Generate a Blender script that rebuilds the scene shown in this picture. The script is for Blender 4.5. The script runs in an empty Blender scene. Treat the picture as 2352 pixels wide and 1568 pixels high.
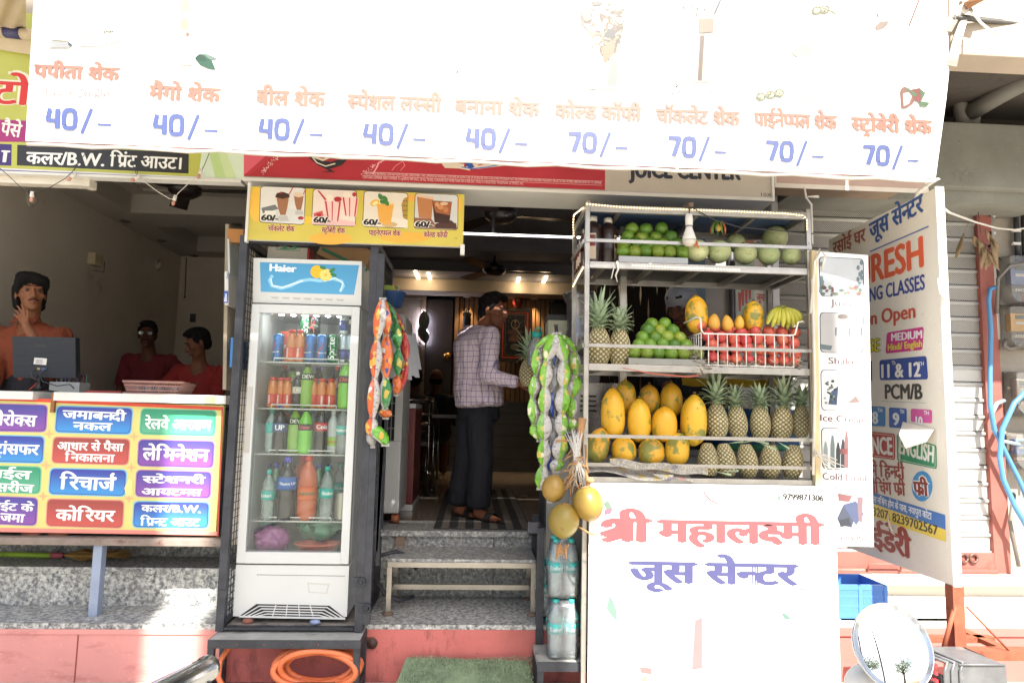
import bpy,bmesh,math,random
from mathutils import Vector,Matrix,noise
from math import sin,cos,pi,radians as R
sc=bpy.context.scene
col=sc.collection
# ---------------------------------------------------------------- camera
EYE=Vector((0,0,1.6))
cam=bpy.data.objects.new('camera',bpy.data.cameras.new('camera'))
col.objects.link(cam);sc.camera=cam
cam.data.lens=24;cam.data.sensor_width=36;cam.data.sensor_fit='HORIZONTAL'
cam.data.clip_start=.05;cam.data.clip_end=500
CM=Matrix.Rotation(R(-3.1),4,'Z')@Matrix.Rotation(R(96.0),4,'X')@Matrix.Rotation(R(1.2),4,'Z')
CM.translation=EYE
cam.matrix_world=CM
# ---------------------------------------------------------------- world, sun, exposure
SUN_EL,SUN_AZ=R(50),R(8)
w=bpy.data.worlds.new('World');sc.world=w;w.use_nodes=True
wn=w.node_tree.nodes;wl=w.node_tree.links
sky=wn.new('ShaderNodeTexSky');sky.sky_type='NISHITA';sky.sun_disc=False
sky.sun_elevation=SUN_EL;sky.sun_rotation=pi-SUN_AZ
sky.air_density=1.0;sky.dust_density=3.0
wl.new(sky.outputs[0],wn['Background'].inputs[0]);wn['Background'].inputs[1].default_value=.09
sl=bpy.data.lights.new('sun','SUN');sun=bpy.data.objects.new('sun',sl);col.objects.link(sun)
sl.energy=5.0;sl.angle=R(.5);sl.color=(1,.95,.87)
SD=Vector((sin(SUN_AZ)*cos(SUN_EL),-cos(SUN_AZ)*cos(SUN_EL),sin(SUN_EL)))
sun.rotation_euler=SD.to_track_quat('Z','Y').to_euler();sun.location=(0,-4,14)
sc.view_settings.view_transform='Standard';sc.view_settings.look='None'
sc.view_settings.exposure=1.76;sc.view_settings.gamma=1
sc.cycles.use_denoising=True
sc.cycles.max_bounces=10;sc.cycles.transparent_max_bounces=24;sc.cycles.caustics_reflective=False;sc.cycles.caustics_refractive=False
sc.cycles.sample_clamp_indirect=6
# ---------------------------------------------------------------- measuring: a point of the photo (2352 x 1568 units) put at a known depth or height
FP=1568.0
def ray(u,v):
 return CM.to_3x3()@Vector(((u-1176)/FP,(784-v)/FP,-1))
def P(u,v,Y):
 d=ray(u,v);return EYE+d*(Y/d.y)
def PZ(u,v,Z):
 d=ray(u,v);return EYE+d*((Z-EYE.z)/d.z)
def PX(u,v,X):
 d=ray(u,v);return EYE+d*(X/d.x)
def proj(p):
 q=CM.inverted()@Vector(p);return(1176-q.x/q.z*FP,784+q.y/q.z*FP)
def PP(u,v,o,n):
 d=ray(u,v);n=Vector(n);return EYE+d*((Vector(o)-EYE).dot(n)/d.dot(n))
# ---------------------------------------------------------------- lettering: glyph outlines as flat meshes, with conjuncts put together by hand
_gc={}
def glyph(s,bold=0.0,res=3):
 """triangles of a run of characters: (verts, faces, advance)"""
 k=(s,bold)
 if k in _gc:return _gc[k]
 def run(t,b):
  cu=bpy.data.curves.new('t','FONT');cu.body=t;cu.resolution_u=res;cu.offset=b
  o=bpy.data.objects.new('t',cu);col.objects.link(o)
  ev=o.evaluated_get(bpy.context.evaluated_depsgraph_get());m=ev.to_mesh()
  vs=[(v.co.x,v.co.y)for v in m.vertices];fs=[tuple(p.vertices)for p in m.polygons]
  ev.to_mesh_clear();bpy.data.objects.remove(o);bpy.data.curves.remove(cu)
  return vs,fs
 bar='|' if all(ord(c)<0x900 for c in s)else '\u0964'
 a=min((v[0]for v in run(s+bar,0)[0]if v[1]>-9),default=0)if not s.strip()else 0
 vs,fs=run(s,bold)
 full=run(s+bar,0)[0];b0=run(bar,0)[0]
 adv=max(v[0]for v in full)-max(v[0]for v in b0)
 _gc[k]=(vs,fs,adv);return _gc[k]
def clip_x(vs,fs,x1):
 """keep what is left of x1"""
 ov,of=[],[]
 for f in fs:
  out=[]
  n=len(f)
  for i in range(n):
   a,b=vs[f[i]],vs[f[(i+1)%n]]
   if a[0]<=x1:out.append(a)
   if(a[0]-x1)*(b[0]-x1)<0:
    t=(x1-a[0])/(b[0]-a[0]);out.append((x1,a[1]+t*(b[1]-a[1])))
  if len(out)>2:
   k=len(ov);ov+=out;of.append(tuple(range(k,k+len(out))))
 return ov,of
def stroke2(pts,w,ends=True):
 """flat ribbon along a polyline"""
 pts=[Vector(p)for p in pts];L,Rr=[],[]
 for i,p in enumerate(pts):
  a=pts[max(i-1,0)];b=pts[min(i+1,len(pts)-1)]
  d=(b-a);d.normalize();n=Vector((-d.y,d.x))*w/2
  L.append(tuple(p+n));Rr.append(tuple(p-n))
 vs=L+Rr;n=len(pts)
 return vs,[(i,i+1,n+i+1,n+i)for i in range(n-1)]
def arc(cx,cy,rx,ry,a0,a1,n=10):
 return[(cx+rx*cos(R(a0+(a1-a0)*i/n)),cy+ry*sin(R(a0+(a1-a0)*i/n)))for i in range(n+1)]
HD=.622
def lay(s,bold=0.0):
 """lay out a string. marks: _ half form, ^ slanting ra below, v ra-caret below, ~ reph above, {shr} {ksh} ligatures"""
 V,F=[],[];x=0.0;sw=.10+2*bold;cnt=[0]
 def put(vs,fs,dx):
  cnt[0]+=1;k=len(V);V.extend((a+dx,b,cnt[0]%3)for a,b in vs);F.extend(tuple(i+k for i in f)for f in fs)
 i=0;lastx=0
 while i<len(s):
  c=s[i]
  if c=='{':
   j=s.index('}',i);t=s[i+1:j];i=j+1
   if t=='shr':
    lastx=x
    put(*stroke2(arc(.2,.42,.13,.13,200,-60,10)+[(.02,.17),],sw),x)
    put(*stroke2([(.02,.17),(.45,.2)],sw*1.0),x);put(*stroke2([(.06,.0),(.45,.2)],sw),x)
    put(*stroke2([(.45,0),(.45,HD)],sw),x)
    put(*stroke2([(.3,HD-.035),(.58,HD-.035)],.075),x);x+=.56
   elif t=='ksh':
    put(*stroke2(arc(.17,.44,.1,.1,120,-60,8)+arc(.2,.24,.13,.11,90,330,8),sw),x)
    put(*stroke2([(.2,.33),(.36,.33),(.47,.3)],sw*.8),x);put(*stroke2([(.28,.16),(.42,.0)],sw),x)
    put(*stroke2([(.47,0),(.47,HD)],sw),x);put(*stroke2([(0,HD-.035),(.6,HD-.035)],.075),x);x+=.58
   elif t=='ksm':
    put(*stroke2(arc(.17,.44,.1,.1,120,-60,8)+arc(.2,.24,.13,.11,90,330,8),sw),x)
    put(*stroke2([(.2,.33),(.42,.33)],sw*.8),x);put(*stroke2([(.28,.16),(.40,.0)],sw),x)
    put(*stroke2([(0,HD-.035),(.44,HD-.035)],.075),x);x+=.42
   continue
  if c=='^':
   put(*stroke2([(x-.17,.20),(x-.42,.02)],sw),0);i+=1;continue
  if c=='v' and i and ord(s[i-1])>=0x900:
   put(*stroke2([(lastx+.12,-.22),(lastx+.25,-.08),(lastx+.38,-.22)],sw*.8),0);i+=1;continue
  if c=='~':
   put(*stroke2(arc(x-.05,HD+.13,.13,.12,-60,-250,8),sw*.85),0);i+=1;continue
  half=i+1<len(s)and s[i+1]=='_'
  j=i+1
  vs,fs,adv=glyph(c,bold)
  if half:
   cut=adv-.135-bold*1.2 if c not in 'क' else adv-.16
   vs,fs=clip_x(vs,fs,cut);adv=cut-.01;j+=1
  if ord(c)<0x900 or c not in '\u0947\u0948\u0902\u0949\u0940\u0941\u0942\u0901\u093e\u094b':lastx=x
  put(vs,fs,x);x+=adv+(bold*1.2 if ord(c)<0x900 else 0)
  i=j
 return V,F
# ---------------------------------------------------------------- materials
def H(h):
 """sRGB hex to linear"""
 h=h.lstrip('#');c=[int(h[i:i+2],16)/255 for i in(0,2,4)]
 return tuple(x/12.92 if x<=.04045 else((x+.055)/1.055)**2.4 for x in c)
_mc={}
class NT:
 def __init__(s,name):
  s.m=bpy.data.materials.new(name);s.m.use_nodes=True;s.t=s.m.node_tree
  s.b=s.t.nodes['Principled BSDF'];s.out=s.t.nodes['Material Output']
 def n(s,typ,ins=None,**kw):
  x=s.t.nodes.new('ShaderNode'+typ)
  for k,v in kw.items():setattr(x,k,v)
  for k,v in(ins or{}).items():s.set(x.inputs[k],v)
  return x
 def set(s,sock,v):
  if hasattr(v,'is_output')or isinstance(v,bpy.types.NodeSocket):s.t.links.new(v,sock)
  elif isinstance(v,bpy.types.Node):s.t.links.new(v.outputs[0],sock)
  else:
   if sock.type=='RGBA' and len(v)==3:v=(*v,1)
   sock.default_value=v
 def co(s,scale=1.0,stretch=(1,1,1)):
  tc=s.n('TexCoord');oi=s.n('ObjectInfo')
  mul=s.n('VectorMath',{0:oi.outputs['Random'],1:(37.0,17.0,53.0)},operation='MULTIPLY')
  ad=s.n('VectorMath',{0:tc.outputs['Object'],1:mul},operation='ADD')
  return s.n('VectorMath',{0:ad,1:tuple(scale*q for q in stretch)},operation='MULTIPLY')
 def noise(s,scale,detail=4,rough=.55,stretch=(1,1,1)):
  return s.n('TexNoise',{'Vector':s.co(1,stretch),'Scale':scale,'Detail':detail,'Roughness':rough}).outputs['Fac']
 def ramp(s,fac,stops,interp='LINEAR'):
  r=s.n('ValToRGB',{0:fac});cr=r.color_ramp;cr.interpolation=interp
  while len(cr.elements)<len(stops):cr.elements.new(.5)
  for e,(p,c)in zip(cr.elements,stops):
   e.position=p;e.color=(*c,1)if len(c)==3 else c
  return r.outputs[0]
 def mix(s,fac,a,b,blend='MIX'):
  x=s.n('Mix',data_type='RGBA',blend_type=blend)
  s.set(x.inputs[0],fac);s.set(x.inputs[6],a);s.set(x.inputs[7],b);return x.outputs[2]
 def bump(s,h,strength=.3,dist=.01):
  s.set(s.b.inputs['Normal'],s.n('Bump',{'Height':h,'Strength':strength,'Distance':dist}).outputs[0])
def mul(c,k):return tuple(min(1,x*k)for x in c)
def mat(name,c='#888888',rough=.6,metal=0,var=.12,scale=6,bump=0,bscale=None,coat=0,grime=None,gs=3,ga=.5,hue=0,spec=.5,gst=(1,1,1)):
 """painted / plastic / metal surface: colour broken up by noise, optional grime patches"""
 if name in _mc:return _mc[name]
 c=H(c)if isinstance(c,str)else c
 t=NT(name);col_=t.ramp(t.noise(scale,5),[(.3,mul(c,1-var)),(.7,mul(c,1+var))])
 if grime is not None:
  g=H(grime)if isinstance(grime,str)else grime
  f=t.ramp(t.noise(gs,8,.7,gst),[(ga,(0,0,0)),(min(1,ga+.16),(1,1,1))])
  col_=t.mix(f,col_,g);k=t.ramp(t.noise(48,3,.6),[(.66,(0,0,0)),(.70,(.55,)*3)]);col_=t.mix(k,col_,mul(c,1.35));k=t.ramp(t.noise(27,4,.7,(1,1,1.3)),[(.28,(.6,)*3),(.34,(0,0,0))]);col_=t.mix(k,col_,mul(g,.8))
 if hue:
  oi=t.n('ObjectInfo');v=t.n('MapRange',{0:oi.outputs['Random'],3:1-hue,4:1+hue})
  h2=t.n('MapRange',{0:oi.outputs['Random'],3:.5-hue*.1,4:.5+hue*.1})
  col_=t.n('HueSaturation',{'Hue':h2,'Value':v,'Color':col_}).outputs[0]
 t.set(t.b.inputs['Base Color'],col_)
 r=t.n('MapRange',{0:t.noise(scale*2.3,3),3:max(.02,rough-.1),4:min(1,rough+.1)})
 t.set(t.b.inputs['Roughness'],r.outputs[0]);t.b.inputs['Metallic'].default_value=metal
 t.b.inputs['Coat Weight'].default_value=coat;t.b.inputs['Specular IOR Level'].default_value=spec
 if bump:t.bump(t.noise(bscale or scale*4,5),bump,.004)
 _mc[name]=t.m;return t.m
def ink(c,rough=.45,var=.05):
 """print ink on a sign"""
 k='ink_'+(c if isinstance(c,str)else '_'.join('%.3f'%x for x in c))+'_%.2f'%rough
 return mat(k,c,rough,var=var,scale=9)
def emit(name,c,k):
 if name in _mc:return _mc[name]
 t=NT(name);t.b.inputs['Base Color'].default_value=(*c,1);t.b.inputs['Emission Color'].default_value=(*c,1)
 t.b.inputs['Emission Strength'].default_value=k;_mc[name]=t.m;return t.m
def clear(name,c=(1,1,1),alpha=.2,rough=.05,refl=1.0,bump=0):
 """thin clear plastic or glass: see-through with a sheen"""
 if name in _mc:return _mc[name]
 t=NT(name);t.t.nodes.remove(t.b)
 tr=t.n('BsdfTransparent',{0:c});df=t.n('BsdfPrincipled',{'Base Color':c,'Roughness':rough})
 gl=t.n('BsdfGlossy',{'Roughness':rough});fr=t.n('Fresnel',{'IOR':1.45})
 m1=t.n('MixShader',{0:alpha,1:tr.outputs[0],2:df.outputs[0]})
 f2=t.n('Math',{0:fr.outputs[0],1:refl},operation='MULTIPLY')
 m2=t.n('MixShader',{0:f2.outputs[0],1:m1.outputs[0],2:gl.outputs[0]})
 if bump:
  bm=t.n('Bump',{'Height':t.noise(25,4),'Strength':bump,'Distance':.01});t.set(gl.inputs['Normal'],bm.outputs[0]);t.set(df.inputs['Normal'],bm.outputs[0])
 t.set(t.out.inputs[0],m2.outputs[0]);_mc[name]=t.m;return t.m
def vcol(name,rough=.5,bump=0,coat=0,bscale=60):
 """surface whose own colour pattern is stored per vertex"""
 if name in _mc:return _mc[name]
 t=NT(name);a=t.n('VertexColor',layer_name='Col')
 v=t.ramp(t.noise(14,4),[(.3,(.82,)*3),(.7,(1.15,)*3)])
 t.set(t.b.inputs['Base Color'],t.mix(1.0,a.outputs[0],v,'MULTIPLY'));t.b.inputs['Roughness'].default_value=rough
 t.b.inputs['Coat Weight'].default_value=coat
 if bump:t.bump(t.noise(bscale,4),bump,.003)
 _mc[name]=t.m;return t.m
# ---------------------------------------------------------------- mesh building (world coordinates, made local to the parent on build)
def wm(o):
 m=Matrix.LocRotScale(o.location,o.rotation_euler,o.scale)
 return wm(o.parent)@m if o.parent else m
class MB:
 def __init__(s):s.V,s.F,s.I,s.S,s.M,s.C=[],[],[],[],[],None;s.cur=0
 def mat(s,m):
  if m not in s.M:s.M.append(m)
  s.cur=s.M.index(m);return s
 def add(s,vs,fs,smooth=False,cols=None):
  k=len(s.V);s.V+=[Vector(v)for v in vs]
  for f in fs:s.F.append(tuple(i+k for i in f));s.I.append(s.cur);s.S.append(smooth)
  if cols is not None:
   if s.C is None:s.C={}
   for i,c in enumerate(cols):s.C[k+i]=c
  return s
 def box(s,c,size,rot=None,bevel=0):
  c=Vector(c);h=Vector(size)/2;b=min(bevel,min(h)*.49)
  if b<=0:
   vs=[Vector((x*h.x,y*h.y,z*h.z))for x in(-1,1)for y in(-1,1)for z in(-1,1)]
   fs=[(0,1,3,2),(4,6,7,5),(0,4,5,1),(2,3,7,6),(0,2,6,4),(1,5,7,3)]
  else:
   bm=bmesh.new();bmesh.ops.create_cube(bm,size=1)
   for v in bm.verts:v.co=Vector((v.co.x*size[0],v.co.y*size[1],v.co.z*size[2]))
   bmesh.ops.bevel(bm,geom=bm.edges[:],offset=b,segments=2,affect='EDGES',profile=.6)
   bm.verts.index_update();vs=[v.co.copy()for v in bm.verts];fs=[tuple(v.index for v in f.verts)for f in bm.faces];bm.free()
  if rot is not None:vs=[rot@v for v in vs]
  return s.add([v+c for v in vs],fs)
 def box2(s,a,b,bevel=0):
  a,b=Vector(a),Vector(b);return s.box((a+b)/2,[abs(q)for q in(b-a)],None,bevel)
 def bar(s,a,b,w,h=None,up=(0,0,1),bevel=0):
  """square bar from a to b"""
  a,b=Vector(a),Vector(b);d=b-a;L=d.length;d.normalize();up=Vector(up)
  if abs(d.dot(up))>.98:up=Vector((0,1,0))
  x=d.cross(up).normalized();z=x.cross(d)
  return s.box((a+b)/2,(w,L,h or w),Matrix((x,d,z)).transposed(),bevel)
 def tube(s,pts,r,n=8,caps=True,flat=1.0):
  pts=[Vector(p)for p in pts];N=len(pts);rs=r if isinstance(r,(list,tuple))else[r]*N
  d0=(pts[1]-pts[0]).normalized();up=Vector((0,0,1))if abs(d0.z)<.9 else Vector((0,1,0))
  u=d0.cross(up).normalized();vs,fs=[],[]
  for i,p in enumerate(pts):
   d=(pts[min(i+1,N-1)]-pts[max(i-1,0)]).normalized();u=(u-d*u.dot(d)).normalized();w_=d.cross(u)
   for k in range(n):a=2*pi*k/n;vs.append(p+(u*cos(a)+w_*sin(a)*flat)*rs[i])
  for i in range(N-1):
   for k in range(n):fs.append((i*n+k,i*n+(k+1)%n,(i+1)*n+(k+1)%n,(i+1)*n+k))
  if caps:fs+=[tuple(range(n-1,-1,-1)),tuple((N-1)*n+k for k in range(n))]
  return s.add(vs,fs,True)
 def lathe(s,prof,c=(0,0,0),n=20,rot=None,sx=1,sy=1,smooth=True,cols=None):
  """profile [(r, z)] turned about Z"""
  c=Vector(c);vs,fs,cc=[],[],[]
  for j,(r,z)in enumerate(prof):
   for k in range(n):
    a=2*pi*k/n;v=Vector((r*cos(a)*sx,r*sin(a)*sy,z));vs.append((rot@v if rot is not None else v)+c)
    if cols:cc.append(cols(j/(len(prof)-1),k/n))
  for j in range(len(prof)-1):
   for k in range(n):fs.append((j*n+k,j*n+(k+1)%n,(j+1)*n+(k+1)%n,(j+1)*n+k))
  if prof[0][0]>1e-5:fs.append(tuple(range(n-1,-1,-1)))
  if prof[-1][0]>1e-5:fs.append(tuple((len(prof)-1)*n+k for k in range(n)))
  return s.add(vs,fs,smooth,cc or None)
 def ball(s,c,r,n=16,m=10,rot=None,fn=None,cols=None):
  r=(r,r,r)if not hasattr(r,'__len__')else r;c=Vector(c);vs,fs,cc=[],[],[]
  for j in range(m+1):
   t=pi*j/m
   for k in range(n):
    a=2*pi*k/n;v=Vector((sin(t)*cos(a),sin(t)*sin(a),-cos(t)))
    if fn:v=fn(v)
    v=Vector((v.x*r[0],v.y*r[1],v.z*r[2]));vs.append((rot@v if rot is not None else v)+c)
    if cols:cc.append(cols(v))
  for j in range(m):
   for k in range(n):fs.append((j*n+k,j*n+(k+1)%n,(j+1)*n+(k+1)%n,(j+1)*n+k))
  return s.add(vs,fs,True,cc or None)
 def poly(s,pts):return s.add(pts,[tuple(range(len(pts)))])
 def prism(s,pts,vec):
  n=len(pts);vec=Vector(vec);a=[Vector(p)for p in pts]
  return s.add(a+[p+vec for p in a],[tuple(range(n-1,-1,-1)),tuple(range(n,2*n))]+[(i,(i+1)%n,n+(i+1)%n,n+i)for i in range(n)])
 def grid(s,fn,nu,nv,smooth=True,cols=None,flip=False):
  vs=[fn(i/nu,j/nv)for j in range(nv+1)for i in range(nu+1)]
  fs=[]
  for j in range(nv):
   for i in range(nu):
    a=j*(nu+1)+i;f=(a,a+1,a+nu+2,a+nu+1);fs.append(f[::-1]if flip else f)
  cc=[cols(i/nu,j/nv)for j in range(nv+1)for i in range(nu+1)]if cols else None
  return s.add(vs,fs,smooth,cc)
 def build(s,name,parent=None,mat_=None,at=None):
  if mat_ is not None and not s.M:s.M=[mat_]
  me=bpy.data.meshes.new(name);inv=None
  if parent is not None:inv=wm(parent).inverted()
  off=Vector(at)if at is not None else Vector((0,0,0))
  vs=[(inv@v if inv is not None else v-off)for v in s.V]
  me.from_pydata(vs,[],s.F);me.polygons.foreach_set('material_index',s.I);me.polygons.foreach_set('use_smooth',s.S)
  for m in s.M:me.materials.append(m)
  if s.C is not None:
   ca=me.color_attributes.new('Col','FLOAT_COLOR','POINT')
   for i in range(len(vs)):ca.data[i].color=(*s.C.get(i,(.5,.5,.5)),1)
  me.update();o=bpy.data.objects.new(name,me);col.objects.link(o)
  if parent is not None:o.parent=parent
  else:o.location=off
  return o
def tag(o,label=None,cat=None,group=None,kind=None):
 for k,v in(('label',label),('category',cat),('group',group),('kind',kind)):
  if v:o[k]=v
 return o
def thing(name,label,cat,loc=(0,0,0),rz=0,group=None):
 o=bpy.data.objects.new(name,None);col.objects.link(o);o.empty_display_size=.1
 o.location=loc;o.rotation_euler=(0,0,rz);return tag(o,label,cat,group)
def one(mb,name,label,cat,group=None):
 """a thing that is one mesh, its origin at the middle of its base"""
 xs=[v.x for v in mb.V];ys=[v.y for v in mb.V];zs=[v.z for v in mb.V]
 o=mb.build(name,at=((min(xs)+max(xs))/2,(min(ys)+max(ys))/2,min(zs)));return tag(o,label,cat,group)
def struct(mb,name):return tag(mb.build(name),kind='structure')
def copy_tree(o,parent=None):
 c=o.copy();col.objects.link(c)
 if parent is not None:c.parent=parent
 for ch in[q for q in kids.get(o.name,())]:copy_tree(ch,c)
 return c
kids={}
def reg(o):
 """remember the children of a pattern thing so that it can be copied"""
 for q in bpy.data.objects:
  if q.parent==o:kids.setdefault(o.name,[]).append(q);reg(q)
 return o
def dup(o,loc,rz=0,label=None,rot=None,scale=None,group=None):
 c=copy_tree(o);c.location=loc;c.rotation_euler=rot if rot is not None else(0,0,rz)
 if scale is not None:c.scale=(scale,)*3 if not hasattr(scale,'__len__')else scale
 if label:c['label']=label
 if group:c['group']=group
 return c
ORD=['leftmost','second from left','third from left','fourth from left','fifth from left','sixth from left','seventh from left','eighth from left','ninth from left','tenth from left']
# ---------------------------------------------------------------- signs: prints laid on a flat plane, measured from the photo
class Sheet:
 """plane through o with right vector r and up vector w"""
 def __init__(s,o,r=(1,0,0),w_=(0,0,1)):
  s.o,s.r,s.w=Vector(o),Vector(r).normalized(),Vector(w_).normalized();s.n=s.r.cross(s.w);s.mb=MB();s.k=0;s.c=0
 def xy(s,u,v):
  p=PP(u,v,s.o,s.n)-s.o;return Vector((p.dot(s.r),p.dot(s.w)))
 def at(s,q,h=0):return s.o+s.r*q[0]+s.w*q[1]+s.n*h
 def px(s,u,v,h=0):return s.at(s.xy(u,v),h)
 def flat(s,pts,m,lvl=1):
  s.c+=1;s.mb.mat(m);s.mb.poly([s.at(p,lvl*.00024+s.c%16*.000012)for p in pts]);return s
 def poly(s,uv,m,lvl=1):return s.flat([s.xy(*q)for q in uv],m,lvl)
 def rr(s,uv,rad,m,lvl=1,n=5):
  """rounded quad from four photo corners (tl, tr, br, bl)"""
  c=[s.xy(*q)for q in uv];pts=[]
  for i in range(4):
   a,b,d=c[i-1],c[i],c[(i+1)%4];p=b+(a-b).normalized()*rad;q=b+(d-b).normalized()*rad
   for k in range(n+1):
    t=k/n;pts.append(p*(1-t)**2+b*2*t*(1-t)+q*t*t)
  return s.flat(pts[::-1],m,lvl)
 def ell(s,u,v,ru,rv,m,lvl=1,n=20,rot=0):
  return s.poly([(u+cos(a)*ru*cos(rot)-sin(a)*rv*sin(rot),v+cos(a)*ru*sin(rot)+sin(a)*rv*cos(rot))for a in[2*pi*i/n for i in range(n)][::-1]],m,lvl)
 def line(s,uv,w_,m,lvl=1):
  vs,fs=stroke2([s.xy(*q)for q in uv],w_);s.mb.mat(m);s.c+=1;s.mb.add([s.at(p,lvl*.00024+s.c%16*.000012)for p in vs],[f[::-1]for f in fs]);return s
 def text(s,t,a,b,hpx,m,bold=0,lvl=3,top=None,slant=0):
  """lettering with its base line from photo point a to b, capital (head line) height hpx photo pixels at a"""
  V,F=lay(t)
  if not V:return s
  p,q=s.xy(*a),s.xy(*b);ht=(s.xy(a[0],a[1]-hpx)-p).length
  deva=any(ord(c)>0x900 for c in t);ref=HD if deva else.69
  x0=min(v[0]for v in V);x1=max(v[0]for v in V);ex=(q-p);L=ex.length;ex.normalize();ey=Vector((-ex.y,ex.x))
  sx=L/(x1-x0);sy=ht/ref
  sh=[(0,0)]if not bold else[(-bold,0),(0,bold*.45),(bold,0),(0,-bold*.45)]
  s.mb.mat(m);s.k=0
  for i,(dx,dy)in enumerate(sh):
   pts=[]
   for j,v in enumerate(V):
    l=p+ex*((v[0]+dx+slant*v[1]-x0)*sx)+ey*((v[1]+dy)*sy);pts.append(s.at(l,lvl*.00024+i*.00005+v[2]*.000014))
   s.mb.add(pts,F)
  return s
 def build(s,name,parent):
  o=s.mb.build(name,parent);s.mb=MB();return o
# ---------------------------------------------------------------- people: every body is one skin grown over overlapping tapered limbs
def hull(b,es,n=12,m=8):
 """convex hull of spheres / ellipsoids [(centre, radius or (rx, ry, rz), matrix)]"""
 vs=[]
 for e in es:
  c,r=Vector(e[0]),e[1];r=r if hasattr(r,'__len__')else(r,r,r);rot=e[2]if len(e)>2 else None
  for j in range(m+1):
   t=pi*j/m
   for k in range(n if 0<j<m else 1):
    a=2*pi*k/n;v=Vector((sin(t)*cos(a)*r[0],sin(t)*sin(a)*r[1],cos(t)*r[2]));vs.append((rot@v if rot is not None else v)+c)
 bm=bmesh.new();bv=[bm.verts.new(v)for v in vs];bmesh.ops.convex_hull(bm,input=bv)
 bm.verts.index_update();used=[v for v in bm.verts if v.link_faces];ix={v:i for i,v in enumerate(used)}
 b.add([v.co.copy()for v in used],[tuple(ix[v]for v in f.verts)for f in bm.faces]);bm.free()
def skin(name,groups,parent,m,voxel=.008,it=4,fac=.5,disp=None):
 """one smooth mesh from hull groups given in the parent's own space"""
 b=MB()
 for g in groups:hull(b,g)
 me=bpy.data.meshes.new('tmp');me.from_pydata(b.V,[],b.F);o=bpy.data.objects.new('tmp',me);col.objects.link(o)
 md=o.modifiers.new('r','REMESH');md.mode='VOXEL';md.voxel_size=voxel;md.use_smooth_shade=True
 if it:sm=o.modifiers.new('s','SMOOTH');sm.iterations=it;sm.factor=fac
 ev=o.evaluated_get(bpy.context.evaluated_depsgraph_get());out=bpy.data.meshes.new_from_object(ev);out.name=name
 bpy.data.objects.remove(o);bpy.data.meshes.remove(me)
 out.materials.clear();out.materials.append(m)
 for p in out.polygons:p.use_smooth=True
 disp=disp or{'hair':(.0045,95,26,0),'shirt':(.011,9,5,1),'trousers':(.008,9,3,1)}.get(name)
 if disp:
  am,sx_,sz_,rid=disp;ns=[v.normal.copy()for v in out.vertices]
  for v,n_ in zip(out.vertices,ns):
   q=Vector((v.co.x*sx_,v.co.y*sx_,v.co.z*sz_));d=noise.noise(q)
   if rid:d=.35-abs(noise.noise(q+Vector((d,d*.7,3.3))))*1.4
   v.co+=n_*d*am
  out.update()
 r=bpy.data.objects.new(name,out);col.objects.link(r);r.parent=parent;return r
def lerp(a,b,t):return Vector(a).lerp(Vector(b),t)
def limb(a,b,ra,rb):return[(a,ra),(b,rb)]
def head_groups(c,rot,k=1.0,jaw=1.0):
 c=Vector(c)
 def e(x,y,z,r):return(c+rot@(Vector((x,y,z))*k),tuple(q*k for q in r)if hasattr(r,'__len__')else r*k,rot)
 g=[[e(0,.018,.035,(.073,.09,.083)),e(0,-.03,-.01,(.063,.055,.06))],[e(0,-.03,-.01,(.063,.058,.06)),e(0,-.045,-.085,(.040*jaw,.034,.026)),e(0,-.02,-.065,(.054*jaw,.04,.03))],[e(0,-.066,-.098,(.02,.016,.014)),e(0,-.05,-.085,(.035,.03,.02))],[e(-.034,-.076,.036,(.02,.012,.009)),e(.034,-.076,.036,(.02,.012,.009))],[e(0,-.084,.02,(.008,.010,.012)),e(0,-.106,-.022,(.010,.012,.010))],[e(-.012,-.094,-.026,(.009,.012,.008)),e(.012,-.094,-.026,(.009,.012,.008)),e(0,-.104,-.024,.009)],[e(-.018,-.084,-.052,(.008,.008,.005)),e(.018,-.084,-.052,(.008,.008,.005)),e(0,-.091,-.050,(.012,.008,.005))],[e(-.014,-.082,-.063,(.008,.008,.006)),e(.014,-.082,-.063,(.008,.008,.006)),e(0,-.089,-.064,(.012,.008,.006))],[e(-.045,-.055,-.015,(.022,.02,.02))],[e(.045,-.055,-.015,(.022,.02,.02))]]
 for sg in(-1,1):
  g.append([e(sg*.074,.008,.012,(.007,.02,.018)),e(sg*.078,.012,-.012,(.007,.014,.02))])
 return g
def face_parts(par,c,rot,k=1.0,brow='#14100e',lids=True,moustache=None,look=0):
 """eyes, brows, lips and moustache as parts of the body"""
 c=Vector(c);T=lambda x,y,z:c+rot@(Vector((x,y,z))*k)
 W_=wm(par)
 for sg in(-1,1):
  b=MB();b.mat(mat('eye_white','#4e4640',.7,spec=.1));b.ball(W_@T(sg*.032,-.0735,.017),.0108*k,12,8)
  b.mat(mat('iris','#120b08',.4));b.ball(W_@T(sg*.032+look*.004,-.0795,.0165),.0062*k,10,6);b.build('eye',par)
  b=MB();b.mat(mat('brow'+brow,brow,.9));b.tube([W_@T(sg*(.014+.011*i),-.0885+.004*i*i*.35,.036+(.004,.007,.006,.001)[i])for i in range(4)],[.003*k,.0042*k,.0036*k,.0015*k],6);b.build('eyebrow',par)
 b=MB();b.mat(mat('lips','#6a3a30',.4));b.tube([W_@T(x,-.0935+abs(x)*.28,-.0565+abs(x)*.03)for x in(-.024,-.012,0,.012,.024)],[.002*k,.0052*k,.006*k,.0052*k,.002*k],8);b.build('lips',par)
 if moustache:
  b=MB();b.mat(mat('brow'+moustache,moustache,.9));b.tube([W_@T(x,-.0975+abs(x)*.3,-.0435-abs(x)*.22)for x in(-.03,-.015,0,.015,.03)],[.002*k,.005*k,.0045*k,.005*k,.002*k],6);b.build('moustache',par)
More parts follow.
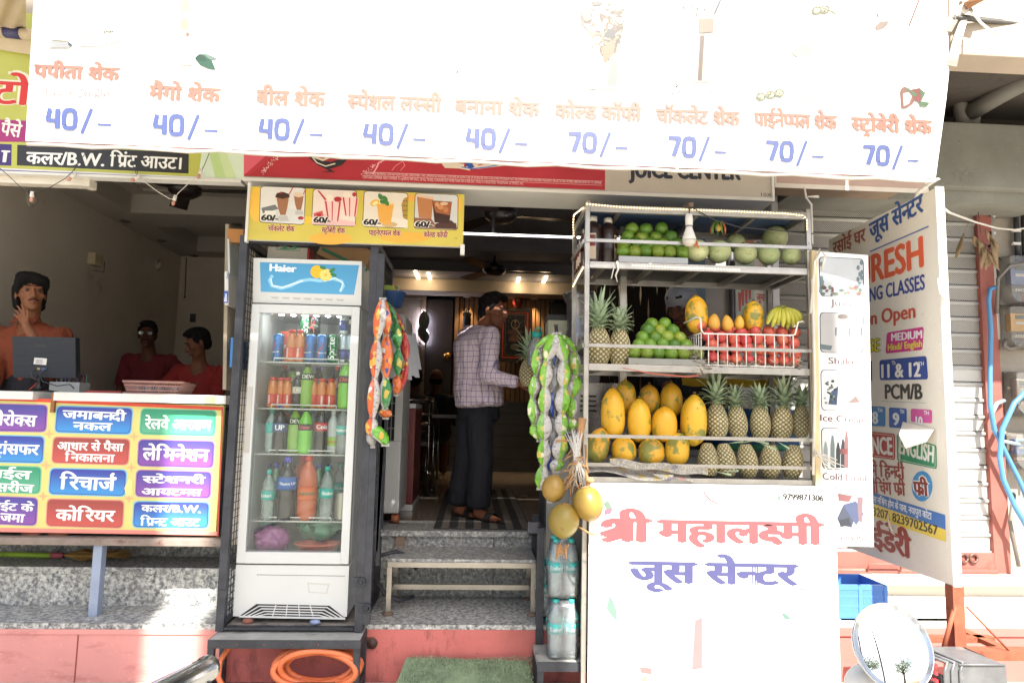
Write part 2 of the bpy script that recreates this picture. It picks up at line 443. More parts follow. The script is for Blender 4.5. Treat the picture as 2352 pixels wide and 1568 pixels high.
def hand(wrist,dir_,side,curl=.5,spread=.12,k=1.0,thumb=1):
 """palm and five fingers; dir_ points along the hand, side towards the thumb"""
 w_=Vector(wrist);d=Vector(dir_).normalized();s=Vector(side);s=(s-d*s.dot(d)).normalized();n=d.cross(s)
 g=[[(w_,.021*k),(w_+d*.075*k+s*.026*k,.013*k),(w_+d*.08*k-s*.026*k,.012*k)],[(w_,.020*k),(w_+d*.035*k+s*.028*k,.015*k)]]
 for i,(off,ln)in enumerate(((.029,.068),(.010,.077),(-.010,.071),(-.028,.055))):
  p=w_+d*.08*k+s*off*k;f=(d+s*spread*(1.5-i)*.6).normalized();a=0
  for q,(part,r0,r1)in enumerate(((.45,.0085,.0078),(.32,.0078,.0072),(.23,.0072,.0055))):
   a+=curl*(.55,.75,.5)[q];v=(f*cos(a)-n*sin(a));e=p+v*ln*part*k
   g.append(limb(p,e,r0*k,r1*k));p=e
 p=w_+d*.03*k+s*.028*k;v=(s*.75+d*.65-n*.15*thumb).normalized();e=p+v*.034*k;g.append(limb(p,e,.0115*k,.0095*k))
 v=(s*.45+d*.9-n*.25*thumb).normalized();e2=e+v*.03*k;g.append(limb(e,e2,.0093*k,.0065*k));return g
def skin_mat(name,c,var=.1):
 if name in _mc:return _mc[name]
 t=NT(name);c=H(c)
 t.set(t.b.inputs['Base Color'],t.ramp(t.noise(18,5),[(.3,mul(c,1-var)),(.7,mul(c,1+var))]));t.b.inputs['Roughness'].default_value=.6;t.b.inputs['Specular IOR Level'].default_value=.3
 t.b.inputs['Subsurface Weight'].default_value=.06;t.b.inputs['Subsurface Radius'].default_value=(.01,.004,.002);t.bump(t.noise(220,3),.12,.002)
 _mc[name]=t.m;return t.m
def cloth(name,c,c2=None,pitch=.03,width=.07,axes='xz',wrinkle=.5):
 """woven cloth; c2: check lines"""
 if name in _mc:return _mc[name]
 t=NT(name);c=H(c);base=t.ramp(t.noise(7,5),[(.3,mul(c,.9)),(.7,mul(c,1.08))])
 if c2:
  tc=t.n('TexCoord');d=t.n('TexNoise',{'Vector':tc.outputs['Object'],'Scale':5.0,'Detail':2.0})
  dv=t.n('VectorMath',{0:d.outputs['Color'],1:(.5,.5,.5)},operation='SUBTRACT');ds=t.n('VectorMath',{0:dv,'Scale':.03},operation='SCALE')
  ad=t.n('VectorMath',{0:tc.outputs['Object'],1:ds},operation='ADD');sx=t.n('SeparateXYZ',{0:ad})
  f=None
  for ax,off,pp in((('X',0,pitch),('Z',0,pitch))):
   src=sx.outputs[ax]
   if ax=='X':src=t.n('Math',{0:sx.outputs['X'],1:sx.outputs['Y']},operation='SUBTRACT')
   q=t.n('Math',{0:src,1:1/pp},operation='MULTIPLY');fr=t.n('Math',{0:q},operation='FRACT')
   lt=t.n('Math',{0:fr,1:width},operation='LESS_THAN');f=lt if f is None else t.n('Math',{0:f,1:lt},operation='MAXIMUM')
  ff=t.n('Math',{0:f,1:.75},operation='MULTIPLY');base=t.mix(ff.outputs[0],base,H(c2))
 t.set(t.b.inputs['Base Color'],base);t.b.inputs['Roughness'].default_value=.85;
 w1=t.n('TexNoise',{'Vector':t.co(1,(1.6,1.6,.7)),'Scale':9.0,'Detail':4.0,'Distortion':.8});t.bump(w1.outputs[0],wrinkle,.04)
 _mc[name]=t.m;return t.m
# ================================================================= ground, plinth, steps
def granite(name,light='#b9bab4',dark='#33363a',k=1.0,contrast=.5):
 t=NT(name);v=t.n('TexVoronoi',{'Vector':t.co(1),'Scale':95.0*k},feature='F1')
 n1=t.noise(42*k,6,.72);n2=t.noise(9*k,5)
 c1=t.ramp(n1,[(.38,H(dark)),(.46,H('#6f7275')),(.52,H(light)),(.64,H('#e2e1db'))])
 c2=t.mix(t.ramp(v.outputs['Color'],[(.2,(0,0,0)),(.9,(.55,)*3)]),c1,H('#8f9294'))
 t.set(t.b.inputs['Base Color'],t.mix(t.ramp(n2,[(.35,(0,0,0)),(.75,(.45,)*3)]),c2,H('#9a9790')))
 t.b.inputs['Roughness'].default_value=.42;t.bump(n1,.1,.002);return t.m
GR=granite('granite');GRD=granite('granite_worn','#8d8f8c','#25282b')
RED=mat('red_paint','#d8948d',.65,var=.10,scale=2.2,grime='#a8605a',gs=2.6,ga=.57,gst=(.5,1,1.6),bump=.35,bscale=90)
REDW=mat('red_paint_worn','#bb6862',.7,var=.2,scale=2.5,grime='#54302f',gs=3.2,ga=.52,gst=(1,1,.4),bump=.4,bscale=70)
CONC=mat('concrete','#a8a296',.9,var=.12,scale=3,grime='#807a70',gs=4,ga=.55,bump=.3,bscale=60)
GREYC=mat('old_concrete','#7f7f78',.9,var=.15,scale=3,grime='#4c4a46',gs=2.6,ga=.6,bump=.5,bscale=40)
PLAST=mat('plaster','#c8c0b4',.85,var=.1,scale=1.2,grime='#6e665c',gs=1.6,ga=.62,bump=.1)
CEIL=mat('ceiling_paint','#aaa49b',.8,var=.06,scale=1.0)
DARKW=mat('dark_wall','#2e2b2e',.6,var=.1)
STEEL=mat('steel_tube','#a39f99',.34,.75,var=.12,scale=14,grime='#7c6f62',gs=7,ga=.62)
BLACKM=mat('black_frame','#3b3d43',.5,.3,var=.3,scale=12,grime='#4a3c34',gs=9,ga=.62,bump=.3)
WHITEP=mat('white_paint','#d6d4cd',.5,var=.04,scale=3)
b=MB().mat(CONC);b.grid(lambda s,t:Vector((-60+120*s,-60+64.02*t,.1+.006*sin(s*900)*sin(t*700))),60,60);struct(b,'pavement')
b=MB().mat(mat('road','#8b867e',.9,var=.1,scale=2,bump=.3));b.box2((-60,4.02,-.2),(60,60,.05));struct(b,'ground')
pl=thing('shop_plinth','red painted shop plinth with speckled granite treads and risers','plinth',(-1.5,4.0,.1))
b=MB().mat(RED);b.box2((-4.5,4.0,.1),(-1.36,4.34,.355));b.box2((-4.5,3.992,.355),(-1.36,4.34,.38))
b.mat(mat('joint','#8f4a46',.9));b.box2((-2.123,3.997,.1),(-2.117,4.0,.35));b.build('painted_face',pl)
b=MB().mat(REDW);b.box2((-1.36,4.004,.1),(.62,4.34,.385));b.box2((-.02,4.0,.1),(-.01,4.004,.36));b.build('painted_face',pl)
b=MB().mat(mat('red_paint_right','#c06a62',.65,var=.1,scale=2,bump=.2,bscale=80));b.box2((.62,4.002,.1),(5.2,4.34,.36));b.box2((.62,3.99,.36),(5.2,4.34,.405));b.build('painted_face',pl)
b=MB().mat(GR);b.box2((-4.5,4.0,.38),(-1.36,4.34,.41));b.build('tread',pl)
b=MB().mat(GR);b.box2((-1.36,4.0,.385),(.62,4.6,.41));b.build('tread',pl)
b=MB().mat(GR);b.box2((-4.5,4.345,.1),(-1.36,4.6,.595));b.build('riser',pl)
b=MB().mat(GR);b.box2((-4.5,4.33,.595),(-1.36,4.66,.635),.004);b.build('tread',pl)
b=MB().mat(GRD);b.box2((-4.5,4.66,.1),(-1.36,4.8,.80));b.build('riser',pl)
b=MB().mat(GRD);b.box2((-1.36,4.6,.1),(.155,4.7,.79));b.box2((.16,4.6,.1),(.62,4.7,.79));b.build('riser',pl)
b=MB().mat(GRD);b.box2((-1.36,4.575,.79),(.62,5.0,.828),.006);b.build('tread',pl)
b=MB().mat(mat('white_ledge','#c9c4ba',.85,var=.06,bump=.3));b.box2((.62,4.0,.405),(5.2,4.62,.43));b.box2((.62,4.62,.1),(5.2,5.0,.56));b.box2((2.2,4.52,.52),(4.0,4.64,.565));b.build('sill',pl)
# ================================================================= the two open shops
TILE=mat('floor_tile','#8a7d70',.22,var=.06,scale=1.5,coat=.2)
bl=thing('shop_building','row of open fronted shops with plaster walls and recessed ceilings','building',(0,6,.8))
b=MB().mat(TILE);b.box2((-1.36,5.0,.6),(1.50,9.2,.829));b.box2((-4.0,4.8,.6),(-1.36,8.5,.82));b.build('floor',bl)
b=MB().mat(PLAST);b.box2((-3.8,4.15,.8),(-3.57,8.5,3.8));b.box2((-3.57,8.3,.8),(-1.42,8.5,3.8));b.box2((-1.42,4.2,.8),(-1.36,8.5,3.8));b.build('wall',bl)
b=MB().mat(CEIL)
b.box2((-3.57,4.1,3.40),(-3.27,8.3,3.7));b.box2((-3.27,6.45,3.40),(-1.42,6.95,3.7));b.box2((-3.27,8.0,3.40),(-1.42,8.3,3.7));b.box2((-3.27,4.1,3.4),(-1.42,4.32,3.7));b.box2((-1.7,4.32,3.401),(-1.42,8.0,3.7))
b.box2((-3.27,4.32,3.58),(-1.7,6.45,3.72));b.box2((-3.27,6.95,3.58),(-1.7,8.0,3.72))
b.box2((-3.12,4.32,3.56),(-3.09,6.3,3.58));b.box2((-3.12,6.27,3.56),(-1.7,6.3,3.579));b.build('ceiling',bl)
CE2=mat('grey_ceiling','#77747a',.7,var=.06,scale=1)
b=MB().mat(CE2)
b.box2((-1.36,4.3,3.30),(1.50,4.6,3.7));b.box2((-1.36,4.6,3.42),(1.50,6.9,3.7));b.box2((-1.36,6.9,3.26),(1.50,7.3,3.7));b.box2((-1.36,7.3,3.4),(1.50,8.1,3.7));b.box2((-1.36,8.1,3.28),(1.50,8.62,3.7));b.build('ceiling',bl)
b=MB().mat(mat('beige_fascia','#9a8f80',.6,var=.05));b.box2((-1.36,8.62,3.13),(1.50,9.0,3.7));b.build('fascia',bl)
b=MB().mat(DARKW);b.box2((-1.36,9.2,.8),(1.50,9.35,3.8));b.box2((-1.36,4.9,.83),(-1.31,9.2,3.26));b.box2((1.46,4.75,.83),(1.50,9.2,3.26));b.build('wall',bl)
b=MB().mat(mat('marble_dado','#57524e',.4,var=.2,scale=3));b.box2((-1.31,9.12,.83),(1.46,9.2,1.75))
for i in range(5):b.mat(DARKW);b.box2((-1.31,9.117,1.0+i*.15),(1.46,9.12,1.005+i*.15))
b.build('dado',bl)
WOOD=mat('wood_slat','#7d5d3c',.5,var=.25,scale=5)
b=MB().mat(WOOD)
x=-.28
while x<1.02:
 b.box2((x,9.06+.02*((int(x*100))%2),1.75),(x+.05,9.12,3.13));x+=.064
b.build('slat_panel',bl)
b=MB().mat(mat('dark_door','#1d1413',.45,var=.2));b.box2((-.66,9.08,.9),(-.3,9.15,3.1),.01);b.build('door',bl);b=MB().mat(mat('dark_panel','#1d1413',.45,var=.2));b.box2((1.0,9.05,1.0),(1.46,9.15,3.1),.01);b.build('wall_panel',bl)
b=MB().mat(mat('brass','#8a6a35',.3,.9));b.lathe([(.0,0),(.05,0),(.055,.02),(.02,.03),(0,.03)],(-.37,9.08,2.33),16,Matrix.Rotation(R(90),3,'X'));b.build('door_knob',bl)
b=MB().mat(mat('niche_panel','#6d655c',.5,var=.05));b.box2((-1.06,9.02,1.62),(-.70,9.1,3.08));b.mat(mat('niche_frame','#6e6258',.35,.3))
for x in(-1.12,-.72):b.box2((x,8.98,1.58),(x+.06,9.08,3.13),.006)
b.box2((-1.12,8.979,3.08),(-.66,9.08,3.14),.006);b.build('niche',bl)
b=MB().mat(mat('blue_pillar','#5f7688',.6,var=.12,scale=5));b.box2((1.47,4.66,.83),(1.61,4.8,3.6));b.build('pillar',bl)
b=MB().mat(mat('grey_plaster','#a09b98',.85,var=.1,scale=2.5,grime='#6f6a68',gs=3,ga=.6,bump=.3,bscale=60));b.box2((1.61,4.70,.5),(2.12,4.85,3.7));b.build('plaster_return',bl)
b=MB().mat(mat('leaf_panel','#18171a',.9,spec=.1));b.box2((1.43,4.9,.9),(1.46,8.6,3.1))
b.mat(mat('leaf_gold','#6b4526',.4))
for i in range(13):
 for j in range(5):
  y=5.0+i*.27;z=1.15+j*.4+(i%2)*.2
  b.poly([(1.429,y,z),(1.429,y+.035,z+.1),(1.429,y,z+.23),(1.429,y-.035,z+.1)])
b.build('side_panel',bl)
b=MB().mat(mat('facade_render','#a49a8c',.85,var=.1));b.box2((-4.2,4.2,3.72),(2.47,9.4,6.5));b.box2((-4.5,3.9,3.3),(-3.8,9,4.2));b.box2((-1.42,4.205,3.34),(2.47,4.3,3.719));b.build('upper_wall',bl)
# ================================================================= neighbouring shuttered shop on the right
SLAT=mat('shutter_slat','#b4b4b1',.5,.1,var=.06,scale=4,grime='#8f8f8c',gs=6,ga=.62)
def perf():
 t=NT('shutter_perforated');tc=t.n('TexCoord');sx=t.n('SeparateXYZ',{0:tc.outputs['Object']})
 a=t.n('Math',{0:sx.outputs['X'],1:2*pi/.014},operation='MULTIPLY');c=t.n('Math',{0:sx.outputs['Z'],1:2*pi/.014},operation='MULTIPLY')
 s1=t.n('Math',{0:a},operation='SINE');s2=t.n('Math',{0:c},operation='SINE');p=t.n('Math',{0:s1,1:s2},operation='MULTIPLY')
 g=t.n('Math',{0:p,1:.12},operation='GREATER_THAN')
 t.set(t.b.inputs['Base Color'],t.mix(g.outputs[0],H('#aaa8a3'),H('#2c2927')));t.b.inputs['Roughness'].default_value=.6;return t.m
PERF=perf()
rb=thing('shuttered_shop','neighbouring shop front with closed grey shutter, red frame and concrete canopy','building',(3.2,4.8,.5))
sh=MB();z=.60;k=0
plain=MB().mat(SLAT);pf=MB().mat(PERF)
while z<3.26:
 t_=pf if z>1.9 else plain
 t_.box2((2.12,4.735,z),(3.66,4.75,z+.083));plain.mat(SLAT);plain.tube([(2.12,4.735,z+.098),(3.66,4.735,z+.098)],.015,8);z+=.118;k+=1
plain.build('shutter_slats',rb);pf.build('perforated_slats',rb)
RFR=mat('red_frame','#8f5249',.6,var=.12,scale=5,grime='#7a4238',gs=5,ga=.6)
b=MB().mat(RFR);b.box2((3.66,4.70,.44),(3.78,4.84,3.3),.004);b.build('frame_post',rb)
b=MB().mat(RFR);b.box2((2.12,4.70,.575),(3.66,4.74,.70),.003);b.tube([(2.12,4.69,.575),(3.66,4.69,.575)],.02);b.box2((2.35,4.66,.545),(2.75,4.74,.575));b.tube([(2.72,4.66,.58),(2.72,4.64,.63),(2.95,4.64,.63),(2.95,4.66,.58)],.008,6);b.build('bottom_rail',rb)
b=MB().mat(mat('iron','#6a5048',.5,.6));
for x in(3.43,3.50):b.tube([(x+.028*cos(a),4.69,.665+.028*sin(a))for a in[i*pi/6 for i in range(13)]],.009,6)
b.build('lock_ring',rb)
b=MB().mat(mat('right_wall','#958e84',.9,var=.14,scale=3,grime='#6f6760',gs=4,ga=.58,bump=.5,bscale=50));b.box2((3.78,4.76,.43),(5.4,4.95,3.7));b.box2((2.1,4.9,.5),(3.8,5.0,3.7));b.build('wall',rb)
b=MB().mat(GREYC);b.box2((2.47,4.35,3.20),(5.4,4.76,3.66),.008);b.box2((2.12,4.42,3.12),(3.98,4.76,3.2));b.build('lintel',rb)
b=MB().mat(mat('canopy_render','#a99c8d',.9,var=.08,scale=2,grime='#8a7c6e',gs=2,ga=.6,bump=.3));b.box2((2.49,3.32,3.55),(5.4,3.5,4.2),.01);b.mat(mat('soffit_shaded','#4e4843',.9,var=.2,scale=3,grime='#332f2c',gs=3,ga=.55,bump=.4));b.box2((2.48,3.5,3.86),(5.4,4.8,4.2));b.box2((2.48,4.70,3.66),(5.4,4.8,3.859));b.build('canopy',rb)  # soffit and recess wall coloured darker for shade, grime on top
b=MB().mat(mat('drain_pipe','#77756f',.6,var=.12,grime='#5e5a55',gs=5,ga=.58))
b.tube([P(2232,300,4.5),P(2237,262,4.5),P(2238,240,4.48)],.045,12);b.tube([P(2230,258,4.48),P(2290,222,4.3),P(2370,178,4.1)],.062,14);b.tube([P(2213,300,4.52),P(2205,235,4.5),P(2225,190,4.45)],.05,12);b.build('drain_pipe',rb)
# ================================================================= printed signs
SK=5.7
def S(h):c=H(h);g=(sum(c)/3)**10;return tuple(min(.85,q/SK*(1+3*g))for q in c)
FLEX=mat('white_flex','#e9e8e6',.55,var=.02,scale=3)
def board(name,label,cat,o,w_,h,d,m,r=(1,0,0),part='panel',inset=0):
 """a sign: an Empty at its lower left corner and a panel behind the print plane"""
 o=Vector(o);r=Vector(r);up=Vector((0,0,1));n=r.cross(up)
 t=thing(name,label,cat,o);b=MB().mat(m);c=o+r*w_/2+up*h/2-n*d/2
 b.box(c,(w_,d,h),Matrix((r,-n,up)).transposed(),.003);b.build(part,t);return t,Sheet(o,r,up)
# ---- the big menu banner
bt=thing('menu_banner','large white sunlit banner with drink names and prices hanging over the shop fronts','banner',(0,3.3,2.85))
SB=Sheet((0,3.295,2.85))
def bx(z):return 2.355+(.10*min(1,(z-2.85)/.55)if z<3.4 else.10+.03*(z-3.4))
nb=40
b=MB().mat(FLEX)
def ban(s,t):
 z=2.85+1.45*t;x0=-2.19-.055*t;x1=bx(z);x=x0+(x1-x0)*s
 return Vector((x,3.30+.0012*sin(s*60),z-.006*abs(sin(s*31))*(1-t)**8))
b.grid(ban,nb*2,10);b.grid(lambda s,t:ban(s,t)+Vector((0,.006,0)),nb*2,10,flip=True);b.build('cloth',bt)
b=MB().mat(ink(S('#f4a9a5')))
for s0,s1 in((0,.21),(.215,.455),(.46,.7),(.703,.995)):b.box2((-2.19+4.545*s0,3.293,2.849),(-2.19+4.545*s1,3.297,2.8535))
b.mat(mat('banner_hem','#c9c4bc',.8,var=.1));b.tube([(-2.18+4.53*i/30,3.299+.004*sin(i*1.7),2.838+.005*sin(i*2.3))for i in range(31)],.008,6);b.build('hem',bt)
OR,BLU=ink(S('#ffd5bd')),ink(S('#8c9ff0'))
rows=[("पपीता शेक",(78,177),(273,185),28,"40/-",(105,294),(255,301),43),("मैंगो शेक",(342,227),(504,234.5),30,"40/-",(351,308),(500,315),43),("बील शेक",(588,239.5),(746,245),32,"40/-",(594,318),(741,324),43),("स_पेशल लस_सी",(798,248.5),(1013,257),31,"40/-",(834,329),(978,335),43),("बनाना शेक",(1045,259),(1239,267),30,"40/-",(1070,339),(1212,345),42),("कोल_ड कॉफी",(1276,270),(1473,278),30,"70/-",(1304,348),(1442,354),42),("चॉकलेट शेक",(1508,281),(1699,288),30,"70/-",(1534,358),(1668,364),42),("पाईनेप_पल शेक",(1734,289),(1923,297),30,"70/-",(1758,368),(1892,374),42),("स_टvोबेरी शेक",(1957,300),(2141,308),30,"70/-",(1981,377),(2110,383),41)]
for i,(t,a,c,h,pr,pa,pc,ph)in enumerate(rows):
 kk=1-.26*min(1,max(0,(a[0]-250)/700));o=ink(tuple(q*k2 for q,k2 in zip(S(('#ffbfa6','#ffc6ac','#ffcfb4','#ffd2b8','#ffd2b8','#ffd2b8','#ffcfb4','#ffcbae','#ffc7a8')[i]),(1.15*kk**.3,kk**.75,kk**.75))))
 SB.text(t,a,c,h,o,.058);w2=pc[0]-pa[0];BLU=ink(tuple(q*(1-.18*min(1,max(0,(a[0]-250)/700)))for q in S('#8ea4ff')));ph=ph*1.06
 f=lambda k,g=0:(pa[0]+w2*k+g*ph*.04,pa[1]+(pc[1]-pa[1])*k-g*ph)
 def dig(pts,wd=.026):SB.line([f(*q)for q in pts],wd,BLU,3)
 if pr[0]=='4':dig([(.055,1.0),(.02,.40)],.022);dig([(.0,.40),(.215,.40)],.020);dig([(.175,1.0),(.175,0)])
 else:dig([(.0,.93),(.215,.93)],.022);dig([(.19,.93),(.10,0)],.026)
 dig([(.28,.16),(.27,.5),(.28,.84),(.30,.93),(.36,.955),(.42,.93),(.44,.84),(.45,.5),(.44,.16),(.42,.07),(.36,.045),(.30,.07),(.28,.16)],.0235)
 dig([(.55,-.2),(.69,1.08)],.017);dig([(.79,.30),(1.0,.30)],.012)
SB.text("िवद आईसक^ीम",(102,221),(252,226),17,ink(S('#f4c8c0')),.0)
SB.build('lettering',bt)
W_=lambda h:ink(tuple(q*(.62 if sum(H(h))<2.35 else 1)for q in S(h)))
SB.poly([(110,0),(158,0),(155,94),(117,92)],W_('#ffffe0'),2);SB.poly([(114,95),(155,97),(162,110),(112,110)],W_('#e3e6e8'),2);SB.poly([(155,94),(170,106),(158,106)],W_('#8fa3ad'),3)
SB.poly([(163,85),(180,58),(225,50),(275,55),(284,75),(276,95),(230,106),(180,106)],W_('#fff8ea'),2)
rnd=random.Random(4)
for i in range(90):
 t=rnd.random();u=175+84*t;v=82-9*t+rnd.uniform(-1,1)*11*sin(pi*min(.97,t+.08))**.6;SB.ell(u,v,rnd.uniform(.7,1.7),rnd.uniform(.6,1.2),W_(rnd.choice(['#6b6b60','#8a8670','#4d5a58'])),3,6)
SB.build('drink_picture',bt)
SB.poly([(412,0),(447,0),(442,150),(410,152)],W_('#fff1e0'),2);SB.ell(424,57,10,14,W_('#ffe2cc'),3);SB.ell(425,15,12,16,W_('#ffe6d4'),3);SB.ell(431,80,4,5,W_('#ffd9c0'),3)
SB.poly([(447,134),(456,125),(470,128),(488,142),(496,161),(478,158),(460,150)],W_('#52b48a'),3);SB.poly([(447,134),(456,125),(470,128),(474,140),(462,141)],W_('#3a8f6e'),4);SB.poly([(456,124),(475,124),(502,136),(482,138)],W_('#c9f7dc'),2)
SB.build('drink_picture',bt)
for u,v,q in((1042,134,7),(1049,163,5.5)):
 for i in range(14):SB.ell(u+rnd.uniform(-q,q),v+rnd.uniform(-q,q),1.8,1.4,W_(rnd.choice(['#8a8f8e','#a8a08c','#6e7878','#d8c8a8'])),3+i%2,6)
for u,v in((900,5),(909,10),(914,17),(940,21),(900,173),(868,158)):SB.ell(u,v,5,1.6,W_(rnd.choice(['#f4dcb8','#e8d6c0','#c8cfc0'])),3,8)
SB.build('drink_picture',bt)
def swirl():
 t=NT('coffee_swirl');v=t.n('TexNoise',{'Vector':t.co(1),'Scale':11.0,'Detail':5.0,'Distortion':2.2}).outputs['Fac'];t.set(t.b.inputs['Base Color'],t.ramp(v,[(.38,S('#ffffff')),(.46,S('#f6dcc0')),(.52,mul(S('#b98d68'),.7)),(.58,mul(S('#77706a'),.55)),(.66,S('#e8cf98')),(.74,S('#fff8ee'))]));return t.m
SB.poly([(1328,18),(1441,18),(1424,196),(1416,205),(1345,205),(1340,196)],W_('#fdf6ee'),2);SB.poly([(1331,22),(1438,20),(1428,92),(1412,150),(1398,156),(1372,112),(1350,74),(1334,60)],swirl(),3);SB.poly([(1400,130),(1423,120),(1417,196),(1394,200)],W_('#dbe9e2'),3)
for pts,c in(([(1382,112),(1400,100),(1416,84),(1410,120),(1398,134),(1388,150)],'#e6cf98'),([(1386,68),(1400,66),(1416,72),(1412,88),(1398,90),(1388,84)],'#77736e'),([(1330,20),(1352,22),(1360,44),(1345,50)],'#f2dcc4'),([(1346,68),(1364,74),(1368,90),(1356,84)],'#f4d0b0'),([(1333,47),(1340,46),(1338,58),(1333,62)],'#e0b894'),([(1358,2),(1388,6),(1380,12),(1362,14)],'#8f8a84'),([(1392,6),(1408,8),(1400,14)],'#c8a07c')):SB.poly(pts[::-1],W_(c),4)
SB.line([(1395,70),(1384,80),(1382,94),(1395,102),(1404,96),(1398,88)],.008,W_('#f3deb0'),5);SB.ell(1360,107,3,2.5,W_('#8a8a8a'),4,8);SB.line([(1342,200),(1366,206)],.004,W_('#b8dce0'),4)
SB.build('drink_picture',bt)
SB.poly([(1604,42),(1640,42),(1640,74),(1605,76)],W_('#eed9b8'),2);SB.poly([(1588,80),(1634,78),(1630,190),(1590,190)],W_('#f8ecd6'),2);SB.poly([(1608,82),(1618,82),(1612,186),(1602,186)],W_('#b89880'),3);SB.line([(1655,0),(1641,32)],.012,W_('#8c9098'),3)
for i in range(80):
 a=rnd.random()
 if a<.6:u,v=rnd.uniform(1628,1690),0;v=176+(u-1628)*.5+rnd.uniform(0,46-(u-1628)*.55)
 else:u,v=rnd.uniform(1535,1568),rnd.uniform(180,216)
 an=rnd.uniform(.4,1.1);l=rnd.uniform(2,6);SB.line([(u,v),(u+l*cos(an),v+l*sin(an))],rnd.uniform(.003,.007),W_(rnd.choice(['#8e6c50','#5c4a40','#c69a72','#e4bc94','#4a3c38'])),3+i%3)
for u,v in((1590,14),(1602,20),(1618,22),(1600,34),(1570,18)):SB.ell(u,v,4,2.4,W_(rnd.choice(['#c0a090','#9a8478','#d8a890'])),3,7)
SB.build('drink_picture',bt)
SB.poly([(1830,96),(1885,100),(1872,230),(1834,236)],W_('#fffee8'),2);SB.ell(1842,118,24,14,W_('#fdf9c8'),3)
for u,v in((1748,222),(1770,218),(1790,214),(1876,24),(1894,22)):
 SB.ell(u,v,12,10,W_('#e9edc0'),3,10);SB.ell(u,v,8,6,W_('#f6f4d0'),4,8)
 for i in range(7):SB.ell(u+rnd.uniform(-11,11),v+rnd.uniform(-9,9),2.2,2,W_(rnd.choice(['#7f9468','#a8b888','#e8c8a0','#c4d890'])),5,6)
for i in range(6):SB.line([(1890+i*4,20+i),(1905+i*5,26+i*3)],.005,W_('#b4d494'),4)
SB.build('drink_picture',bt)
SB.poly([(2068,205),(2078,198),(2096,210),(2100,236),(2080,250),(2070,248)],W_('#f8a890'),3);SB.poly([(2074,216),(2086,212),(2094,222),(2088,238),(2076,244)],W_('#fff6f0'),4);SB.poly([(2092,206),(2112,202),(2122,222),(2112,236),(2098,228)],W_('#f07a6a'),3)
for pts in([(2086,203),(2108,218),(2098,224)],[(2112,203),(2126,214),(2116,232)],[(2112,232),(2136,236),(2128,246),(2112,244)],[(2080,206),(2090,201),(2086,214)]):SB.poly(pts[::-1],W_('#9fd08f'),5)
SB.line([(2111,0),(2088,60)],.010,W_('#f8b0a4'),3);SB.poly([(2010,60),(2022,50),(2040,48),(2040,56),(2028,66),(2012,70)],W_('#fbe0c8'),3);SB.poly([(2012,34),(2016,30),(2022,44)],W_('#d8ecb8'),3)
for u,v in((2055,186),(2072,183),(2082,130),(2078,112)):SB.ell(u,v,2,1.6,W_('#f8b8a4'),3,6)
SB.build('drink_picture',bt)
b=MB().mat(mat('bamboo','#8d6240',.6,var=.2));
for x in(-2.2,2.40):b.tube([(x,3.315,4.27),(x,4.3,4.32)],.02,8)
b.tube([(-2.24,3.325,4.27),(2.48,3.325,4.27)],.016,8);b.build('support_pole',bt)
b=MB().mat(mat('tie_cloth','#d8d4cc',.8,var=.1))
b.tube([P(2178,70,3.29),P(2196,30,3.28),P(2222,16,3.27),P(2215,-10,3.3)],[.02,.03,.028,.012],8,flat=.5);b.tube([P(2228,20,3.27),P(2252,52,3.2),P(2290,84,3.2)],[.008,.006,.007],5);b.tube([P(2186,150,3.29),P(2200,90,3.285),P(2216,40,3.28)],[.03,.024,.018],8,flat=.3);b.build('corner_tie',bt)
b=MB().mat(mat('bamboo','#8d6240',.6));b.tube([P(2218,14,3.25),P(2270,-14,3.2)],.022,8);b.mat(STEEL);b.tube([P(2190,42,3.27),P(2225,22,3.29)],.012,6);b.build('stay_pole',bt)
# ---- photocopy shop's sign on the left
t,s=board('photocopy_sign','yellow green shop sign with magenta and black bands over the photocopy shop','sign',(-2.95,3.9,2.90),1.58,.95,.06,mat('sign_side','#8a8a80',.6))
YG=ink('#b3b452');s.flat([(0,.0),(1.58,0),(1.58,.95),(0,.95)],YG,1)
s.poly([(455,410),(560,415),(560,300),(470,300)],ink('#cddcc6'),2);s.poly([(495,412),(530,413),(505,350),(480,350)],ink('#b5cf8e'),3);s.poly([(520,413),(545,413),(518,345),(500,345)],ink('#c2d6a4'),4)
s.poly([(-20,274),(200,284),(200,328),(-20,326)],ink('#9c2b6c'),2);s.text("पैसे",(0,310),(46,316),28,ink('#e6e4da'),.03)
s.text("टो",(-22,237),(70,242),52,ink('#dcd8c0'),.09,2);s.text("टो",(-20,237),(68,242),50,ink('#c92f25'),.035,3);s.text("ा",(2,372),(19,373),26,ink('#e0ded6'),.03,4)
s.poly([(-20,330),(27,332),(26,381),(-20,379)],ink('#3b2a6c'),3)
s.poly([(40,333),(434,351),(433,399),(39,380)],ink('#2b2a2b'),3);s.text("कलर/B.W.",(60,376),(238,382),26,ink('#e9e8e4'),.035,4);s.text("िप^ंट आउट।",(252,382),(415,389),26,ink('#e9e8e4'),.03,4)
s.poly([(-20,385),(560,411),(560,415),(-20,389)],ink('#d8d8d4'),4);s.poly([(-20,389),(560,414),(560,418),(-20,394)],ink('#4a3a86'),5)
s.build('print',t);b=MB().mat(WHITEP);b.box2((-2.95,3.888,2.885),(-1.37,3.96,2.90));b.build('rim',t)
b=MB().mat(mat('tube_light','#d6cfc0',.4));b.box2((-2.95,3.93,2.845),(-2.235,4.0,2.888),.008);b.box2((-2.27,3.925,2.84),(-2.23,4.005,2.89),.004);tl=one(b,'tube_light','unlit cream tube light batten under the photocopy shop sign','light fitting')
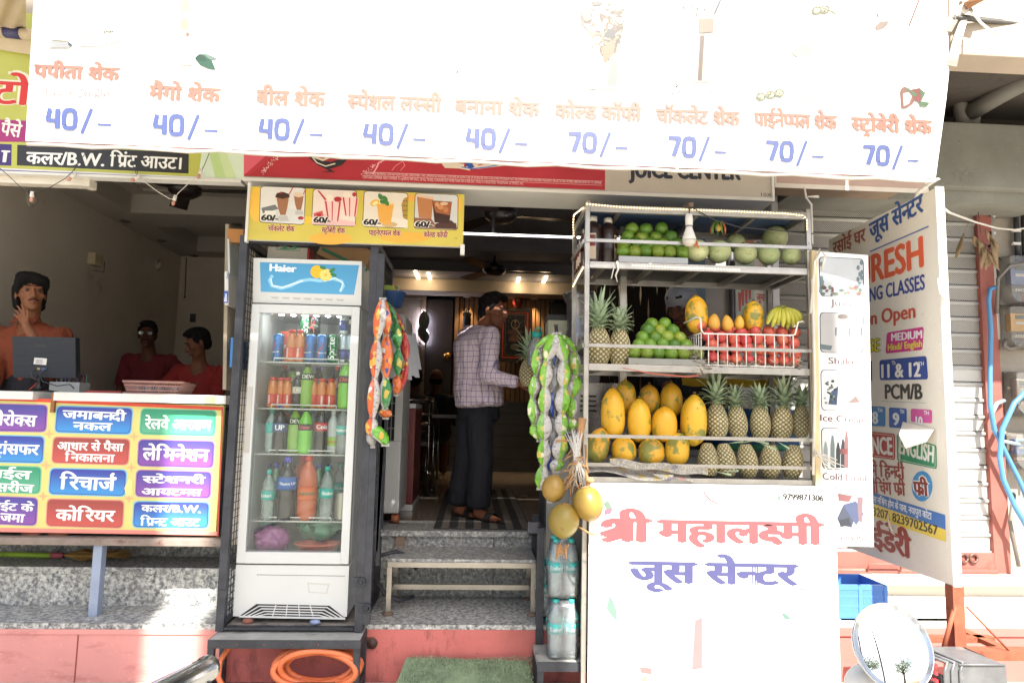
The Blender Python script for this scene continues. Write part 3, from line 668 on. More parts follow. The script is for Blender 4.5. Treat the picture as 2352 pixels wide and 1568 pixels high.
# ---- red drink sign and juice centre sign in one lightbox
t,s=board('juice_shop_sign','long red and cream lightbox sign reading JUICE CENTER above the juice shop','sign',(-1.36,3.9,2.915),3.13,.42,.3,mat('lightbox_side','#b9b6b0',.35,.5))
s.flat([(0,.012),(2.105,.012),(2.105,.42),(0,.42)],mat('sting_red','#ae2b38',.4,var=.15,scale=2.5),1);s.flat([(2.105,.012),(3.13,.012),(3.13,.42),(2.105,.42)],ink('#b9b1a3'),1)
s.poly([(560,402),(612,372),(650,348),(560,344)],ink('#d2596c'),2);s.poly([(560,403),(575,400),(640,352),(620,350)],ink('#b0303c'),3)
DK,CRM=ink('#1e1e26'),ink('#d8cdb8')
s.poly([(700,351),(712,365),(730,380),(752,390),(756,392),(738,395),(770,396),(758,388),(785,380),(802,362),(780,366),(760,372),(735,368),(715,356)][::-1],DK,3)
s.line([(708,353),(724,362),(742,368),(756,362),(756,352),(738,350)],.012,CRM,4);s.line([(714,357),(728,374),(748,382),(770,376)],.007,CRM,4);s.line([(770,352),(782,360),(796,356),(802,350)],.010,CRM,4);s.line([(772,364),(788,366),(800,358)],.006,CRM,4)
s.text("ENERGY",(803,363),(841,365),6.5,ink('#e0d4cc'),.04,3,slant=.25)
s.line([(892,356),(886,366),(870,374),(866,384),(856,400)],.008,ink('#e9a7ad'),3);s.line([(922,360),(925,370),(908,382),(900,392)],.004,ink('#e08a92'),3);s.line([(925,370),(930,380),(920,392)],.004,ink('#e08a92'),3)
for i in range(60):
 q=rnd.random();s.ell(600+45*q+rnd.uniform(-6,6),398-46*q+rnd.uniform(-4,4),1.2,1,ink('#e6c8c6'),4,5);q=rnd.random();s.ell(830+60*q+rnd.uniform(-5,5),402-44*q+rnd.uniform(-4,4),1.3,1,ink('#e6b0b4'),4,5)
s.poly([(1010,370),(1066,377),(1066,388),(1022,386)],CRM,3);s.poly([(1090,374),(1180,378),(1100,388),(1060,389)],CRM,3);s.poly([(1066,373),(1082,372),(1090,384),(1078,389)],ink('#27509a'),4);s.line([(1060,384),(1085,388),(1120,384),(1160,376)],.006,ink('#3f74c4'),5);s.line([(1098,380),(1112,376),(1150,377)],.007,ink('#b3303a'),5);s.line([(1004,366),(1030,380),(1080,390)],.012,CRM,3)
SM=ink('#e8c9c6')
for t_,u0,u1,v in(("CAFFEINATED BEVERAGE. CONTAIN NON-CALORIC SWEETENERS. THIS CAFFEINATED BEVERAGE CONTAINS AN ADMIXTURE OF SUCRALOSE AND ACESULFAME POTASSIUM. NOT RECOMMENDED FOR CHILDREN, PREGNANT OR LACTATING WOMEN, PERSONS SENSITIVE TO CAFFEINE",838,1381,401),("CONTAINS CAFFEINE. HIGH CAFFEINE: 72 mg/SERVE. MRP (INCL. OF ALL TAXES). CONSUME NOT MORE THAN 500 ml PER DAY. STING IS A REGISTERED TRADEMARK OF PEPSICO, INC.",833,1203,410)):
 s.text(t_,(u0,v),(u1,v+(u1-u0)*.0402),6,SM,0,3)
s.line([(832,403),(1383,426)],.0018,SM,3);s.line([(832,395),(1383,417)],.0018,SM,3)
s.text("JUICE CENTER",(1446,407),(1700,413),40,ink('#232a3a'),.06,3);s.text("10X",(1748,451),(1773,452),8,ink('#33343a'),0,3)
s.build('print',t);b=MB().mat(WHITEP);b.box2((-1.36,3.885,2.895),(1.77,4.2,2.915));b.box2((1.755,3.886,2.915),(1.77,3.9,3.33));b.build('rim',t)
# ---- yellow shake menu hung under the red sign
t,s=board('shake_menu','yellow hanging sign with four pictures of shakes each priced 60','sign',(-1.30,3.86,2.545),1.215,.31,.03,WHITEP)
s.flat([(0,0),(1.215,0),(1.215,.31),(0,.31)],mat('menu_yellow','#c9b84c',.4,var=.1,scale=4),1)
for u,v,a,c_,h in((590,470,18,40,'#e8b84a'),(900,455,70,10,'#e2a64a'),(760,548,50,14,'#e3ab3e'),(930,545,60,12,'#e3ab3e'),(1050,470,10,20,'#e6b24a'),(700,505,30,8,'#e6bd3c')):s.ell(u,v,a,c_,ink(h),2)
def frame(c,bg):
 s.rr(c,.022,ink('#2a2622'),2);cx=sum(q[0]for q in c)/4;cy=sum(q[1]for q in c)/4
 s.rr([(cx+(u-cx)*.972,cy+(v-cy)*.966)for u,v in c],.02,ink(bg),3)
F4=[[(598,427),(703,431),(699,517),(595,511)],[(719,433),(820,437),(817,521),(715,517)],[(836,438),(938,443),(935,525),(832,521)],[(953,443),(1053,447),(1052,529),(950,525)]]
for c,bg in zip(F4,('#d9d7d2','#e0d3c8','#ddd5c6','#c9ccca')):frame(c,bg)
def glass(pts,c,lvl=5):s.poly(pts,ink(c),lvl)
glass([(598,495),(640,478),(699,482),(699,512),(598,508)],'#cfd0ce',4);glass([(600,478),(632,470),(640,480),(604,490)],'#6e7274',4);glass([(608,484),(634,484),(632,500),(610,500)],'#e4e0d8',5)
for dx,k in((0,1),(37,.78)):
 X=lambda u:649+dx+(u-649)*k;Y=lambda v:455-(3 if dx else 0)+(v-455)*k
 glass([(X(635),Y(452)),(X(664),Y(452)),(X(660),Y(478)),(X(656),Y(494)),(X(644),Y(494)),(X(639),Y(478))],'#9a6a4c',6);glass([(X(632),Y(453)),(X(636),Y(444)),(X(650),Y(441)),(X(664),Y(446)),(X(666),Y(453)),(X(650),Y(457))],'#3d2620' if not dx else '#d8c4ac',7);glass([(X(640),Y(496)),(X(660),Y(496)),(X(664),Y(508)),(X(638),Y(508))],'#b8b6b2',5)
s.ell(645,443,3,2.4,ink('#b02830'),8,8);s.line([(664,447),(673,431)],.006,ink('#b8404a'),8);s.line([(697,446),(702,436)],.006,ink('#b8404a'),8);s.ell(691,501,7,4,ink('#a02632'),6,10)
glass([(715,500),(740,488),(760,500),(816,510),(816,519),(716,515)],'#e2b8b4',4);glass([(720,490),(741,484),(743,500),(722,503)],'#c9584e',5);s.ell(732,495,6,5,ink('#a82a34'),6)
for dx,dy,k in((0,0,1),(40,-9,.95)):
 X=lambda u:762+dx+(u-762)*k;Y=lambda v:480+dy+(v-480)*k
 glass([(X(743),Y(460)),(X(785),Y(463)),(X(779),Y(509)),(X(751),Y(506))],'#ecc6c0',6);glass([(X(746),Y(462)),(X(750),Y(462)),(X(756),Y(506)),(X(753),Y(506))],'#b8383e',7);glass([(X(762),Y(463)),(X(765),Y(463)),(X(764),Y(508)),(X(762),Y(508))],'#c0444a',7);glass([(X(779),Y(463)),(X(783),Y(464)),(X(777),Y(509)),(X(774),Y(508))],'#b8383e',7);s.ell(X(756),Y(455),9*k,8*k,ink('#e8dccb'),7)
s.ell(776,458,9,6,ink('#b02834'),8);s.ell(814,447,5,5,ink('#b02834'),8);s.poly([(729,438),(733,438),(751,459),(746,460)],ink('#c23840'),8)
glass([(836,503),(880,497),(937,505),(936,524),(834,519)],'#e3dac8',4);glass([(865,465),(905,467),(897,516),(872,515)],'#e0a64a',6);glass([(867,463),(906,465),(905,470),(866,469)],'#e9cf9c',7);s.ell(861,466,11,7,ink('#e0b23c'),8,rot=-.4);s.ell(862,467,7,4,ink('#ecdca0'),9,rot=-.4)
for u,v,a in((874,452,1.1),(884,456,.7),(880,464,.2),(888,466,1.0)):s.ell(u,v,8,5,ink('#3e7a3c'),9,10,a)
s.poly([(922,470),(928,456),(937,452),(936,506),(926,500)],ink('#a98a3c'),5)
for i in range(12):s.ell(926+(i%3)*4,462+(i//3)*11,1.3,1.6,ink('#4e4a24'),6,6)
s.ell(895,516,18,6,ink('#c8a878'),5)
glass([(957,446),(996,453),(991,502),(962,500)],'#b3784c',5);glass([(956,446),(997,453),(996,459),(957,452)],'#d8b898',6);glass([(993,461),(1038,464),(1032,514),(998,511)],'#3a1f18',7);glass([(994,462),(1037,465),(1034,495),(1000,488)],'#9a5a34',8);s.ell(1012,476,7,6,ink('#c58a5c'),9);s.ell(1024,482,6,7,ink('#b87848'),9);s.ell(1020,468,9,4,ink('#d8b494'),9);s.ell(1004,470,5,5,ink('#cc9868'),9)
glass([(952,500),(990,502),(1000,516),(1048,512),(1050,527),(951,523)],'#8a5c48',4);glass([(1000,514),(1036,506),(1048,516),(1048,526),(1000,524)],'#4a2c24',6)
for(u,v)in((601,506),(721,511),(836,516),(955,521)):s.text("60/-",(u-1,v),(u+39,v+2),14,ink('#e8e4da'),.13,11);s.text("60/-",(u,v),(u+38,v+2),13,ink('#191817'),.06,13)
MR,MW=ink('#8c1a2c'),ink('#efe6c0')
for t_,a,c_ in(("चॉकलेट शेक",(616,530),(676,532)),("स_टvॉबेरी शेक",(739,534),(792,536)),("पाइनेएप_पल शेक",(847,540),(920,542)),("कोल_ड कॉफी",(973,544),(1028,546))):s.text(t_,a,c_,11,MW,.11,3);s.text(t_,a,c_,11,MR,.045,5)
s.text("HI",(1044,549),(1049,549.5),3.5,ink('#5a5030'),0,3);s.build('print',t)
b=MB().mat(WHITEP);b.box2((-.10,3.855,2.50),(-.075,3.89,2.56),.003);b.build('bracket',t);b=MB().mat(WHITEP);b.box2((-1.315,3.85,2.53),(-1.30,3.88,2.875));b.build('bracket',t)
# ---- service board on the front of the photocopy counter
cb=thing('service_counter','photocopy shop counter fronted by a bright board of service names','counter',(-2.2,4.4,.84))
b=MB().mat(mat('counter_dark','#2a2a2c',.5,var=.2));b.box2((-3.5,4.18,.885),(-1.49,4.75,1.60));b.mat(mat('rib_grey','#55565a',.5));b.box2((-1.489,4.16,.88),(-1.475,4.7,1.58));b.build('cabinet',cb)
b=MB().mat(mat('service_yellow','#cdc87a',.45,var=.05));b.box2((-3.0,4.15,.875),(-1.475,4.18,1.612),.003);b.build('board',cb)
s=Sheet((-3.0,4.1495,.875))
s.poly([(0,911),(512,934),(512,942),(0,919)],ink('#d64a34'),1);s.poly([(0,1211),(502,1220),(501,1229),(0,1221)],ink('#e08a7e'),1);s.poly([(509,934),(513,934),(502,1228),(498,1228)],ink('#b8453a'),2)
def grad(c1,c2,z0=0,z1=.155):
 """print that runs from c1 at height z0 to c2 at height z1"""
 k='grad_%s%s%.3f'%(c1,c2,z0)
 if k in _mc:return _mc[k]
 t=NT(k);g=t.n('TexCoord');sx=t.n('SeparateXYZ',{0:g.outputs['Object']});f=t.n('MapRange',{0:sx.outputs['Z'],1:z0,2:z1})
 t.set(t.b.inputs['Base Color'],t.ramp(f.outputs[0],[(.12,H(c1)),(.88,H(c2))]));t.b.inputs['Roughness'].default_value=.45;_mc[k]=t.m;return t.m
PU,BL,GN,RD=('#7f4a9e','#4a4496','#a06aac'),('#3a8acc','#38449e','#62acdc'),('#3f9c78','#1f8460','#66b494'),('#bb504a','#98423d','#d08078')
def cell(c,k,lines,lvl=2):
 s.rr([(u+q[0],v+q[1])for(u,v),q in zip(c,((-2.5,-2.5),(2.5,-2.5),(2.5,2.5),(-2.5,2.5)))],.03,ink(k[2]),lvl);s.rr(c,.028,ink('#2a2a78' if k in(PU,BL)else k[1]),lvl+1)
 q=[(u+(1.5 if i in(0,3)else-1.5),v+(1.5 if i<2 else-1.5))for i,(u,v)in enumerate(c)];z1=s.px(*c[0]).z-.84;z0=s.px(*c[3]).z-.84;top,bot=(k[1],k[0])if k is not GN else('#2f8f6c','#58a686');s.rr(q,.026,grad(bot,top,z0,z1),lvl+2)
 for t_,a,e,h in lines:s.text(t_,a,e,h,ink('#eef0ee'),.038,lvl+4)
cell([(-20,928),(108,931),(104,990),(-20,988)],PU,[("ीरोक_स",(-12,975),(82,979),24)]);cell([(-20,1000),(101,1003),(97,1062),(-20,1059)],BL,[("टvांसफर",(-14,1041),(88,1044),22)])
cell([(-20,1070),(94,1073),(90,1132),(-20,1128)],GN,[("ाईल",(-8,1096),(70,1100),18),("सरीज",(-12,1127),(76,1131),18)]);cell([(-20,1140),(86,1144),(82,1205),(-20,1201)],PU,[("ाईट के",(-8,1170),(76,1174),16),("जमा",(0,1196),(55,1199),18)])
cell([(132,933),(304,938),(299,996),(127,991)],BL,[("जमाबन_दी",(144,960),(288,966),18),("नकल",(168,986),(256,989),17)]);cell([(124,1004),(298,1009),(293,1066),(120,1061)],RD,[("आधार से पैसा",(132,1032),(283,1036),17),("िनकालना",(149,1058),(262,1061),17)])
cell([(117,1076),(290,1080),(286,1138),(113,1133)],BL,[("िरचाज~",(137,1122),(264,1126),28)]);cell([(110,1146),(284,1150),(280,1211),(107,1206)],RD,[("कोिरयर",(128,1194),(262,1197),24)])
cell([(326,939),(496,944),(492,1000),(322,995)],GN,[("रेलवे आर{ksh}ण",(333,984),(484,988),22)]);cell([(320,1010),(492,1014),(488,1073),(317,1068)],PU,[("लेिमनेशन",(328,1055),(478,1059),26)])
cell([(315,1080),(485,1084),(482,1143),(312,1138)],PU,[("स_टेशनरी",(328,1108),(470,1110),15),("आयटम_स",(326,1136),(462,1138),15)]);cell([(309,1152),(480,1154),(477,1211),(306,1209)],BL,[("कलर/B.W.",(325,1174),(460,1177),15),("िप^न_ट आउट",(322,1206),(458,1208),17)])
for u,v in((113,996),(308,1002),(106,1068),(302,1073),(99,1139),(296,1144)):s.poly([(u,v-12),(u+3,v-3),(u+13,v),(u+3,v+3),(u,v+12),(u-3,v+3),(u-13,v),(u-3,v-3)][::-1],ink('#dba878'),2)
s.poly([(286,1120),(296,1098),(304,1102),(306,1136),(290,1140)],ink('#d8cf86'),9);s.build('print',cb)
b=MB().mat(mat('counter_slab','#d2d1cc',.4,var=.08,scale=8));b.box2((-3.5,4.10,1.62),(-2.54,4.8,1.668),.004);b.box2((-2.42,4.09,1.618),(-1.445,4.8,1.668),.004);b.build('slab',cb)
b=MB().mat(mat('packing_tape','#c8a06a',.5));b.box2((-1.565,4.085,1.622),(-1.505,4.092,1.662));b.mat(mat('wood_strip','#8d5c33',.6));b.box2((-2.455,4.13,1.55),(-2.435,4.16,1.66));b.build('tape',cb)
for u,v in((75,1228),(136,1230),(485,1237)):
 b=MB();p=P(u,v,4.2);b.mat(mat('castor','#9a5a3c',.5,var=.2));b.tube([p+Vector((-.05,0,0)),p+Vector((.05,0,0))],.026,12);b.mat(BLACKM);b.box(p+Vector((.03,.02,.03)),(.08,.03,.05));b.build('castor',cb)
b=MB().mat(mat('rust_angle','#8c7f76',.7,.3,var=.2,scale=12,grime='#5e3d30',gs=6,ga=.52));b.box2((-3.4,4.1,.805),(-1.40,4.75,.845),.003)
b.mat(mat('blue_grey_leg','#8f9bb2',.5,var=.1,grime='#7a6a5e',gs=8,ga=.68));b.box2((-2.145,4.125,.41),(-2.095,4.18,.805),.003);tag(b.build('ledge',at=(-2.1,4.15,.41)),'rusty steel ledge on a blue grey leg under the service counter','ledge')
# ---- white poster on the front of the fruit stand
t,s=board('juice_poster','white sunlit poster with red and blue shop name below the fruit stand','poster',(P(1352,1300,3.60).x,3.60,.14),P(1921,1200,3.6).x-P(1352,1300,3.60).x,P(1600,1112,3.6).z-.14,.012,FLEX)
PK,IB=ink(S('#ffa0a8')),ink(S('#9496e8'));W_=lambda h:ink(S(h))
s.text("{shr}ी",(1382,1240),(1491,1244),52,PK,.055);s.text("महाल{ksm}मी",(1514,1243),(1888,1250),49,PK,.055);s.text("जूस सेन_टर",(1448,1336),(1830,1343),47,IB,.055)
s.text("SHREE MAHALAXMI",(1588,1167),(1685,1169),8,W_('#f2a4aa'),.03);s.line([(1617,1128),(1621,1138),(1632,1148),(1648,1156)],.008,W_('#f29aa6'),3);s.text("9799871306",(1799,1147),(1891,1150),14,W_('#30312e'),.06);s.ell(1789,1143,5,5,W_('#c9f0d8'),3)
for pts,c in(([(1399,1366),(1408,1378),(1416,1400),(1418,1425),(1404,1414),(1393,1396)],'#c6f4e2'),([(1794,1406),(1806,1409),(1819,1422),(1802,1421)],'#b4eede'),([(1898,1358),(1908,1354),(1902,1361)],'#b8f0d8'),([(1883,1508),(1892,1504),(1888,1511)],'#b4eede'),([(1404,1527),(1417,1532),(1412,1534)],'#c4f2dc'),([(1597,1424),(1613,1416),(1613,1534),(1590,1537)],'#fbd2d5'),([(1588,1428),(1597,1423),(1590,1537),(1577,1539)],'#fde4e5'),([(1580,1436),(1588,1428),(1577,1539),(1566,1541)],'#fef2f2'),([(1468,1530),(1498,1533),(1496,1548),(1472,1544)],'#f8cccc'),([(1548,1470),(1560,1466),(1556,1530),(1544,1534)],'#eef8ec'),([(1396,1148),(1404,1160),(1406,1176),(1392,1168),(1386,1156)],'#c8ecd0'),([(1388,1170),(1408,1166),(1402,1180),(1388,1182)],'#f4b8dc'),([(1466,1560),(1490,1545),(1486,1566)],'#fde0d6'),([(1824,1336),(1838,1350),(1860,1354),(1840,1355)],'#f8d0d0')):s.poly(pts[::-1],W_(c),3)
s.build('print',t)
# ---- narrow menu strip beside the stand
ms=thing('menu_strip','narrow upright menu board of small food pictures tied beside the fruit stand','sign',(1.98,3.6,.94))
r_=(P(2003,1255,3.68)-P(1870,1255,3.628));r_.z=0;r_.normalize()
s=Sheet((P(1870,1255,3.628).x,3.628,.96),r_)
b=MB().mat(FLEX);c4=[s.px(*q)for q in((1874,578),(1994,586),(2007,1255),(1886,1252))];c4[0].z=c4[1].z
b.prism([c4[3],c4[2],c4[1],c4[0]],s.n*-.02);b.mat(mat('strip_wood','#c9b68e',.6,var=.15));b.bar(c4[3]-s.r*.018,c4[0]-s.r*.018,.03,.03);b.build('panel',ms)
for i,(q,bg)in enumerate((([(1881,589),(1983,594),(1984,683),(1884,681)],'#f4faff'),([(1883,716),(1984,720),(1982,812),(1884,810)],'#f6f4f4'),([(1885,848),(1986,850),(1988,944),(1887,943)],'#fdfdfd'),([(1886,981),(1990,984),(1989,1079),(1889,1077)],'#fbfdfd'),([(1914,1118),(1994,1120),(1994,1212),(1916,1210)],'#f8fafa'))):
 s.rr([(u+(1 if u>1930 else-1),v)for u,v in q],.03,W_('#7f868c'),1);s.rr([(q[0][0]+1.2,q[0][1]+1.4),(q[1][0]-1.2,q[1][1]+1.4),(q[2][0]-1.2,q[2][1]-1.4),(q[3][0]+1.2,q[3][1]-1.4)],.029,W_(bg),2)
for i in range(26):s.ell(rnd.uniform(1886,1980),rnd.uniform(655,678),rnd.uniform(3,7),rnd.uniform(3,6),W_(rnd.choice(['#f4b0a4','#d8ecd0','#f8d0c8','#bcd8c8','#e08888'])),3,8)
for i in range(8):s.ell(rnd.uniform(1970,1980),rnd.uniform(600,670),4,6,W_('#c8e4f4'),3,8);s.ell(rnd.uniform(1884,1890),rnd.uniform(595,670),4,6,W_('#c8e8f4'),3,8)
s.build('picture',ms)
for u in(1918,1950,1977):s.poly([(u,752),(u+4,752),(u+3,772),(u,770)],W_('#b8cce0'),3)
s.ell(1936,727,12,6,W_('#d8c8c4'),3);s.poly([(1885,790),(1912,794),(1908,804),(1886,802)],W_('#bcd8e0'),3)
s.build('picture',ms)
for i in range(22):s.ell(rnd.uniform(1893,1919),rnd.uniform(872,926),rnd.uniform(2,4.5),rnd.uniform(2,4),W_(rnd.choice(['#7f9a84','#c8dcc8','#5c6e64','#e8f0e0'])),4,8)
s.poly([(1902,928),(1908,900),(1926,885),(1922,930)],W_('#88a8e0'),3);s.poly([(1945,926),(1966,908),(1976,924)],W_('#e8c8c4'),3);s.line([(1945,924),(1975,890)],.004,W_('#c89890'),4)
s.build('picture',ms)
for u,h,c in((1896,60,'#e4f4f0'),(1912,74,'#d4ecec'),(1925,58,'#6f7c88'),(1936,66,'#68727c'),(1944,84,'#f4b8b8'),(1960,60,'#f4f4f8'),(1974,52,'#e8f0f8')):s.poly([(u-5,1074),(u-5,1074-h*.7),(u-2,1074-h),(u+2,1074-h),(u+5,1074-h*.7),(u+5,1074)],W_(c),3)
s.poly([(1930,1030),(1946,1030),(1946,1042),(1930,1042)],W_('#e88888'),4)
s.build('picture',ms)
for pts,c in(([(1922,1190),(1936,1160),(1968,1176),(1956,1210),(1930,1206)],'#8a94b0'),([(1936,1158),(1966,1150),(1984,1180),(1966,1206)],'#98a8dc'),([(1924,1132),(1958,1138),(1950,1152),(1926,1150)],'#f0a8ac'),([(1968,1140),(1982,1142),(1980,1200),(1972,1196)],'#e8c0cc'),([(1926,1194),(1950,1188),(1954,1206),(1930,1209)],'#6a7280')):s.poly(pts,W_(c),4)
s.build('picture',ms)
for t_,a,e,m_ in(("Juice",(1908,702),(1962,705),'#f0c8d0'),("Shake",(1903,835),(1968,838),'#e4a8b4'),("Ice Cream",(1884,966),(1990,972),'#d890a0'),("Cold Drink",(1889,1100),(1997,1106),'#dc9cac'),("Bakery Item",(1912,1240),(2000,1242),'#d08494')):s.text(t_,a,e,15,W_(m_),.02,3)
s.build('print',ms)
b=MB().mat(mat('tie_wire','#cfcac0',.6))
b.tube([P(1862,720,3.6),P(1872,600,3.6),P(1884,572,3.59),P(1896,588,3.59),P(1888,620,3.6)],.007,6);b.tube([P(1868,1090,3.6),P(1872,900,3.59),P(1866,640,3.6)],.008,6)
for i in range(10):a=rnd.uniform(0,6);b.tube([P(1868+rnd.uniform(-6,14),1040+rnd.uniform(-12,12),3.59),P(1880+rnd.uniform(-12,12),1050+rnd.uniform(-20,20),3.57),P(1890+rnd.uniform(-10,50),1058+rnd.uniform(-10,34),3.58)],.0028,4)
b.tube([P(1886,1050,3.58),P(1910,1110,3.57),P(1916,1200,3.57),P(1922,1262,3.58),P(1918,1300,3.6)],.003,4);b.build('tie_cord',ms)
# ---- coaching class board at right angles to the shops
cs=thing('coaching_board','tall cream coaching class board on a rusty post facing sideways along the street','sign',(2.49,3.5,.45))
b=MB().mat(mat('board_cream','#e2dccf',.55,var=.05,scale=2,grime='#b9ab94',gs=2.5,ga=.66));X0=2.49
b.box2((X0,3.50,.765),(X0+.035,4.62,2.872));b.build('panel',cs)
b=MB().mat(mat('board_edge','#e2dfd8',.7,var=.05));b.box2((X0-.002,3.485,.76),(X0+.045,3.50,2.88),.003);b.build('edge_strip',cs)
s=Sheet((X0-.001,4.62,.765),(0,-1,0))
s.text("रसोई घर",(1915,590),(1988,553),26,W_('#d89080'),.04)if 0 else s.text("रसोई घर",(1914,585),(1988,553),26,ink('#a8604e'),.04)
s.text("जूस सेन_टर",(1999,549),(2121,485),35,ink('#3d5a94'),.045);s.line([(1998,578),(2133,520)],.008,ink('#5a6cb0'),2)
s.text("SURESH",(1950,665),(2121,612),60,ink('#f0d8cc'),.07,2);s.text("SURESH",(1950,664),(2120,611),58,ink('#d9613f'),.045,4);s.text("COACHING CLASSES",(1925,708),(2124,664),28,ink('#3a4a92'),.035)
s.text("Admission Open",(1900,762),(2102,729),27,ink('#c25846'),.035);s.text("COURSE",(1930,812),(2020,806),26,ink('#4a4a3c'),.10,2);s.text("COURSE",(1930,812),(2020,806),26,ink('#d8cc3c'),.035,4)
s.rr([(2037,764),(2122,750),(2119,803),(2034,812)],.02,ink('#c43c84'),2);s.text("MEDIUM",(2048,783),(2118,776),17,ink('#ece4e8'),.05,4);s.text("Hindi/ English",(2040,805),(2118,796),15,ink('#e0d840'),.03,4)
s.rr([(2020,827),(2128,817),(2132,871),(2021,873)],.02,ink('#3c4f92'),2);s.text("11 & 12",(2026,867),(2114,864),30,ink('#e8e6e0'),.05,4);s.text("Th",(2049,838),(2057,837),9,ink('#e8e6e0'),.02,4);s.text("TH",(2110,840),(2122,839),9,ink('#e8e6e0'),.02,4);s.poly([(1985,832),(2003,829),(2003,874),(1985,875)],ink('#3c4f92'),2)
s.text("PCM/B",(2034,915),(2118,916),32,ink('#4a4846'),.05,3);s.line([(2024,921),(2128,925)],.003,ink('#a8b8b8'),2)
for c,k,n in(([(1985,932),(2034,934),(2034,979),(1985,977)],'#4a84ba','8'),([(2042,935),(2083,938),(2083,984),(2042,981)],'#4a66aa','9'),([(2092,938),(2141,941),(2141,972),(2092,968)],'#d060a0','10')):
 s.rr(c,.015,ink(k),2);u=c[0][0];w2=c[1][0]-u;s.text(n,(u+w2*.25 if n!='8' else 2005,c[0][1]+40),(u+w2*.55 if n!='8' else 2016,c[0][1]+41),27 if n!='10' else 22,ink('#e4e6ea'),.06,3);s.text("TH",(u+w2*.62,c[0][1]+14),(u+w2*.85,c[0][1]+14.5),9,ink('#e4e6ea'),.03,3)
for c,k,t_,a,e in(([(1970,988),(2056,996),(2056,1056),(1970,1044)],'#b04a40',"SCIENCE",(1962,1038),(2050,1044)),([(2060,996),(2151,1022),(2152,1077),(2061,1058)],'#3f9068',"ENGLISH",(2066,1040),(2144,1062))):
 s.rr(c,.018,ink(k),2);s.rr([(q[0]+d[0],q[1]+d[1])for q,d in zip(c,((3,3),(-3,3),(-3,-3),(3,-3)))],.016,ink('#d8d8cc'),3);s.rr([(q[0]+d[0],q[1]+d[1])for q,d in zip(c,((4,4),(-4,4),(-4,-4),(4,-4)))],.015,ink(k),4);s.text(t_,a,e,36,ink('#e8e8e0'),.05,5)
s.text("ों में िहन_दी",(1985,1090),(2078,1100),25,ink('#a04a3e'),.045);s.text("कोिचंग फ^ी",(1990,1130),(2080,1138),25,ink('#a04a3e'),.045);s.ell(2118,1116,24,35,ink('#4a90c8'),2);s.text("फ^ी",(2099,1135),(2133,1139),30,ink('#e6e2d8'),.12,3);s.text("फ^ी",(2100,1135),(2132,1139),29,ink('#8a3c34'),.05,5)
s.poly([(1980,1122),(2171,1182),(2172,1216),(1980,1146)],ink('#4a78b8'),2);s.text("ना निसंग होम के पास, नयापुरा कोटा",(2006,1152),(2140,1193),13,ink('#e8eaea'),.03,3);s.poly([(1980,1146),(2172,1216),(2173,1244),(1980,1178)],ink('#e6cc58'),2);s.text("3207, 8239702567",(2006,1182),(2154,1229),19,ink('#48483c'),.035,3);s.text("ईडेरी",(2006,1253),(2092,1282),42,ink('#9a4438'),.06)
s.build('print',cs)
b=MB().mat(mat('torn_flap','#e6ded0',.6));a=[s.px(2078,968),s.px(2150,985),s.px(2148,1015),s.px(2112,1030),s.px(2092,1000)]
b.poly([a[0]+s.n*.012,a[4]+s.n*.07,a[3]+s.n*.08,a[2]+s.n*.05,a[1]+s.n*.01]);b.build('torn_print',cs);b=MB().mat(mat('torn_flap','#e6ded0',.6));a=[s.px(2078,968),s.px(2090,1000),s.px(2074,1080),s.px(2070,1050)];b.poly([q+s.n*h for q,h in zip(a,(.012,.05,.02,.012))]);b.build('torn_print',cs);b=MB().mat(mat('torn_flap','#e6ded0',.6));a=[s.px(2042,1182),s.px(2060,1210),s.px(2064,1230),s.px(2050,1222)];b.poly([q+s.n*h for q,h in zip(a,(.01,.05,.02,.012))])
b.build('torn_print',cs);b=MB().mat(mat('tie_cloth','#d8d4cc',.8));b.tube([P(2158,640,3.49),P(2164,672,3.47),P(2178,700,3.46)],[.012,.02,.006],6,flat=.5);b.build('cloth_knot',cs)
b=MB().mat(mat('rust_post','#8f4f38',.75,.2,var=.2,scale=12,grime='#5c3426',gs=9,ga=.55));b.box2((2.485,3.49,.42),(2.545,3.55,.765));b.box2((2.2,3.48,.40),(4.2,3.56,.445));b.tube([(2.42,3.5,.43),(2.5,3.5,.66)],.012,6);b.tube([(2.56,3.5,.66),(2.78,3.5,.44)],.006,5)
for y in(3.75,4.05):b.box2((2.2,y,.40),(2.9,y+.05,.43))
for x in(2.25,4.1):b.box2((x,3.49,.1),(x+.05,3.55,.4))
for x in(2.3,2.8):b.box2((x,3.56,.405),(x+.05,4.0,.43))
b.build('post_stand',cs)
# ---- pale box canopy over the shutter
aw=thing('box_canopy','pale yellow and white box sign fixed above the grey shutter','sign',(2.3,4.2,2.9))
b=MB().mat(mat('box_wood','#8a7766',.7,var=.12));p0=P(1790,428,4.15);b.box2((p0.x,4.15,p0.z),(2.74,4.33,p0.z+.5),.004);b.build('box',aw)
s=Sheet((p0.x,4.146,p0.z));s.flat([(-.03,-.01),(.99,-.01),(.99,.5),(-.03,.5)],ink('#d8cfc2'),1);s.flat([(-.02,.075),(.97,.075),(.97,.3),(-.02,.3)],ink('#d6c98c'),2);s.flat([(-.02,.02),(.97,.02),(.97,.07),(-.02,.07)],ink('#b59a8c'),2);s.build('print',aw)
b=MB().mat(mat('tie_cloth','#d8d4cc',.8));b.tube([P(2152,412,3.3),P(2130,425,3.5),P(2112,440,3.8),P(2100,455,4.1)],[.016,.02,.018,.008],6,flat=.4);b.tube([P(1848,430,4.1),P(1852,455,3.9),P(1864,470,3.75),P(1866,560,3.66)],.006,5);b.tube([P(1854,452,3.9),P(1880,452,3.9)],[.004,.009],5);b.build('cloth_tie',aw)
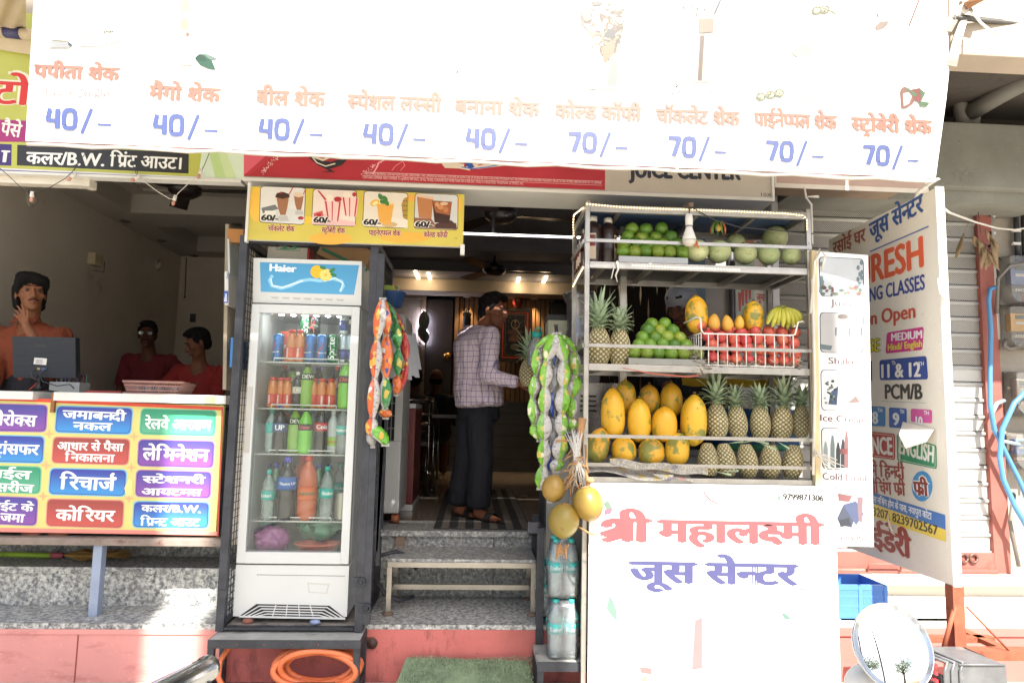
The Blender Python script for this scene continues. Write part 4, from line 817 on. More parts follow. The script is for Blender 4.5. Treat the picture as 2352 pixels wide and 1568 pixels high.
# ---- poster of drinks on the plaster return behind the stand
t,s=board('drinks_poster','faded poster of red drinks on the plaster wall behind the fruit stand','poster',(1.835,4.69,1.75),.27,1.5,.01,ink('#aeb2aa'))
s.poly([(1694,500),(1728,500),(1730,800),(1694,800)],ink('#9fb0a2'),2);s.poly([(1733,480),(1752,480),(1754,800),(1734,800)],ink('#c8bfb4'),2)
for u,v in((1699,672),(1706,660),(1714,655),(1722,646)):s.poly([(u-4,v),(u+4,v),(u+2.5,v+42),(u-2.5,v+42)],ink('#a8443c'),4)
for u,v,t_ in((1736,530,"जूस"),(1738,570,"जूस"),(1738,640,"जूस"),(1738,690,"जूस")):s.text(t_,(u,v),(u+18,v+1),15,ink('#a03a38' if v!=570 else '#5a4a80'),.05,4)
for u in(1716,1726):s.ell(u,560,6,13,ink('#a86c50'),4)
s.build('print',t)
b=MB().mat(mat('white_steel','#c9cbcd',.4,.2));b.box2((2.07,4.60,.56),(2.115,4.68,3.5));one(b,'upright_channel','white steel channel standing at the shutter edge behind the stand','post')
b=MB().mat(mat('dark_pipe','#55555a',.4,.5));b.tube([(1.80,4.66,1.2),(1.80,4.66,3.0)],.022,8);one(b,'conduit','dark upright conduit on the plaster wall behind the stand','pipe')
# ================================================================= black steel cabinet with the drinks fridge
ca=thing('steel_cabinet','black angle iron cabinet with mesh sides standing around the fridge','cabinet',(-.97,3.9,.40))
b=MB().mat(BLACKM)
for x,y in((-1.335,3.92),(-.595,3.92),(-1.335,4.62),(-.595,4.62)):b.box2((x-.022,y-.022,.40),(x+.022,y+.022,2.58),.002)
for z in(2.56,.415):
 b.bar((-1.31,3.92,z),(-.62,3.92,z),.045,.045 if z>1 else.012);b.bar((-1.31,4.62,z),(-.62,4.62,z),.045);b.bar((-1.335,3.945,z),(-1.335,4.595,z),.04);b.bar((-.595,3.945,z),(-.595,4.595,z),.04)
b.build('frame',ca)
b=MB().mat(BLACKM);b.box2((-.575,3.9,.44),(-.535,3.93,2.5));b.bar((-.535,4.05,.8),(-.52,4.05,1.62),.02);b.box2((-.535,4.04,.72),(-.515,4.07,1.63));b.build('side_bar',ca)
b=MB().mat(mat('mesh_wire','#3a3a3c',.5,.4))
for x in(-1.335,-.595):
 for i in range(17):y=3.96+i*.04;b.box2((x-.002,y-.0015,.45),(x+.002,y+.0015,2.54))
 for i in range(50):z=.48+i*.042;b.box2((x-.0022,3.94,z-.0015),(x+.0022,4.60,z+.0015))
b.build('wire_mesh',ca)
b=MB().mat(mat('cabinet_floor','#8a837a',.8,var=.2,grime='#3a332e',gs=6));b.box2((-1.31,3.945,.40),(-.62,4.60,.422));b.build('floor_plate',ca)
for p in((822,1335),(835,1395)):b=MB().mat(BLACKM);q=P(p[0],p[1],3.9);b.box(q,(.05,.02,.05),None,.006);b.tube([q+Vector((.02,-.012,.02*sin(a)))+Vector((.02*cos(a),0,0))for a in[i*pi/5 for i in range(11)]],.006,6);b.build('hasp',ca)
b=MB().mat(BLACKM);q=P(512,1362,3.9);b.box(q,(.045,.02,.04),None,.004);b.build('hasp',ca)
pf=thing('low_platform','low black metal platform on legs in front of the red plinth under the cabinet','platform',(-.95,3.85,.1))
b=MB().mat(mat('platform_top','#a5a49d',.65,.0,var=.2,scale=8,grime='#5e5850',gs=7,ga=.56));b.box2((-1.345,3.79,.375),(-.565,4.0,.395),.003);b.build('top',pf)
b=MB().mat(BLACKM);b.box2((-1.35,3.782,.352),(-.56,3.793,.393));b.bar((-.566,3.79,.372),(-.566,4.0,.372),.012,.04);b.bar((-1.344,3.79,.372),(-1.344,4.0,.372),.012,.04)
for i in range(5):b.mat(RFR);b.ball((-1.2+i*.14,3.782,.372),.004,6,4)
b.build('rim',pf)
for x,y in((-1.335,3.805),(-.58,3.805),(-1.335,3.985),(-.575,3.985)):
 b=MB().mat(BLACKM);b.box2((x-.016,y-.016,.1),(x+.016,y+.016,.374));b.build('leg',pf)
b=MB().mat(BLACKM);b.bar((-1.335,3.805,.155),(-.58,3.805,.155),.03);b.bar((-.58,3.805,.15),(-.575,3.985,.15),.03);b.bar((-1.33,3.805,.155),(-1.33,3.985,.19),.03);b.build('brace',pf)
b=MB().mat(mat('orange_hose','#e07a4c',.4,var=.06));pts=[]
for i in range(150):
 a=i/150*2*pi*4.6+2.5;k=i/150;rr_=.20+.03*sin(i*.11);pts.append(Vector((-.80+rr_*cos(a)*1.02+.02*k,3.85+.055*sin(a*.5+k*3),.135+.195*(.5+.5*sin(a))*(1-.15*k)+.01)))
b.tube(pts,.0165,8);b.tube([(-1.235,3.97,.345),(-1.27,3.90,.33),(-1.30,3.84,.27),(-1.29,3.80,.2),(-1.24,3.79,.125),(-1.15,3.8,.115)],.0145,8);one(b,'hose','orange rubber hose coiled on the brace under the black platform','hose')
# ---- fridge
FW=mat('fridge_white','#c8cbca',.35,var=.04,scale=2,coat=.1);FX0,FX1,FY0,FY1=-1.285,-.675,3.99,4.58
fr=thing('drinks_fridge','tall white glass door drinks fridge with blue lemon header inside the black cabinet','fridge',(-.98,4.3,.425))
b=MB().mat(FW);b.box2((FX0,FY0+.06,.46),(FX0+.035,FY1,2.20));b.box2((FX1-.035,FY0+.06,.46),(FX1,FY1,2.20));b.box2((FX0+.035,FY1-.03,.46),(FX1-.035,FY1,2.2));b.box2((FX0+.035,FY0+.06,2.16),(FX1-.035,FY1-.03,2.20));b.box2((FX0+.035,FY0+.06,.72),(FX1-.035,FY1-.03,.76));b.build('body',fr)
b=MB().mat(FW);b.add([(FX0-.005,FY0-.02,.46),(FX1+.005,FY0-.02,.46),(FX1+.005,FY0-.02,.735),(FX0-.005,FY0-.02,.735),(FX0-.005,FY0+.4,.46),(FX1+.005,FY0+.4,.46),(FX1+.005,FY0+.4,.735),(FX0-.005,FY0+.4,.735)],[(0,1,2,3),(1,5,6,2),(4,0,3,7),(3,2,6,7),(0,4,5,1)])
s=Sheet((FX0,FY0-.0205,.46));s.mb=b;s.poly([(706,1337),(757,1340),(751,1362),(709,1360)],mat('recess_grey','#b4b3ac',.5),1);s.poly([(709,1340),(753,1343),(749,1360),(711,1358)],FW,2);b.build('base_panel',fr)
b=MB();s=Sheet((FX0,FY0-.0208,.46));s.mb=b;BK=mat('vent_black','#15151a',.6)
s.poly([(589,1386),(757,1390),(791,1417),(551,1413)],BK,1)
for k in range(4):s.line([(557+11*k,1414),(595+6*k,1391+6*k),(751-6*k,1394+6*k),(786-11*k,1417)],.0062,FW,2)
for k in range(4):s.line([(634+k*26,1388),(626+k*31,1414)],.0055,FW,3)
s.poly([(549,1412.5),(793,1417),(793,1422),(549,1417)],FW,3)
for i in range(34):s.ell(592+i*6,1319+i*.09,1.8,1.2,BK,1,6)
s.build('vent',fr)
b=MB().mat(FW);yb=FY0-.015;pts=[(-.005,2.205,0),(.61,2.205,0),(.61,2.46,.05),(-.005,2.46,.05)]
b.add([(FX0-.005,FY0-.01,2.205),(FX1+.005,FY0-.01,2.205),(FX1+.005,FY0-.045,2.46),(FX0-.005,FY0-.045,2.46),(FX0-.005,FY0+.3,2.205),(FX1+.005,FY0+.3,2.205),(FX1+.005,FY0+.3,2.46),(FX0-.005,FY0+.3,2.46)],[(0,1,2,3),(1,5,6,2),(4,0,3,7),(3,2,6,7),(0,4,5,1)]);b.build('header',fr)
s=Sheet((FX0,FY0-.0105,2.205),(1,0,0),(0,-.035,.255))
s.poly([(597,602),(825,609),(813,677),(599,670)],grad('#4f9cc8','#4090c0',1.8,2.05),1);s.text("Haier",(620,622),(680,625),16,ink('#e6eef2'),.05,3)
WV=ink('#8cc6e4');s.line([(626,632),(619,644),(624,656),(645,662),(668,656),(690,645),(712,642),(735,645),(765,640),(785,646),(789,656),(781,670)],.018,WV,2);s.line([(622,640),(626,656),(650,660),(672,652),(696,645)],.008,ink('#d4ecf4'),3);s.line([(745,646),(770,638),(788,650),(782,668)],.006,ink('#d4ecf4'),3)
s.ell(728,624,15,15,ink('#e0b020'),4,18,-.5);s.ell(748,631,15,14,ink('#e6c040'),5);s.ell(748,631,12.5,11.5,ink('#ecd67c'),6)
for i in range(9):a=i*2*pi/9;s.line([(748,631),(748+12*cos(a),631+11*sin(a))],.0025,ink('#d8a828'),7)
for u,v,a in((742,615,.3),(763,621,-.6),(766,631,.4)):s.ell(u,v,8,4,ink('#2c7a48'),8,10,a)
for i in range(7):s.poly([(621+i*25,681+i*.9),(641+i*25,682+i*.9),(638+i*25,686+i*.9),(625+i*25,685+i*.9)],ink('#aeada6'),1)
s.build('header_print',fr)
DX0,DX1,DZ0,DZ1=FX0-.003,FX1+.003,.745,2.195
dr=MB().mat(FW);y0,y1=FY0-.03,FY0+.03;fw_=.047
dr.box2((DX0,y0,DZ0),(DX0+fw_,y1,DZ1),.004);dr.box2((DX1-fw_,y0,DZ0),(DX1,y1,DZ1),.004);dr.box2((DX0+fw_,y0+.001,DZ1-.05),(DX1-fw_,y1-.001,DZ1));dr.box2((DX0+fw_,y0+.001,DZ0),(DX1-fw_,y1-.001,DZ0+.062));dr=dr.build('door',fr)
b=MB().mat(clear('fridge_glass',(.97,1,.985),.02,.0,.65));b.box2((DX0+fw_,FY0-.006,DZ0+.062),(DX1-fw_,FY0-.002,DZ1-.05));b.build('glass',dr)
s=Sheet((FX0,FY0-.0065,.46));s.rr([(605,716),(628,717),(628,723),(605,722)],.008,ink('#dfe6ec'),1);s.text("Haier",(608,721),(624,722),4,ink('#3a5aa0'),.03,2);s.build('sticker',dr)
b=MB().mat(mat('handle_grey','#b9b7b0',.4));b.box2((DX0+.006,y0-.006,1.35),(DX0+.035,y0,1.72),.003);b.build('handle',dr)
SHZ=[P(700,v,4.05).z for v in(832,938,1042,1195)]
for z in SHZ:
 b=MB().mat(mat('rack_white','#dcdcd8',.4))
 for i in range(26):x=FX0+.045+i*.0208;b.tube([(x,4.04,z),(x,4.52,z)],.0022,4,False)
 for y in(4.04,4.28,4.52):b.tube([(FX0+.036,y,z-.004),(FX1-.036,y,z-.004)],.0045,6)
 b.tube([(FX0+.12,4.032,z),(FX0+.12,4.032,z+.02),(FX1-.12,4.032,z+.02),(FX1-.12,4.032,z)],.0038,6);b.build('rack',fr)
b=MB().mat(emit('fridge_lamp',(1,1,1),18))
for i in range(6):b.ball((FX0+.13+i*.068,4.10,2.155),(.016,.02,.006),10,6)
b.build('lamp',fr)
# ---- drinks: one pattern of each kind, copied onto the racks
PETG=mat('clear_pet','#b8c4c0',.1,coat=.5)
CL=clear('pet_clear',(.9,.97,.96),.22,.06,1.0,.25);CLG=clear('pet_teal',(.75,.95,.92),.35,.08,1.0,.2)
def liquid(n,c):return mat('liquid_'+n,c,.12,var=.08,coat=.6,scale=12)
def bottle(name,h,r,liq,cap,label=None,lz=(.42,.66),neck=.34,shape='pet',text=None,tcol='#f0f0ee',fill=.86,clearb=CL,extra=None):
 """drink bottle: body, contents, label, cap; stands on its base at the origin"""
 t=thing(name,None,'bottle')
 nr=max(.011,r*neck)
 if shape=='pet':prof=[(r*.75,0),(r*.97,.01),(r,.05*h),(r,.33*h),(r*.93,.40*h),(r*.98,.46*h),(r*.98,.62*h),(r*.92,.70*h),(r*.62,.81*h),(nr,.88*h),(nr,.93*h)]
 elif shape=='juice':prof=[(r*.9,0),(r,.012),(r,.40*h),(r*.94,.43*h),(r,.46*h),(r*.97,.6*h),(r*.93,.63*h),(r*.96,.66*h),(r*.9,.76*h),(r*.62,.85*h),(r*.6,.9*h)]
 else:prof=[(r*.8,0),(r,.012)]+[(r*(1-.04*(i%2)),h*(.05+.031*i))for i in range(16)]+[(r*.96,.58*h),(r,.66*h),(r*.86,.75*h),(r*.5,.84*h),(nr,.88*h),(nr,.93*h)]
 b=MB().mat(clearb if liq is None else liq);b.lathe(prof,n=18);b.build('body',t)
 if liq is not None and fill<.8:pass
 cr=nr*1.15 if shape!='juice' else r*.66
 b=MB().mat(ink(cap,.35));b.lathe([(cr,.91*h),(cr,.985*h),(cr*.9,h),(0,h)],n=14);b.build('cap',t)
 if label:
  b=MB().mat(label if not isinstance(label,str)else ink(label,.35));q=[(r*1.012,h*(lz[0]+(lz[1]-lz[0])*i/4))for i in range(5)];b.lathe([(r*.9,q[0][1])]+q+[(r*.9,q[-1][1])],n=18)
  if text:
   V,F=lay(text);x0=min(v[0]for v in V);x1=max(v[0]for v in V);zc=h*(lz[0]+lz[1])/2
   rot90=extra=='up';span=(lz[1]-lz[0])*h*.8 if rot90 else r*1.7;k=span/(x1-x0);k=min(k,(lz[1]-lz[0])*h*.62/.7)if not rot90 else min(k,r*.9/.7)
   for dx in(-.035,.035):
    vs=[]
    for v in V:
     a,c_=(v[0]+dx-(x0+x1)/2)*k,(v[1]-.33)*k
     if rot90:a,c_=-c_-r*.25,a
     an=a/r;vs.append((sin(an)*r*1.03,-cos(an)*r*1.03,zc+c_))
    b.mat(ink(tcol));b.add(vs,F)
  b.build('label',t)
 return t
def can(name,h,r,c,text=None,tcol='#f0f0ee',up=False,c2=None):
 t=thing(name,None,'can');b=MB().mat(mat('can_'+c,c,.25,.5,var=.05));b.lathe([(r*.8,0),(r,.012),(r,h-.014),(r*.86,h-.003)],n=20)
 if c2:b.mat(mat('can_'+c2,c2,.25,.5));b.lathe([(r*1.01,h*.12),(r*1.01,h*.48)],n=20)
 if text:
  V,F=lay(text);x0=min(v[0]for v in V);x1=max(v[0]for v in V);k=(h*.8 if up else r*1.75)/(x1-x0)
  for dx in(-.04,.04):
   vs=[]
   for v in V:
    a,c_=(v[0]+dx-(x0+x1)/2)*k,(v[1]-.33)*k
    if up:a,c_=-c_,a
    an=a/r;vs.append((sin(an)*r*1.03,-cos(an)*r*1.03,h*(.5 if up else.34)+c_))
   b.mat(ink(tcol));b.add(vs,F)
 if not up and text:
  b.mat(ink('#a83238'));a0=[(-.6,.36),(.7,.38),(.6,.20),(-.7,.18)]
  b.add([(sin(a)*r*1.018,-cos(a)*r*1.018,h*(z+.08))for a,z in[(-.75,.40),(-.25,.43),(0.0,.42),(.75,.41),(.72,.12),(0,.10),(-.72,.09)]],[(0,1,2,3,4,5,6)]);b.add([(sin(a)*r*1.02,-cos(a)*r*1.02,h*z)for a,z in[(-.3,.5),(-.05,.62),(.0,.74),(.16,.7),(.2,.58),(.35,.5)]],[(0,1,2,3,4,5)])
 b.build('body',t);b=MB().mat(mat('can_lid','#b8b8b8',.25,.9));b.lathe([(r*.86,h-.003),(r*.84,h),(0,h-.004)],n=20);b.build('lid',t);return t
MANGO,COLA,LIME_,ORNG,GRN=liquid('mango','#c9752a'),liquid('cola','#15100f'),liquid('lime','#7fae3c'),liquid('orange','#c55a28'),liquid('green','#2f7a4c')
NEON=liquid('neon','#74c43a')
pat={}
pat['maaza']=bottle('juice_bottle',.172,.029,MANGO,'#c92f2a','#c8402c',(.10,.45),shape='juice',text='maaza',extra='up')
pat['maaza2']=bottle('juice_bottle',.19,.031,MANGO,'#c92f2a','#d0522e',(.10,.45),shape='juice',text='maaza',extra='up')
pat['thumsc']=can('drink_can',.165,.032,'#2a6cae','Thums UP');pat['sprc']=can('drink_can',.165,.032,'#237a48','Sprite',up=True);pat['dewc']=can('drink_can',.165,.032,'#20282a','DEW','#c84040',up=True,c2='#2a3a30');pat['bullc']=can('drink_can',.17,.027,'#b8c2c8',None,c2='#3a4a92')
pat['dew']=bottle('soda_bottle',.265,.043,LIME_,'#1e2a24','#26302a',(.62,.76),text='DEW',tcol='#d8e0d0');pat['dewbig']=bottle('soda_bottle',.30,.048,NEON,'#16201c','#1f2a24',(.50,.64),text='Dew',tcol='#c84a50')
pat['clear']=bottle('soda_bottle',.21,.028,COLA,'#d8d8d4','#d8d4cc',(.40,.58),text='C',tcol='#b08a3c')
pat['cola']=bottle('soda_bottle',.28,.039,COLA,'#c03030','#b8262e',(.46,.64),text='Cola');pat['thums']=bottle('soda_bottle',.355,.056,COLA,'#4a4ab4','#2f62b0',(.48,.68),text='Thums UP');pat['thumss']=bottle('soda_bottle',.275,.042,COLA,'#3a4aa8','#3a4a80',(.44,.62),text='UP')
pat['mirinda']=bottle('soda_bottle',.365,.057,ORNG,'#d04030','#d8662c',(.30,.52),text='MIRINDA',tcol='#2a6a40');pat['limca']=bottle('soda_bottle',.25,.035,clear('limca',(.85,.9,.88),.5,.1),'#c8ccc8','#8cba3c',(.18,.38),text='Limca',tcol='#c84038')
pat['water']=bottle('water_bottle',.28,.038,None,'#2fb4a8','#36b0a4',(.40,.58),shape='water',text='Bisleri');pat['waterb']=bottle('water_bottle',.32,.042,None,'#2fb4a8','#3ab4a8',(.42,.60),shape='water',text='Bisleri');pat['green']=bottle('soda_bottle',.31,.045,GRN,'#3a4aa0','#2f9a58',(.42,.62),text='Sprite')
pat['teal']=bottle('water_bottle',.25,.034,CLG,'#2fa89c','#2fb0a4',(.45,.68),shape='water')
for q in pat.values():reg(q)
used_pat=set()
def put(k,u,vb,label,Y=4.1,cat_group='drinks in the fridge',z=None,s=1.0):
 p=P(u,vb,Y);loc=(p.x,Y,z if z is not None else p.z)
 if k in used_pat:o=dup(pat[k],loc,0,label)
 else:o=pat[k];o.location=loc;o['label']=label;used_pat.add(k)
 o.scale=(s,s,s);o.rotation_euler=(0,0,random.Random(u*7+vb).uniform(-.5,.5));o['group']=cat_group;return o
z1,z2,z3,z4=SHZ
put('thumsc',637,823,'blue cola can at the left end of the top rack in the fridge',4.09,z=z1+.003)
b=MB().mat(ink('#b8452c'));q=P(662,820,4.16);b.box2((q.x-.045,4.14,z1+.003),(q.x+.03,4.2,z1+.19),.004);s=Sheet((q.x-.045,4.139,z1));s.mb=b;V=[(655,800),(682,800)];s.text('maaza',(652,800),(676,790),10,ink('#ece6dc'),.04);one(b,'juice_carton','orange juice carton on the top rack behind the two small mango bottles','carton')
put('maaza2',668,827,'left one of two red capped mango juice bottles on the top rack',4.08,z=z1+.003);put('maaza2',687,827,'right one of two red capped mango juice bottles on the top rack',4.08,z=z1+.003)
put('thumsc',711,829,'blue cola can right beside the mango bottles on the top rack',4.08,z=z1+.003);put('thumsc',738,829,'blue cola can next to the green can on the top rack',4.08,z=z1+.003);put('sprc',764,829,'green lemon drink can lower on the top rack beside the blue can',4.08,z=z1+.003)
put('bullc',788,829,'slim silver blue energy drink can, lower one of the stack on the top rack',4.09,z=z1+.003);put('bullc',804,829,'slim energy drink can at the far right end of the top rack',4.09,z=z1+.003);put('bullc',789,777,'slim energy drink can on top of another at the right of the top rack',4.09,z=z1+.174)
put('sprc',700,777,'green lemon drink can stacked on a back can in the middle of the top rack',4.19,z=z1+.172,s=.98);put('dewc',722,777,'dark citrus drink can stacked beside the green can on the top rack',4.185,z=z1+.172)
put('sprc',702,829,'green can holding up the stacked green can at the back of the top rack',4.20,z=z1+.003);put('dewc',725,829,'dark can at the back of the top rack under the stacked dark can',4.2,z=z1+.003);put('clear',804,777,'small cola bottle standing at the top right corner behind the energy cans',4.16,z=z1+.172,s=.8)
for i,(u,y)in enumerate(((624,4.08),(643,4.1),(658,4.08),(718,4.10),(737,4.085),(759,4.08))):put('maaza',u,935,'red capped mango juice bottle, %s in the second rack from the top'%ORD[i],y,z=z2+.003,s=1.02)
put('clear',681,935,'small half empty cola bottle with white label on the second rack',4.07,z=z2+.003);put('dew',702,937,'green citrus soda bottle in the middle of the second rack',4.09,z=z2+.003);put('dewbig',793,937,'large bright green soda bottle at the right end of the second rack',4.08,z=z2+.003)
put('teal',620,1040,'teal labelled water bottle at the left end of the third rack',4.09,z=z3+.003);put('thumss',640,1040,'dark cola bottle with blue cap at the left of the third rack',4.07,z=z3+.003);put('dew',675,1040,'dull green soda bottle on the third rack beside the bright green one',4.09,z=z3+.003);put('dewbig',699,1040,'bright green soda bottle in the middle of the third rack',4.06,z=z3+.003,s=.88)
put('cola',735,1042,'dark cola bottle with red cap and red label on the third rack',4.07,z=z3+.003);put('limca',762,1042,'cloudy bottle with green label and white cap on the third rack',4.09,z=z3+.003);put('water',785,1043,'clear water bottle with teal label at the right end of the third rack',4.07,z=z3+.003)
put('teal',662,1040,'teal capped bottle standing behind the green sodas on the third rack, left',4.2,z=z3+.003);put('teal',714,1040,'teal capped bottle standing behind the green sodas on the third rack, middle',4.2,z=z3+.003);put('maaza',655,1040,'red capped juice bottle standing behind the cola on the third rack',4.2,z=z3+.003,s=1.3)
put('water',613,1190,'clear water bottle at the left end of the lowest rack',4.06,z=z4+.003);put('thums',655,1190,'large dark cola bottle with purple cap on the lowest rack',4.07,z=z4+.003);put('mirinda',703,1192,'large orange soda bottle with red cap in the middle of the lowest rack',4.08,z=z4+.003);put('waterb',747,1190,'clear water bottle with teal cap right of the orange soda',4.06,z=z4+.003,s=.95)
put('green',628,1190,'green soda bottle behind the water bottle on the lowest rack',4.16,z=z4+.003);put('green',726,1190,'green soda bottle behind the orange soda on the lowest rack',4.18,z=z4+.003);put('mirinda',688,1190,'second orange soda bottle behind the first on the lowest rack',4.2,z=z4+.003,s=.98);put('green',648,1190,'green soda bottle with blue cap at the back of the lowest rack',4.25,z=z4+.003)
b=MB().mat(mat('tin_can','#a8a59c',.3,.8,var=.1));p=P(784,1190,4.1);b.lathe([(.045,0),(.047,.005),(.046,.15),(.047,.155),(.042,.155),(.041,.02),(0,.02)],(p.x,4.1,z4+.003),20);one(b,'steel_tumbler','steel tumbler at the right end of the lowest rack','tumbler')
for i,(u,k)in enumerate(((632,'maaza2'),(650,'cola'),(668,'dew'),(690,'maaza2'),(728,'thumss'),(748,'maaza2'),(772,'cola'))):put(k,u,935,'half hidden bottle in the back row of the second rack, '+ORD[i],4.24,z=z2+.003,s=.92)
for i,(u,k)in enumerate(((634,'green'),(688,'teal'),(740,'teal'),(775,'teal'))):put(k,u,1040,'half hidden bottle at the very back of the third rack, '+ORD[i],4.32,z=z3+.003,s=.85)
for i,(u,k)in enumerate(((612,'green'),(668,'dewbig'),(752,'green'),(776,'waterb'))):put(k,u,1190,'half hidden bottle at the back of the lowest rack, '+ORD[i],4.34,z=z4+.003,s=.95)
for i,(u,k)in enumerate(((640,'sprc'),(676,'thumsc'),(752,'thumsc'),(772,'dewc'))):put(k,u,829,'half hidden can in the back row of the top rack, '+ORD[i],4.32,z=z1+.003)
def bag(name,label,p0,size,c,knot=None,seed=0):
 m=clear('bag_'+c,H(c),.48,.2,1.0,.6);b=MB().mat(m);rn=Vector((seed*3.1,seed,0))
 def f(v):d=1+.25*noise.noise(v*1.8+rn)+.16*(.4-abs(noise.noise(v*4+rn))*2)+.06*noise.noise(v*11+rn);return v*d
 b.ball(p0,size,44,30,None,f)
 if knot is not None:k=Vector(knot);b.tube([k+(Vector(p0)-k)*.35,k,k+Vector((-.02,-.01,.025))],[.02,.008,.022],8)
 return one(b,name,label,'plastic bag','plastic bags at the bottom of the fridge')
zb=.765;p=P(618,1255,4.1);bag('plastic_bag','pink plastic bag of vegetables at the bottom left of the fridge',(p.x,4.13,zb+.08),(.105,.07,.075),'#d878c4',P(601,1250,4.06),1)
p=P(725,1240,4.12);bag('plastic_bag','green plastic bag lying on the red tub at the bottom of the fridge',(p.x,4.2,zb+.135),(.12,.07,.07),'#78c49c',P(710,1215,4.1),2)
p=P(724,1272,4.09);b=MB().mat(mat('tub_red','#d8745e',.45));b.lathe([(.09,0),(.10,.055),(.118,.058),(.118,.066),(.098,.064),(.086,.006),(0,.006)],(p.x,4.13,zb),24,None,1.15,.8);one(b,'plastic_tub','red plastic tub at the bottom of the fridge under the green bag','tub')
o=put('teal',620,1230,'water bottle lying tilted above the pink bag at the bottom of the fridge',4.2,z=zb+.05);o.rotation_euler=(R(-50),0,R(25))
CB=mat('cardboard','#9c7a56',.8,var=.08,bump=.1)
t=thing('carton','white carton with a green square mark lying on top of the fridge','carton',(-1.07,4.2,2.465));b=MB().mat(mat('carton_white','#c6c2b8',.7,var=.06));p=P(614,590,4.08);x0=p.x;x1=P(705,590,4.08).x;b.box2((x0,4.08,2.465),(x1,4.5,2.56));b.mat(ink('#a02c38'));b.box2((x1,4.081,2.466),(x1+.012,4.5,2.559));b.build('box',t)
s=Sheet((x0,4.079,2.465));s.line([(637,556),(636,573),(688,576),(690,556)],.004,ink('#3d8f68'),1);s.text('ST',(682,558),(644,557),-15,ink('#3d8f68'),.04,2);s.build('print',t)
t=thing('carton','brown cardboard carton tilted on top of the fridge behind the frame','carton',(-.8,4.2,2.465));b=MB().mat(CB);rt=Matrix.Rotation(R(24),3,'Y');b.box((-.80,4.25,2.545),(.30,.3,.16),rt,.003);b.mat(ink('#2f6a4c'));b.box((-.80,4.095,2.50),(.3,.004,.02),rt);b.build('box',t)
b=MB().mat(ink('#8a98b8'));q=P(722,1428,3.93);b.ball((q.x,3.95,.436),(.03,.02,.014),12,8,None,lambda v:v*(1+.5*noise.noise(v*3)));one(b,'crumpled_paper','crumpled blue white paper on the cabinet floor below the fridge vent','litter')
b=MB().mat(mat('brick_lump','#8d5c4e',.9,var=.2,bump=.4));q=P(567,1424,3.96);b.ball((q.x,3.98,.434),(.03,.03,.018),12,8);one(b,'brick_piece','reddish lump propping the left front foot of the fridge','brick')
for u,v,lab in((851,1476,'left'),(1241,1490,'right')):
 q=P(u,v,3.995);b=MB().mat(mat('rust_plate','#5c4640',.7,.3,var=.3,grime='#8a4a3a',gs=9));b.box((q.x-.01,3.995,q.z),(.05,.012,.06),None,.005);b.lathe([(.03,0),(.03,.008),(.013,.009),(.013,.018),(0,.02)],q+Vector((.01,.0,0)),14,Matrix.Rotation(R(90),3,'X'));one(b,'anchor_plate','rusty bolted anchor plate on the worn red plinth, '+lab+' of the turf mat','bracket')
# ================================================================= steel fruit stand
st=thing('fruit_stand','square tube steel fruit stand with three open shelves and a lit top','stand',(1.22,3.9,.12))
SX0,SX1,SY0,SY1=.60,1.848,3.65,4.12;ZT,ZA,ZB,ZC=2.755,2.435,1.875,1.275
for x in(SX0,SX1):
 for y in(SY0,SY1):
  if x==SX1 and y==SY1:x_=SX1-.02
  else:x_=x
  b=MB().mat(STEEL);b.box2((x_-.013,y-.013,.14 if y==SY0 else.4),(x_+.013,y+.013,ZT+.02),.002);b.build('post',st)
b=MB().mat(STEEL);b.box2((.86,4.0,1.3),(.90,4.04,2.74),.002);b.build('post',st)
def ring(z,h=.035,name='shelf_rim',back=True):
 b=MB().mat(STEEL);b.box2((SX0+.014,SY0-.012,z-h),(SX1-.014,SY0+.014,z),.002);b.box2((SX0-.012,SY0+.014,z-h),(SX0+.012,SY1-.014,z),.002);b.box2((SX1-.012,SY0+.014,z-h),(SX1+.012,SY1-.014,z),.002)
 b.box2((SX0+.014,SY1-.012,z-h),(SX1-.034,SY1+.012,z),.002);b.build(name,st)
ring(ZT,.04,'top_rim');ring(ZA,.036);ring(ZB,.036);ring(ZC,.036)
b=MB().mat(STEEL)
for z in(ZA,ZB,ZC):
 for i in range(5):x=SX0+.1+i*.27;b.box2((x-.012,SY0+.014,z-.028),(x+.012,SY1-.012,z-.003))
b.build('shelf_bar',st)
b=MB().mat(mat('sheet_steel','#85837f',.35,.7,var=.1));b.mat(mat('dark_sheet','#3d3b3a',.5,.3));b.box2((SX0+.10,SY0+.016,ZA-.003),(SX1-.02,SY1-.014,ZA-.0005));b.mat(mat('sheet_steel','#85837f'));b.box2((SX0+.3,SY0+.016,ZB-.003),(SX1-.02,SY1-.014,ZB-.0005));b.box2((SX0+.02,SY0+.016,ZC-.003),(SX1-.02,SY1-.014,ZC-.0005));b.build('shelf_sheet',st)
b=MB().mat(mat('blue_sheet','#3d5478',.5));b.box2((SX0+.015,SY0+.016,ZT-.005),(SX1-.015,SY1-.014,ZT+.0));b.build('roof_sheet',st)
b=MB().mat(STEEL)
for u in(0.18,.62,.95):b.bar((SX0+u,SY0+.03,ZT-.03),(SX0+u+.02,SY1,ZT-.03),.02)
b.build('roof_bar',st)
b=MB().mat(mat('rust_angle2','#6e5d50',.6,.5,var=.25));b.bar(P(1588,470,3.60),P(1555,487,3.95),.022);b.build('bulb_bracket',st)
def rail(v,x0=SX0-.01,x1=SX1+.01,side=True):
 z=P(1341,v,SY0).z
 b=MB().mat(STEEL);b.box2((x0,SY0-.022,z-.009),(x1,SY0-.013,z+.009));
 if side:b.box2((SX0-.020,SY0,z-.012),(SX0-.012,SY1,z+.012))
 b.build('rail',st)
rail(553);rail(793);rail(1000);rail(1065)
LED=emit('warm_led',(1,.74,.42),3.0)
